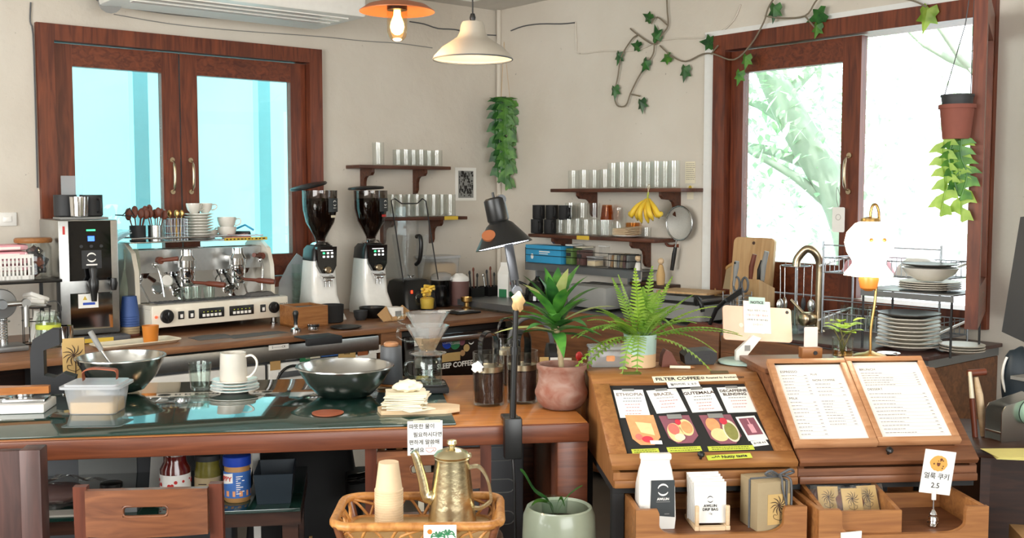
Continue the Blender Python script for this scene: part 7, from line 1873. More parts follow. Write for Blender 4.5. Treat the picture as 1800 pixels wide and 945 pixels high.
for i,(x, z, L, dr) in enumerate(K_):
    y = rnd.uniform(-.5,.25) if i not in (14,15) else -.55
    m = MB(); frond(m, Vector((x * .03, y * .02,.1)), Vector((x, y, z)), L * 1.12, dr,.027); m.build('frond', 'leaf_fern' if i % 4 else 'leaf_lime', t)
p = D(1180,645) + Vector((0,.03,0))
t = thing('leather_pouch', 'small brown leather pouch lying beside the fern pot', 'pouch', p,RK)
m = MB(); m.prism([(-.035,0),(.05,0),(.02,.012),(.0,.05),(-.02,.06),(-.03,.04)],-.025,.025); m.build('pouch', 'leather_dark', t)
p = D(1229,640) + Vector((0,.03,0))
t = thing('card_terminal', 'black rounded card payment terminal lying on the oak cabinet', 'card terminal', p,RK - .05)
m = MB(); m.prism([(-.05,0),(.05,0),(.062,.02),(.06,.04),(.04,.05),(-.04,.045),(-.055,.03)],-.035,.06); m.build('body', 'black', t); m = MB(); m.box(-.03,.035,-.037,-.0352,.015,.035); m.build('screen', 'charcoal', t)
t = thing('marker_pen', 'pale pen lying on the oak cabinet before the card terminal', 'pen', D(1198,648) + Vector((0,0,.006)),RK - .2)
m = MB(); m.tube([(-.04,0,0),(.03,0,0)],.0055,8); m.build('barrel', 'cream', t); m = MB(); m.tube([(.0305,0,0),(.045,0,0)], [.005,.002],8); m.build('tip', 'oak', t)
p = D(1310,640)
t = thing('tablet_stand', 'white tablet on a folding white stand with round base, back turned to the customer', 'tablet', p + Vector((0,.03,0)),RK)
m = MB(); m.lathe([(.085,0),(.09,.003),(.09,.008),(.085,.011),(0,.011)],44); m.build('base', 'aqua_glaze', t)
m = MB(); m.prism([(-.03,.0112),(.012,.0112),(.012,.03),(.06,.09),(.03,.1),(-.03,.045)],-.012,.008); m.v = [Vector((v.x, v.y - .0, v.z)) for v in m.v]; m.build('arm', 'white', t)
m = MB(); m.box(.0,.02,-.0135,-.0122,.045,.065); m.build('arm_slot', 'grey', t)
m = MB(); m.box(.02,.08,.0085,.017,.085,.105,.003); m.build('hinge', 'white', t)
tb = bpy.data.objects.new('tablet', None); COL.objects.link(tb); tb.parent = t; tb.location = (.055,.022,.128); tb.rotation_euler = (-.35,.06,-.0)
m = MB(); m.prism(rrect(-.125,.125,-.055,.07,.012),-.004,.004); m.build('shell', 'peach', tb)
m = MB(); m.prism(rrect(-.12,.12,-.05,.065,.01),.0041,.005); m.build('screen', 'black_gloss', tb)
m = MB(); m.at((.11,-.0042,.055),(PI / 2,0,0)); m.cyl(.006,0,.0015,14); m.build('camera_lens', 'charcoal', tb)
m = MB(); m.at((-.06,-.0042,.0),(PI / 2,0,0)); m.cyl(.008,0,.0008,14); m.build('mark', 'cream', tb)
bpy.context.view_layer.update()
tw = tb.matrix_world.copy()
n_ = thing('notice_note', 'white NOTICE paper taped to the back of the tablet', 'note'); n_.matrix_world = tw @ Matrix.Translation((.0,-.0052,.035))
m = MB(); m.box(-.05,.048,-.0006,0,-.062,.055); m.build('sheet', 'paper', n_)
m = MB(); m.box(-.03,.03,-.0014,-.0007,.044,.07); m.build('tape', 'aqua_glaze', n_)
text('NOTICE',.013, 'ink', n_,(0,-.0016,.05),(PI / 2,0,0), bold=.0004)
for i,(b_, mt) in enumerate((('픽업은 저희가 가져다', 'ink'),('드립니다 컵홀더 필요시', 'ink_red'),('이쪽에 꼭 얘기해주세요', 'ink'),('- 감사합니다 -', 'ink_grey'))): text(b_,.0082, mt, n_,(0,-.0008,.02 - i * .017),(PI / 2,0,0))
ZR = 1.03
p = atz(1427,624, ZR + .0) ; 
t = thing('card_holder', 'small oak block holding a pale pink card beside the leaf cutting glass', 'card holder', B_(1425,.66,0) + Vector((0,0, ZD)) if False else Vector((k0.x, k0.y,0)) + Vector((math.cos(RK)*(KW1 + .225) - math.sin(RK)*.52, math.sin(RK)*(KW1 + .225) + math.cos(RK)*.52,1.0306)),RK)
m = MB(); m.box(-.036,.036,-.02,.02,0,.038,.003); m.build('block', 'oak', t)
m = MB(); m.at((.01,-.0205,.02),(PI / 2,0,0)); m.cyl(.007,0,.003,16); m.build('badge', 'charcoal', t)
m = MB(); m.prism(rrect(-.024,.024,.0385,.108,.004),-.003,.0); m.build('card', 'blush', t)
CABTOP = 1.0306
kp = lambda x, y, z=CABTOP: Vector((k0.x + math.cos(RK) * x - math.sin(RK) * y, k0.y + math.sin(RK) * x + math.cos(RK) * y, z))
p = kp(KW1 + .34,.52)
t = thing('leaf_cutting_glass', 'glass of water with a lime green leaf cutting beside the ghost lamp', 'plant', p)
m = MB(); m.lathe([(.032,0),(.036,.004),(.036,.07),(.034,.07),(.033,.006),(0,.005)],26, cap1=False); m.build('glass', 'glass_thick', t)
m = MB(); m.lathe([(0,.006),(.032,.007),(.032,.028),(0,.028)],22, cap0=False); m.build('water', 'amber_light', t)
m = MB(); rnd = random.Random(2)
for k in range(4): m.tube(smooth([(0,0,.01),(.01 * math.cos(k),.01 * math.sin(k),.05),(.035 * math.cos(k * 1.7),.02 * math.sin(k * 1.7),.1)],3),.0025,6)
m.build('stem', 'stem', t)
for k in range(16):
    a = k * 2.4; c = Vector((.036 * math.cos(a) * rnd.uniform(.2,1),.028 * math.sin(a),.085 + rnd.uniform(0,.045))); m = MB(); leaf(m, c,(math.cos(a), math.sin(a),.5),(0,0,1),.052,.036,.3,4); m.build('leaf', 'leaf_lime', t)
p = kp(KW1 + .44,.52)
t = thing('ghost_lamp', 'glowing white glass ghost lamp with two gold eyes on a slim brass stand', 'lamp', p)
m = MB(); m.lathe([(.055,0),(.058,.004),(.05,.01),(.02,.016),(.008,.022)],34); m.build('base', 'brass', t)
m = MB(); P = [(0,0,.02),(0,0,.1),(.012,0,.2),(.022,.012,.33),(.026,.014,.42),(.022,.012,.50),(.01,.006,.53),(-.006,0,.525),(-.012,-.0,.49)]; m.tube(smooth(P,5),.005,8); m.build('stand', 'brass', t)
m = MB(); m.at((-.012,0,.47)); m.lathe([(.006,.02),(.03,.014),(.034,.0),(.034,-.004)],26); m.build('cap', 'brass', t)
m = MB(); m.at((-.012,0,.40)); 
prof = [(.02,.078),(.05,.066),(.077,.035),(.084,0),(.075,-.034),(.058,-.06),(.052,-.072),(.062,-.088),(.076,-.105),(.078,-.114)]
m.lathe(prof,40, fn=lambda a, z: 1 + (.09 * math.sin(7 * a) if z < -.07 else 0), cap0=True, cap1=False); m.build('globe', 'ghost_glow', t)
for s_ in (-1,1): m = MB(); m.ball((-.012 + s_ * .022 - .0,-.0815,.412),.0075, seg=10, rings=8); m.build('eye', 'ochre', t)
m = MB(); m.at((-.012,0,.272)); m.lathe([(.03,.018),(.034,.0),(.028,-.03),(.012,-.04)],24); m.build('bulb_holder', 'amber_glow', t)
l = bpy.data.lights.new('ghost_light', 'POINT'); l.energy = 4.5; l.color = (1,.84,.6); l.shadow_soft_size = .07
o = bpy.data.objects.new('ghost_light', l); COL.objects.link(o); o.parent = t; o.location = (-.03,-.13,.36)
t = thing('lamp_saucer', 'shiny metal saucer beside the foot of the ghost lamp', 'saucer', kp(KW1 + .52,.55)); m = MB(); m.lathe([(.02,0),(.03,.003),(.04,.01),(.038,.01),(.028,.005),(0,.004)],28); m.build('dish', 'chrome', t)
# wooden crates under the display cabinets
ZF = .635                       # floor of the crates
def crate(label, pxa, pxb, inner=None):
    yf = k0.y - .0
    fa = atz(pxa,898,.71); fb_ = atz(pxb,893,.71)
    t = thing('display_crate', label, 'crate',(fa.x, fa.y,0),RK)
    w_ = ((fb_ - fa).x) / math.cos(RK); dp_ = .27
    ztop = .712; zb = .55
    cut = [(0, zb),(w_, zb),(w_, ztop),(w_ - .062, ztop),(w_ - .067, ztop - .012)] + [(w_ - .127 + .06 * math.cos(R(a)),.668 + .03 * math.sin(R(a)) - .0) for a in range(0,-91,-15)] + [(.127 + .06 * math.cos(R(a)),.668 + .03 * math.sin(R(a))) for a in range(-90,-181,-15)] + [(.067, ztop - .012),(.062, ztop),(0, ztop)]
    m = MB(); m.prism(cut,0,.016); m.build('front_panel', 'crate_wood', t)
    for x in (0, w_ - .016): m = MB(); m.box(x, x + .016,.0165, dp_, zb, ztop - .002,.002); m.build('side_panel', 'crate_wood', t)
    m = MB(); m.box(.0165, w_ - .0165, dp_ - .016, dp_, zb, ztop - .03); m.build('back_panel', 'crate_wood', t)
    m = MB(); m.box(.0165, w_ - .0165,.0165, dp_ - .0165, ZF - .012, ZF); m.build('floor_panel', 'walnut', t)
    return t, w_, dp_
cr1, cw1, cd1 = crate('oak display crate with scooped front holding coffee bags and a gift box',1118,1421)
cr2, cw2, cd2 = crate('oak display crate with scooped front holding cookies and the price sign',1440,1742)
for cr, cw in ((cr1, cw1),(cr2, cw2)):
    o = thing('crate_stand', 'plain lower crate carrying the ' + ('coffee bag' if cr is cr1 else 'cookie') + ' crate', 'crate', cr.location,RK)
    m = MB(); m.box(.0, cw,0,.26,.02,.545,.003); m.build('box', 'crate_wood', o)
    for x in (.02, cw - .06): m = MB(); m.box(x, x + .04,.02,.24,0,.0198); m.build('foot', 'dark_wood', o)
bpy.context.view_layer.update()
c1 = lambda x, y, z=ZF + .0006: cr1.matrix_world @ Vector((x, y, z))
c2 = lambda x, y, z=ZF + .0006: cr2.matrix_world @ Vector((x, y, z))
def X1(px): q = aty(px,880, cr1.location.y + .1); return (cr1.matrix_world.inverted() @ q).x
t = thing('coffee_bag', 'tall white coffee bag with dark label and round mark in the first crate', 'coffee bag', c1(X1(1152),.10),RK)
m = MB(); lv = []
for z, hw, f_, b_k in ((0,.052,.035,.035),(.03,.055,.036,.034),(.12,.053,.03,.03),(.168,.047,.014,.014),(.185,.043,.008,.008),(.2,.043,.006,.006)): lv.append([(x, y, z) for x, y in rrect(-hw, hw,-f_, b_k,.006,3)])
N = len(lv[0]); fs = [(i * N + k, i * N + (k + 1) % N,(i + 1) * N + (k + 1) % N,(i + 1) * N + k) for i in range(5) for k in range(N)] + [tuple(range(N - 1,-1,-1)), tuple(range(5 * N,6 * N))]
m.add([q for r_ in lv for q in r_], fs); m.build('bag', 'white', t)
m = MB(); m.box(-.045,.045,-.016,.01,.196,.214,.004); m.build('rolled_top', 'white', t)
m = MB(); m.add([(-.022,-.0372,.042),(.05,-.0372,.035),(.05,-.0318,.142),(-.018,-.0318,.142)], [(0,1,2,3)]); m.add([(-.022,-.036,.042),(.05,-.036,.035),(.05,-.0306,.142),(-.018,-.0306,.142)], [(3,2,1,0)]); lb = m.build('label_patch', 'label_black', t)
ring_logo(lb, 'paper',.016,-.0348,.115,.0155,.0022); text('AWLUN',.0095, 'paper', lb,(.016,-.0356,.088),(PI / 2,0,0), bold=.0004)
m = MB(); m.box(-.004,.036,-.0366,-.0362,.0795,.081); m.box(.02,.034,-.0375,-.0372,.044,.046); m.build('small_print', 'grey', lb)
sx = X1(1246)
t = thing('wooden_bag_stand', 'small pale wooden stand holding the white drip bags in the first crate', 'stand', c1(sx,.045),RK)
for x in (-.052,.038): m = MB(); m.box(x, x + .014,-.008,.115,0,.014,.002); m.build('runner', 'pale_wood', t)
m = MB(); m.box(-.0375,.0375,-.006,.008,.0,.012); m.box(-.0375,.0375,.09,.104,0,.012); m.build('crossbar', 'pale_wood', t)
for x in (-.05,.04):
    for y in (-.006,.095): m = MB(); m.box(x, x + .011, y, y + .011,.0142,.072,.002); m.build('upright', 'pale_wood', t)
for i in range(5):
    q = thing('drip_bag', 'white drip bag coffee packet, ' + (ORD[i] + ' from the front' if i else 'the front one with the printed mark') + ' in the wooden stand', 'coffee packet', c1(sx + -.002 * i,.064 + .0125 * i, ZF + .0156 + .0005), rot=(-.10,0,RK + .012*(i - 2)), group='drip bags in the wooden stand')
    m = MB(); hw, hh = .0475,.118 + .004 * i
    m.prism([(-hw,0),(hw,0),(hw * .97, hh * .5),(hw, hh),(-hw, hh),(-hw * .97, hh * .5)],-.0035,.0035); m.build('pouch', 'white', q)
    m = MB(); m.box(-hw, hw,-.0042,-.0036, hh - .012, hh - .0105); m.build('seal', 'stone_white', q)
    if i == 0:
        ring_logo(q, 'ink',0,-.0042,.068,.0085,.0011); text('AWLUN\nDRIP BAG',.0105, 'ink', q,(0,-.0042,.044),(PI / 2,0,0), bold=.0003); text('12g',.007, 'ink', q,(0,-.0042,.027),(PI / 2,0,0))
t = thing('gift_box', 'square kraft gift box tied with a grey ribbon and flower card in the first crate', 'gift box', c1(X1(1346),.079),RK + .18)
g = .052
m = MB(); m.box(-g, g,-g * 1.05, g,0,.142,.002); m.build('box', 'kraft_grey', t)
m = MB(); m.box(-.02,.05,-g * 1.05 - .0015,-g * 1.05 - .0004,.018,.106); cdp = m.build('card', 'card_tan', t); flower(cdp, 'ink_brown',(.015,.074),.03,-g * 1.05 - .003)
m = MB(); rx = .038
for a_, b_ in (((rx,-g * 1.05 - .0025,.0),(rx,-g * 1.05 - .0025,.142)),((rx,-g * 1.05 - .002,.1435),(rx, g,.1435)),((-g - .002,-.01,0),(-g - .002,-.01,.142)),((-g,-.01,.1437),(g,-.01,.1437))): m.tube([a_, b_],.0035,6)
for s_ in (-1,1):
    m.tube(smooth([(rx,-.01,.147),(rx + s_ * .03,-.02,.165),(rx + s_ * .045,-.015,.155),(rx + s_ * .02,-.01,.147)],4),.004,6)
    m.tube(smooth([(rx,-.012,.147),(rx + s_ * .012,-.05,.15),(rx + s_ * .014,-g * 1.05 - .006,.12),(rx + s_ * .008 + .006,-g * 1.05 - .006,.06 - .02 * s_)],4),.0032,6)
m.build('ribbon', 'grey_dark', t)
x0 = .045; iw = .2
t = thing('inner_box', 'shallow wooden box set in the cookie crate with a divider', 'box', c2(.02,.02),RK)
m = MB(); m.box(.0, iw + .03,0.0,.012,0,.065); m.build('front_panel', 'crate_wood', t)
m = MB(); m.prism([(0,0),(.2,0),(.2,.10),(.0,.065)],0.0,.012, 'x'); m.v = [v + Vector((0,.0125,0)) for v in m.v]; m.build('side_panel', 'crate_wood', t)
m = MB(); m.prism([(0,0),(.2,0),(.2,.10),(.0,.065)], iw + .018, iw + .03, 'x'); m.v = [v + Vector((0,.0125,0)) for v in m.v]; m.build('side_panel', 'crate_wood', t)
m = MB(); m.box(.0125, iw + .0175,.0125,.21,0,.008); m.build('floor_panel', 'crate_wood', t)
for i,(x, y, lb) in enumerate(((.06,.10, 'nearest the coffee crate'),(.125,.075, 'in the middle, lying lower in front'),(.185,.1, 'nearest the price sign'))):
    q = thing('cookie_pack', 'wrapped cookie with flower card in the inner box, ' + lb, 'cookie pack', c2(.02 + x,.02 + y, ZF + .0236), rot=(-.42,0,RK - .1 + .1 * i), group='cookie packs in the inner box')
    m = MB(); m.ball((-.0,.03,.045),.045,.02,.045,18,10, fn=lambda d: 1 + .05 * math.sin(8 * d.x + 6 * d.z)); m.build('cookie', 'leather_dark', q)
    m = MB(); m.box(-.03,.03,.0035,.007,.006,.085); cc = m.build('flower_card', 'card_tan', q); flower(cc, 'ink_brown',(.0,.055),.022,.0028)
    m = MB(); P = [(-.05,-.002),(.05,-.002)]
    lv = []
    for z, hw, yy in ((0,.05,.04),(.045,.055,.05),(.088,.052,.02)): lv.append([(a, b, z) for a, b in rrect(-hw, hw,.0, yy + .012,.005,2)])
    N = len(lv[0]); m.add([v for r_ in lv for v in r_], [(a * N + k, a * N + (k + 1) % N,(a + 1) * N + (k + 1) % N,(a + 1) * N + k) for a in range(2) for k in range(N)]); m.build('wrapper', 'clear_bag', q)
t = thing('binder_clip', 'small black clip on the floor of the inner box', 'clip', c2(.13,.036, ZF + .0096),RK)
m = MB(); m.box(-.016,.016,-.004,.004,0,.008,.001); m.build('clip', 'black', t)
ps = c2((cr2.matrix_world.inverted() @ aty(1640,900, cr2.location.y + .1)).x,.07)
t = thing('price_sign', 'white cookie price sign on a silver clip stand in the cookie crate', 'sign', ps,RK - .03)
m = MB(); m.lathe([(.014,0),(.018,.004),(.017,.012),(.013,.014),(.016,.02),(.014,.028),(.01,.03),(.012,.036),(.008,.044),(.003,.05),(.0025,.085)],20); m.build('stand', 'chrome', t)
m = MB(); m.box(-.006,.006,-.004,.003,.078,.106,.001); m.build('clip', 'white', t)
sg = bpy.data.objects.new('card', None); COL.objects.link(sg); sg.parent = t; sg.location = (.002,.0,.095); sg.rotation_euler = (0,.13,0)
m = MB(); m.box(-.045,.047,.0032,.0045,-.0,.128); m.build('sheet', 'paper', sg)
m = MB(); m.prism([(.0 + .026 * math.cos(2 * PI * k / 28)*(1 + .04 * math.sin(5 * k)),.09 + .023 * math.sin(2 * PI * k / 28)*(1 + .04 * math.cos(3 * k))) for k in range(28)],.0022,.0031); ck = m.build('cookie_drawing', 'cookie', sg)
m = MB()
for x, z, r_ in ((-.014,.088,.0025),(.012,.099,.002),(.006,.102,.004),(.014,.083,.002),(-.002,.097,.0015),(.004,.097,.0015),(.012,.077,.002)): m.prism([(x + r_ * math.cos(2 * PI * k / 10), z + r_ * math.sin(2 * PI * k / 10)) for k in range(10)],.0016,.0021)
m.prism([(-.006,.092),(.005,.092),(.0035,.084),(-.001,.081),(-.005,.085)],.0016,.0021); m.build('chips', 'leather_dark', sg)
text('얼룩 쿠키',.0195, 'ink', sg,(0,.003,.051),(PI / 2,0,0), bold=.0002); text('2.5',.0215, 'ink', sg,(.0,.003,.024),(PI / 2,0,0), bold=.0002)
t = thing('cloth_tag', 'small white cloth tag hanging over the front edge of the cookie crate', 'tag', c2((cr2.matrix_world.inverted() @ aty(1497,938, cr2.location.y)).x,-.001,0),RK)
m = MB(); m.prism([(-.03,.648),(.03,.652),(.028,.59),(-.028,.588)],-.005,-.001); m.build('cloth', 'paper', t)
# under the service counter
SH = lambda px, py: atz(px, py, ZS + .0006)
fcv = lambda x, y, z: Vector((-1.6,3.057,0)) + Vector((math.cos(RC) * x - math.sin(RC) * y, math.sin(RC) * x + math.cos(RC) * y, z))
def jar(name, label, p, r, h, content, lidm, bandm, rz=0, neck=.8, lidh=.02, band=(.15,.62), name_lid='lid', fill=.9):
    t = thing(name, label, 'jar', p, rz)
    m = MB(); m.lathe([(r * .9,0),(r,.006),(r, h * .72),(r * neck, h * .86),(r * neck, h)],30); m.build('body', content, t)
    m = MB(); m.lathe([(r * neck * 1.08, h + .0005),(r * neck * 1.1, h + .003),(r * neck * 1.1, h + lidh),(r * neck, h + lidh + .002),(0, h + lidh + .002)],30); m.build(name_lid, lidm, t)
    m = MB(); m.lathe([(r + .0008, h * band[0]),(r + .0008, h * band[1])],30, cap0=False, cap1=False); b_ = m.build('label_band', bandm, t)
    return t, b_
def curvetext(body, size, mt, parent, r, z, a0=-90):
    o = text(body, size, mt, parent,(0,0,0),(0,0,0), bold=.0003)
    for v in o.data.vertices:
        a = R(a0) + v.co.x / r; v.co = Vector(((r + .001 + v.co.z) * math.cos(a),(r + .001 + v.co.z) * math.sin(a), z + v.co.y))
    return o
xs_ = lambda px: fci(px,880, ZS)[0]
t, b_ = jar('strawberry_jam_jar', 'big strawberry jam jar with red dotted white label on the glass shelf', fcv(xs_(309),.24, ZS + .0006),.048,.152, 'jam', 'chrome', 'paper',0,.75,.016,(.06,.62))
m = MB(); rnd = random.Random(3)
for k in range(26):
    a = R(rnd.uniform(-200,20)); z = rnd.uniform(.015,.078); r_ = rnd.uniform(.003,.007)
    m.at((.0495 * math.cos(a),.0495 * math.sin(a), z),(PI / 2,0, a + PI / 2)); m.cyl(r_,0,.0006,10)
m.build('strawberry_print', 'red', b_)
m = MB(); 
for i in range(6): pass
m.at(); m.box(-.016,.016,-.0515,-.0498,.012,.05); lp = m.build('name_panel', 'paper', b_); text('딸기잼\n달달해',.011, 'ink', lp,(0,-.0517,.031),(PI / 2,0,0), bold=.0005)
t, b_ = jar('pickle_jar', 'jar of green pickles with beige label beside the strawberry jam', fcv(xs_(364),.25, ZS + .0006),.042,.13, 'pickle', 'charcoal', 'kraft_grey',0,.9,.018,(.08,.6))
m = MB()
for i in range(4): m.box(-.018,.02 - .004 * i,-.0445,-.0436,.03 + i * .009,.033 + i * .009)
m.build('label_print', 'ink_brown', b_)
t, b_ = jar('peanut_butter_jar', 'peanut butter jar with blue lid and blue label on the glass shelf', fcv(xs_(417),.22, ZS + .0006),.043,.118, 'peanut', 'blue', 'blue_label',0,.95,.03,(.14,.86))
vs = []; fs = []
for i in range(8):
    a = R(-150 + i * 8)
    for z in (.06,.092): vs.append((.0446 * math.cos(a),.0446 * math.sin(a), z + .001 * i))
for i in range(7): fs.append((2 * i,2 * i + 2,2 * i + 3,2 * i + 1))
m = MB(); m.add(vs, fs); m.build('brand_patch', 'paper', b_); curvetext('IPPY',.022, 'red', b_,.0447,.079,-124)
m = MB(); rnd = random.Random(8)
for i in range(9):
    a = R(-75); x = rnd.uniform(.012,.03); m.box(-.004,-.004 + x * .9,-.0453,-.0448,.03 + i * .007,.033 + i * .007)
m.v = [Vector((.0452 * math.cos(R(-75) + v.x / .045),.0452 * math.sin(R(-75) + v.x / .045), v.z)) for v in m.v]; m.build('label_print', 'paper', b_)
m = MB(); m.lathe([(.0447,.022),(.0447,.04)],12, cap0=False, cap1=False); m.v = [v for v in m.v]; m.build('nut_print', 'salmon', b_)
p = fcv(xs_(205),.2, ZS + .0006)
t = thing('clear_tray', 'clear plastic tray holding a small jam jar on the glass shelf', 'tray', p,RC)
m = MB(); 
for a_ in ((-.09,.09,-.07,-.067,0,.035),(-.09,.09,.067,.07,0,.035),(-.09,-.087,-.067,.067,0,.035),(.087,.09,-.067,.067,0,.035),(-.087,.087,-.067,.067,0,.003)): m.box(*a_)
m.build('tray', 'plastic', t); m = MB(); m.box(-.02,.05,-.0716,-.0704,.006,.028); m.build('sticker', 'paper', t)
jar('small_jam_jar', 'small dark jam jar with black and gold lid in the clear tray', p + Vector((.0,.0,.0036)),.034,.06, 'jam', 'black', 'gold',0,.92,.014,(.78,.84))
t = thing('plastic_bag', 'crumpled clear plastic bag of dark goods on the glass shelf end', 'bag', fcv(xs_(120),.25, ZS + .0006),RC)
m = MB(); m.ball((0,0,.042),.13,.1,.042,22,14, fn=lambda d: 1 + .14 * math.sin(7 * d.x + 5 * d.y) + .1 * math.sin(11 * d.y - 6 * d.z)); m.v = [Vector((v.x, v.y, max(0, v.z))) for v in m.v]; m.build('film', 'clear_bag', t)
m = MB(); m.ball((-.02,.01,.035),.09,.07,.032,14,10); m.build('goods', 'cocoa', t)
t = thing('flat_tray', 'pale curved tray rim lying under the clear bag on the shelf', 'tray', fcv(xs_(120),.14, ZS + .0006),RC); m = MB(); m.prism(rrect(-.12,.12,-.03,.03,.02),0,.006, 'z'); m.build('tray', 'stone_white', t)
t = thing('dark_bin', 'dark navy open bin standing beside the peanut butter jar', 'bin', fcv(xs_(483),.24, ZS + .0006),RC)
m = MB(); hw = .062
for a_ in ((-hw, hw,-.1,-.096,0,.1),(-hw, hw,.096,.1,0,.1),(-hw,-hw + .004,-.096,.096,0,.1),(hw - .004, hw,-.096,.096,0,.1),(-hw, hw,-.096,.096,0,.004)): m.box(*a_)
m.v = [Vector((v.x * (.86 + 1.4 * v.z), v.y * (.86 + 1.4 * v.z), v.z)) for v in m.v]; m.build('bin', 'navy', t)
bg_ = fci(535,800,.6)[0]
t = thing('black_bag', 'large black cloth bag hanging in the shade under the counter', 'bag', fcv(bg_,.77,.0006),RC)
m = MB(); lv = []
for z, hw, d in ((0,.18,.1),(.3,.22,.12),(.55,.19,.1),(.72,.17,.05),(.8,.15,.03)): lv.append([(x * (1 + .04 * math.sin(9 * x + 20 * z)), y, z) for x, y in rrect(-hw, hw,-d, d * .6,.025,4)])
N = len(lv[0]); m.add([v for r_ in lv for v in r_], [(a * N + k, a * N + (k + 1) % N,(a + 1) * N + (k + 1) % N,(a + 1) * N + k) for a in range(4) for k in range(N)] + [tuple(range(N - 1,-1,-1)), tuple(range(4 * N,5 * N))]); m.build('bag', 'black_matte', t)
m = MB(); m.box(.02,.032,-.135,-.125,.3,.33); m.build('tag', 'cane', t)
t = thing('dark_filler_box', 'added dark filler box darkening the space behind the jars under the service counter', 'box', fcv(xs_(200),.66,.0006),RC)  # added box: covers the bright fridge doors so the space behind the jars is dark
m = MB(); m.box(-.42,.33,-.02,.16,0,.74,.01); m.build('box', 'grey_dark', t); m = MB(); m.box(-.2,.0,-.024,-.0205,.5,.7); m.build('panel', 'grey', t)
t = thing('white_carton', 'folded white paper carton beside the pickle jar under the counter', 'carton', fcv(xs_(262),.45, ZS + .0006),RC)
m = MB(); m.prism([(-.03,0),(.04,0),(.05,.1),(.02,.17),(-.02,.12)],-.04,.04); m.build('carton', 'white', t)
t = thing('white_pole', 'slim white upright panel beside the dark bin under the counter', 'panel', fcv(xs_(440),.43,.0006),RC); m = MB(); m.box(-.012,.012,-.01,.01,0,.80); m.build('panel', 'white', t)
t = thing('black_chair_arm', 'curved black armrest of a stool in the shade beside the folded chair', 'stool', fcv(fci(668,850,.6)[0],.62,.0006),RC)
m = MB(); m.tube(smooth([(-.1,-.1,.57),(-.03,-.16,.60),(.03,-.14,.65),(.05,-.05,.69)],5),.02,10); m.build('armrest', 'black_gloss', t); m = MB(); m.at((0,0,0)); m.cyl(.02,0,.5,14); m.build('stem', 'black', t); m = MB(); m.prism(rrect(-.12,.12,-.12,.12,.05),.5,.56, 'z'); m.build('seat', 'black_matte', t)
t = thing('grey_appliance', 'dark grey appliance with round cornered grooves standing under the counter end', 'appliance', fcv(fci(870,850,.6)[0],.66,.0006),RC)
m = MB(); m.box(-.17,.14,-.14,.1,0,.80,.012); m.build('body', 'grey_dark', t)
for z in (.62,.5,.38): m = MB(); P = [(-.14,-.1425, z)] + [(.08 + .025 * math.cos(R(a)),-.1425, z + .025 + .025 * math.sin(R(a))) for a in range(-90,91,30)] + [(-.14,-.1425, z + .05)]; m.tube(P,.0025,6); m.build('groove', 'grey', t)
t = thing('notice_board_card', 'cream picture card leaning in front of the fridge by the folded chair', 'card', fcv(fci(738,840,.6)[0],.33,.0006),RC)
m = MB(); m.box(-.035,.035,0,.004,.62,.77); m.box(-.01,.01,.0,.004,.0,.62); m.build('card', 'cream', t); m = MB(); m.prism([(.022 * math.cos(2 * PI * k / 20) + .01,.7 + .03 * math.sin(2 * PI * k / 20)) for k in range(20)],-.001,-.0002); m.build('print', 'leather_dark', t)
# chairs
def chair(label, p, rz):
    t = thing('wooden_chair', label, 'chair', p, rz)
    hw = .2
    for s_ in (-1,1):
        x = s_ * (hw - .018)
        m = MB(); m.prism([(0,0),(.03,0),(.032,.45),(.012,.8),(-.016,.8),(0,.45)], x - .018, x + .018, 'x'); m.build('back_post', 'chair_post', t)
        m = MB(); m.box(x - .017, x + .017,.36,.394,0,.43,.003); m.build('front_leg', 'chair_post', t)
        m = MB(); m.box(x - .01, x + .01,.033,.359,.2,.23); m.build('stretcher', 'chair_post', t)
    n = 14; zt, zb = .79,.665; sl = (-.06,.06,.722,.752)
    def cy(x): return -.012 - .028*(1 - (x / hw) ** 2)
    def strip(x0, x1, z0, z1, k):
        vs = []; fs = []
        for i in range(k + 1):
            x = x0 + (x1 - x0) * i / k; y = cy(x)
            tz = .008*(1 - (x / hw) ** 2) if z1 >= zt else 0
            vs += [(x, y - .011, z0),(x, y + .011, z0),(x, y + .011, z1 - 0 + tz),(x, y - .011, z1 + tz)]
        for i in range(k):
            a = i * 4; fs += [(a + q, a + (q + 1) % 4, a + 4 + (q + 1) % 4, a + 4 + q) for q in range(4)]
        fs += [(0,1,2,3),(4 * k,4 * k + 1,4 * k + 2,4 * k + 3)]
        return vs, fs
    m = MB(); xe = hw - .037
    for a_ in ((-xe, sl[0], zb, zt,6),(sl[1], xe, zb, zt,6),(sl[0], sl[1], zb, sl[2],6),(sl[0], sl[1], sl[3], zt,6)): m.add(*strip(*a_))
    rail = m.build('back_rail', 'chair_wood', t)
    m = MB(); P = [(x, cy(x) - .008, z) for x, z in rrect(sl[0], sl[1], sl[2], sl[3],.012)]; m.tube(P,.004,6, True); m.build('slot_rim', 'chair_wood', rail)
    m = MB(); m.box(-hw + .01, hw - .01,.035,.40,.4305,.45,.008); m.build('seat', 'chair_post', t)
    m = MB(); m.box(-hw + .035, hw - .035,.0,.018,.52,.555); m.build('lower_rail', 'chair_wood', t)
    return t
p = atz(262,850,.8)
chair('reddish wooden chair with a slot in its curved back before the counter', Vector((p.x, p.y,0)),RC - .06)
p = fcv(fci(755,790,.8)[0],.045,0)
chair('reddish wooden chair tucked under the counter behind the golden kettle', Vector((p.x, p.y,0)),RC)
p = atz(74,787,.905)
t = thing('wooden_settle', 'dark worn wooden bench end cut by the picture edge beside the chair', 'bench', Vector((p.x, p.y,0)),RC)
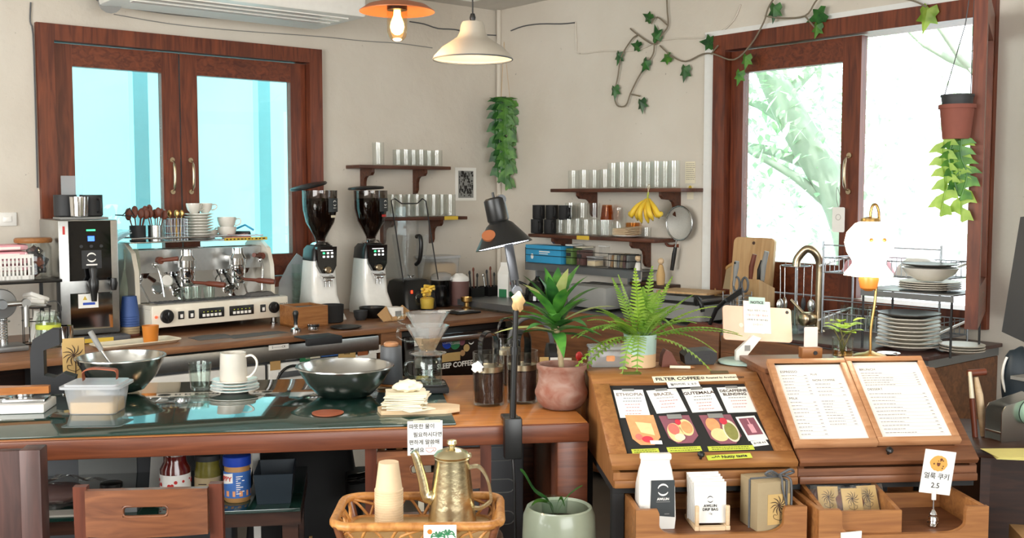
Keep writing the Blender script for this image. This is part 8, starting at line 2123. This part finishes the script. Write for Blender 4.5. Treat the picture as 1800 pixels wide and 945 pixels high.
m = MB(); m.box(-.055,0,-.02,.05,0,.905,.004); m.build('post', 'dark_panel', t); m = MB(); m.box(-.6,-.056,.0,.03,.1,.9,.003); m.build('panel', 'dark_panel', t); m = MB(); m.box(-.6,-.056,.0305,.11,.42,.45); m.build('seat', 'dark_panel', t); m = MB(); m.box(-.055,0,.051,.09,0,.42); m.build('leg', 'dark_panel', t)
# round table in front with rattan basket, cups, kettle
TZ = .72
p = atz(738,918, TZ + .035)
TC = Vector((p.x, p.y,0))
t = thing('side_table', 'small wooden table under the rattan basket in front of the counter', 'table', TC,0)
m = MB(); m.lathe([(.21, TZ - .025),(.215, TZ - .02),(.215, TZ - .004),(.21, TZ),(0, TZ)],48); m.build('table_top', 'dark_wood', t)
for k in range(4): a = k * PI / 2 + PI / 4; m = MB(); m.tube([(.12 * math.cos(a),.12 * math.sin(a), TZ - .026),(.17 * math.cos(a),.17 * math.sin(a),0)], [.018,.013],10); m.build('leg', 'dark_wood', t)
bx, by, bz = .208,.132,.066
t = thing('rattan_basket', 'low rattan tray basket holding paper cups and the golden kettle', 'basket', TC + Vector((0,0, TZ + .0006)),.02)
def rr3(x, y, r, z, n=5): return [(a, b, z) for a, b in rrect(-x, x,-y, y, r, n)]
m = MB(); m.tube(rr3(bx, by,.05, bz),.0115,10, True); m.build('rim', 'rattan', t)
m = MB(); m.tube(rr3(bx * .9, by * .88,.045,.012),.009,8, True); m.build('bottom_ring', 'rattan', t)
m = MB(); m.prism(rrect(-bx * .9, bx * .9,-by * .88, by * .88,.045),.008,.016, 'z'); m.build('base', 'cane', t)
R1 = rr3(bx, by,.05, bz,5); R0 = rr3(bx * .9, by * .88,.045,.012,5)
m = MB(); 
per = []
def walk(x, y, r, z, n):
    P = [Vector(q) for q in rr3(x, y, r, z,6)]; P.append(P[0]); L = [0]
    for i in range(1, len(P)): L.append(L[-1] + (P[i] - P[i - 1]).length)
    out = []
    for k in range(n):
        s_ = L[-1] * k / n; i = max(j for j in range(len(L)) if L[j] <= s_ + 1e-9); i = min(i, len(P) - 2); out.append(P[i].lerp(P[i + 1],(s_ - L[i]) / max(1e-6, L[i + 1] - L[i])))
    return out
up = walk(bx, by,.05, bz,32); lo = walk(bx * .9, by * .88,.045,.014,32)
for k in range(0,32,2):
    a, b, c = lo[k], up[(k + 1) % 32], lo[(k + 2) % 32]
    m.tube(smooth([a, a.lerp(b,.6) + Vector((0,0,.006)), b - Vector((0,0,.006)), c.lerp(b,.6) + Vector((0,0,.006)), c],4),.0042,6)
for k in range(1,32,4):
    m.tube(smooth([lo[k], lo[k].lerp(up[k],.5) + Vector((0,0,.0)), up[(k + 2) % 32]],4),.0042,6)
m.build('woven_loops', 'rattan', t)
m = MB()
for sx_ in (-1,1):
    for sy_ in (-1,1):
        x, y = sx_ * (bx - .012), sy_ * (by - .012)
        m.tube([(x * .93, y * .92,.014),(x, y, bz)],.01,8)
m.build('corner_posts', 'chair_wood', t)
cp = atz(684,917, TZ + .0176); cpb = Vector((cp.x, cp.y, TZ + .0172))
for i in range(14):
    z = .0066 * i
    q = thing('paper_cup',('topmost pale paper cup of the stack in the rattan basket' if i == 13 else 'pale paper cup, ' + ORD[13 - i] + ' from the top of the basket stack'), 'paper cup', cpb + Vector((0,0, z)),0, 'pale paper cups in the basket')
    m = MB(); m.lathe([(.026,0.0),(.0355,.0705),(.0378,.0715),(.0378,.0745),(.0365,.0755),(.035,.0735),(.0255,.007),(0,.007)],34, cap1=False); m.v = [Vector((v.x, v.y,.0755 - v.z)) for v in m.v]; m.build('cup', 'cup_paper', q)
kpx = atz(795,918, TZ + .0176)
t = thing('golden_kettle', 'tall hammered golden kettle with long spout in the rattan basket', 'kettle', Vector((kpx.x, kpx.y, TZ + .0172)),0)
m = MB(); m.lathe([(.06,0),(.064,.004),(.062,.02),(.045,.165),(.046,.172),(.043,.176),(.0,.178)],44); m.build('body', 'gold', t)
m = MB(); m.lathe([(.0465,.1765),(.048,.18),(.04,.19),(.02,.198),(.008,.201),(.008,.206),(.014,.212),(.012,.22),(0,.223)],36); m.build('lid', 'gold', t)
m = MB(); m.tube(smooth([(-.052,-.01,.07),(-.068,-.014,.08),(-.076,-.016,.12),(-.092,-.02,.18),(-.1,-.021,.195)],5), [.02] * 2 + [.017] * 3 + [.014 - .0003 * i for i in range(16)],14); m.build('spout', 'gold', t)
m = MB(); P = smooth([(.044,.0,.148),(.07,.0,.15),(.092,0,.12),(.102,0,.07),(.098,0,.055),(.075,.0,.04),(.058,0,.04)],5); n = len(P); vs = []; fs = []
for i, q in enumerate(P):
    d = (P[min(n - 1, i + 1)] - P[max(0, i - 1)]).normalized(); nn = Vector((-d.z,0, d.x))*.0035
    vs += [q + nn + Vector((0,-.009,0)), q + nn + Vector((0,.009,0)), q - nn + Vector((0,.009,0)), q - nn + Vector((0,-.009,0))]
for i in range(n - 1): fs += [(i * 4 + k, i * 4 + (k + 1) % 4, i * 4 + 4 + (k + 1) % 4, i * 4 + 4 + k) for k in range(4)]
m = MB(); m.add(vs, fs + [(0,1,2,3),(n * 4 - 4, n * 4 - 3, n * 4 - 2, n * 4 - 1)]); m.build('handle', 'gold', t)
m = MB(); m.tube([(.046,-.008,.18),(.046,.008,.18)],.006,8); m.build('hinge', 'gold', t)
t = thing('palm_card', 'small white card with a drawing of green palms on the basket front', 'card', TC + Vector((.062,-by - .016, TZ + .0006)), rot=(-.06,0,.02))
m = MB(); m.box(-.04,.04,0,.003,-.0,.074); m.build('sheet', 'paper', t)
m = MB()
for cx_, cz_ in ((-.005,.045),(.018,.05)):
    m.tube(smooth([(cx_,-.001,.012),(cx_ + .004,-.001,.03),(cx_,-.001, cz_)],3),.0012,5)
    for k in range(6): a = R(-10 + k * 40); m.tube(smooth([(cx_,-.001, cz_),(cx_ + .012 * math.cos(a),-.001, cz_ + .01 * math.sin(a) + .004),(cx_ + .02 * math.cos(a),-.001, cz_ + .01 * math.sin(a) - .004)],3),.0015,5)
m.build('palm_drawing', 'green', t); m = MB(); m.prism([(-.025 + .006 * math.cos(2 * PI * k / 12),.058 + .006 * math.sin(2 * PI * k / 12)) for k in range(12)],-.0012,-.0002); m.build('sun_drawing', 'orange', t)
p = atz(983,893,.64)
t = thing('celadon_planter', 'big pale green glazed planter with dark soil standing before the counter leg', 'planter', Vector((p.x, p.y,0.2806)),0)
m = MB(); m.lathe([(.09,0),(.1,.01),(.112,.15),(.114,.25),(.11,.34),(.1,.365),(.094,.368),(.09,.36),(.098,.33),(.098,.3),(0,.3)],48, cap1=False); m.build('pot', 'celadon', t)
m = MB(); m.lathe([(0,.318),(.097,.315),(.097,.301)],32, cap0=False); m.build('soil', 'soil', t)
st = thing('planter_stool', 'low dark stool carrying the pale green planter', 'stool', Vector((p.x, p.y,0)),.3)
m = MB(); m.lathe([(.12,.25),(.125,.26),(.125,.28),(0,.28)],30); m.build('seat', 'dark_wood', st)
for k in range(4): a = k * PI / 2; m = MB(); m.tube([(.08 * math.cos(a),.08 * math.sin(a),.25),(.11 * math.cos(a),.11 * math.sin(a),0)],.014,8); m.build('leg', 'dark_wood', st)
vp_ = Vector((p.x - .015, p.y - .01,.2806 + .3186))
t = thing('glass_vase', 'small glass with a few bending green leaves standing in the celadon planter', 'plant', vp_,0)
m = MB(); m.lathe([(.034,0),(.037,.003),(.041,.075),(.039,.075),(.035,.006),(0,.005)],28, cap1=False); m.build('glass', 'glass_thick', t)
for (pts, w_, mt) in (([(0,0,.01),(-.02,0,.07),(-.06,0,.1),(-.09,-.0,.15),(-.105,0,.165)],.026, 'leaf_dark'),([(0,0,.01),(.03,0,.07),(.06,0,.1),(.085,0,.115)],.012, 'leaf_mid'),([(0,0,.01),(-.01,-.01,.06),(-.05,-.02,.075),(-.07,-.02,.06)],.022, 'leaf_mid'),([(0,0,.01),(.01,-.02,.07),(.02,-.03,.085),(.03,-.03,.06)],.02, 'leaf_mid')):
    P = smooth(pts,4); n = len(P); vs = []; fs = []
    for i, q in enumerate(P):
        ww = w_ * (.15 + math.sin(PI * min(1, i / n * 1.05)) ** .7*(.3 + .7 * i / n)); vs += [q + Vector((0,-ww, ww * .6)), q, q + Vector((0, ww * .6, ww * .6*0 - ww * .5))]
    for i in range(n - 1): a = i * 3; fs += [(a, a + 1, a + 4, a + 3),(a + 1, a + 2, a + 5, a + 4)]
    m = MB(); m.add(vs, fs); m.build('leaf', mt, t)
# right edge: dark desk with tape dispenser, tools, yellow paper
DZ = .78
p = atz(1705,790, DZ); q = atz(1800,812, DZ)
t = thing('dark_desk', 'dark brown wooden desk beside the display cabinets at the picture edge', 'desk', Vector((p.x, p.y,0)),R(-12))
m = MB(); m.box(0.0,.9,.0,.5, DZ - .025, DZ,.004); m.build('desk_top', 'dark_wood', t); m = MB(); m.box(.04,.07,.03,.46,0, DZ - .026); m.build('leg_panel', 'dark_wood', t); m = MB(); m.box(.83,.86,.03,.46,0, DZ - .026); m.build('leg_panel', 'dark_wood', t); m = MB(); m.box(.071,.829,.4,.42,.2, DZ - .026); m.build('modesty_panel', 'dark_wood', t)
bpy.context.view_layer.update(); DM = t.matrix_world.copy()
dk = lambda x, y, z=DZ + .0006: DM @ Vector((x, y, z))
dkp = lambda px, py: atz(px, py, DZ + .0006)
p = dkp(1770,772)
t = thing('tape_dispenser', 'steel framed tape dispenser with a pale green tape roll on the dark desk', 'tape dispenser', p,R(20))
for y in (-.03,.04): m = MB(); m.prism([(-.055,0),(.12,0),(.12,.14),(.1,.15),(-.04,.12),(-.055,.1)], y, y + .003); m.build('side_plate', 'steel', t)
m = MB(); m.tube([(.06,-.0265,.095),(.06,.0395,.095)],.01,10); m.build('spindle', 'steel', t); m = MB(); m.tube([(-.05,-.0265,.03),(-.05,.0395,.03)],.005,8); m.build('crossbar', 'steel', t); m = MB(); m.box(-.05,.115,-.0265,.0395,.001,.004); m.build('base_plate', 'steel', t)
m = MB(); m.at((.06,-.032,.095),(PI / 2,0,0)); m.lathe([(.03,0),(.042,0),(.042,.022),(.03,.022),(.03,0)],36, cap0=False, cap1=False); m.build('tape_roll', 'tape_green', t)
p = dkp(1780,802)
for i in range(3):
    q = thing('yellow_paper', ORD[2 - i].capitalize().lower() + ' from the top of the pale yellow papers at the desk edge', 'paper', p + Vector((.03,-.01 + .01 * i,.0016 * i)),R(-10 + 6 * i), 'yellow papers on the desk')
    m = MB(); m.box(-.09,.16,-.04,.08,0,.0012); m.build('sheet', 'yellow_paper', q)
p = dkp(1742,772)
t = thing('wooden_mallet', 'slim tool with pale wooden handle leaning against the pine counter end', 'tool', p + Vector((.0,.05,0)), rot=(-.14,-.09,0))
m = MB(); m.tube([(0,0,0),(0,0,.14),(-.005,0,.2)], [.012,.012,.008],10); m.build('handle', 'pale_wood', t); m = MB(); m.tube([(-.03,0,.215),(.03,0,.215)],.012,10); m.build('head', 'leather_dark', t)
p = dkp(1728,775)
t = thing('slim_brush', 'slim brown and white brush leaning beside the pale handled tool', 'tool', p + Vector((0,.06,0)), rot=(-.12,-.06,0))
m = MB(); m.tube([(0,0,.0),(0,0,.13)],.009,10); m.build('handle', 'leather_dark', t); m = MB(); m.tube([(0,0,.131),(0,0,.22)], [.008,.006],10); m.build('tip', 'cream', t)
p = dkp(1800,745)
t = thing('blue_white_pouch', 'dark blue pouch with white edging behind the tape dispenser', 'pouch', p + Vector((.03,.12,0)),R(-10))
m = MB(); m.ball((0,0,.13),.06,.045,.13,18,12, fn=lambda d: 1 + .05 * math.sin(8 * d.x)); m.build('pouch', 'navy', t); m = MB(); m.tube([(-.058 * math.cos(R(a)),-.02,.16 + .1 * math.sin(R(a))) for a in range(-40,41,10)],.005,8); m.build('edging', 'white', t)
p = atz(1795,945,.55)
t = thing('kraft_carton', 'kraft carton on the floor stand below the dark desk at the frame edge', 'carton', Vector((p.x + .06, p.y,.4006)),R(-10))
m = MB(); m.box(-.07,.12,-.06,.08,0,.165,.002); m.build('carton', 'kraft', t); m = MB(); m.box(-.03,.0,-.0612,-.0603,.12,.135); m.build('mark', 'ink', t)
st = thing('low_stand', 'low dark stand under the kraft carton below the desk', 'stand', Vector((p.x + .06, p.y,0)),R(-10)); m = MB(); m.box(-.08,.13,-.07,.09,.38,.4,.003); m.build('top', 'dark_wood', st)
for x in (-.07,.1):
    for y in (-.06,.07): m = MB(); m.box(x, x + .02, y, y + .02,0,.3798); m.build('leg', 'dark_wood', st)
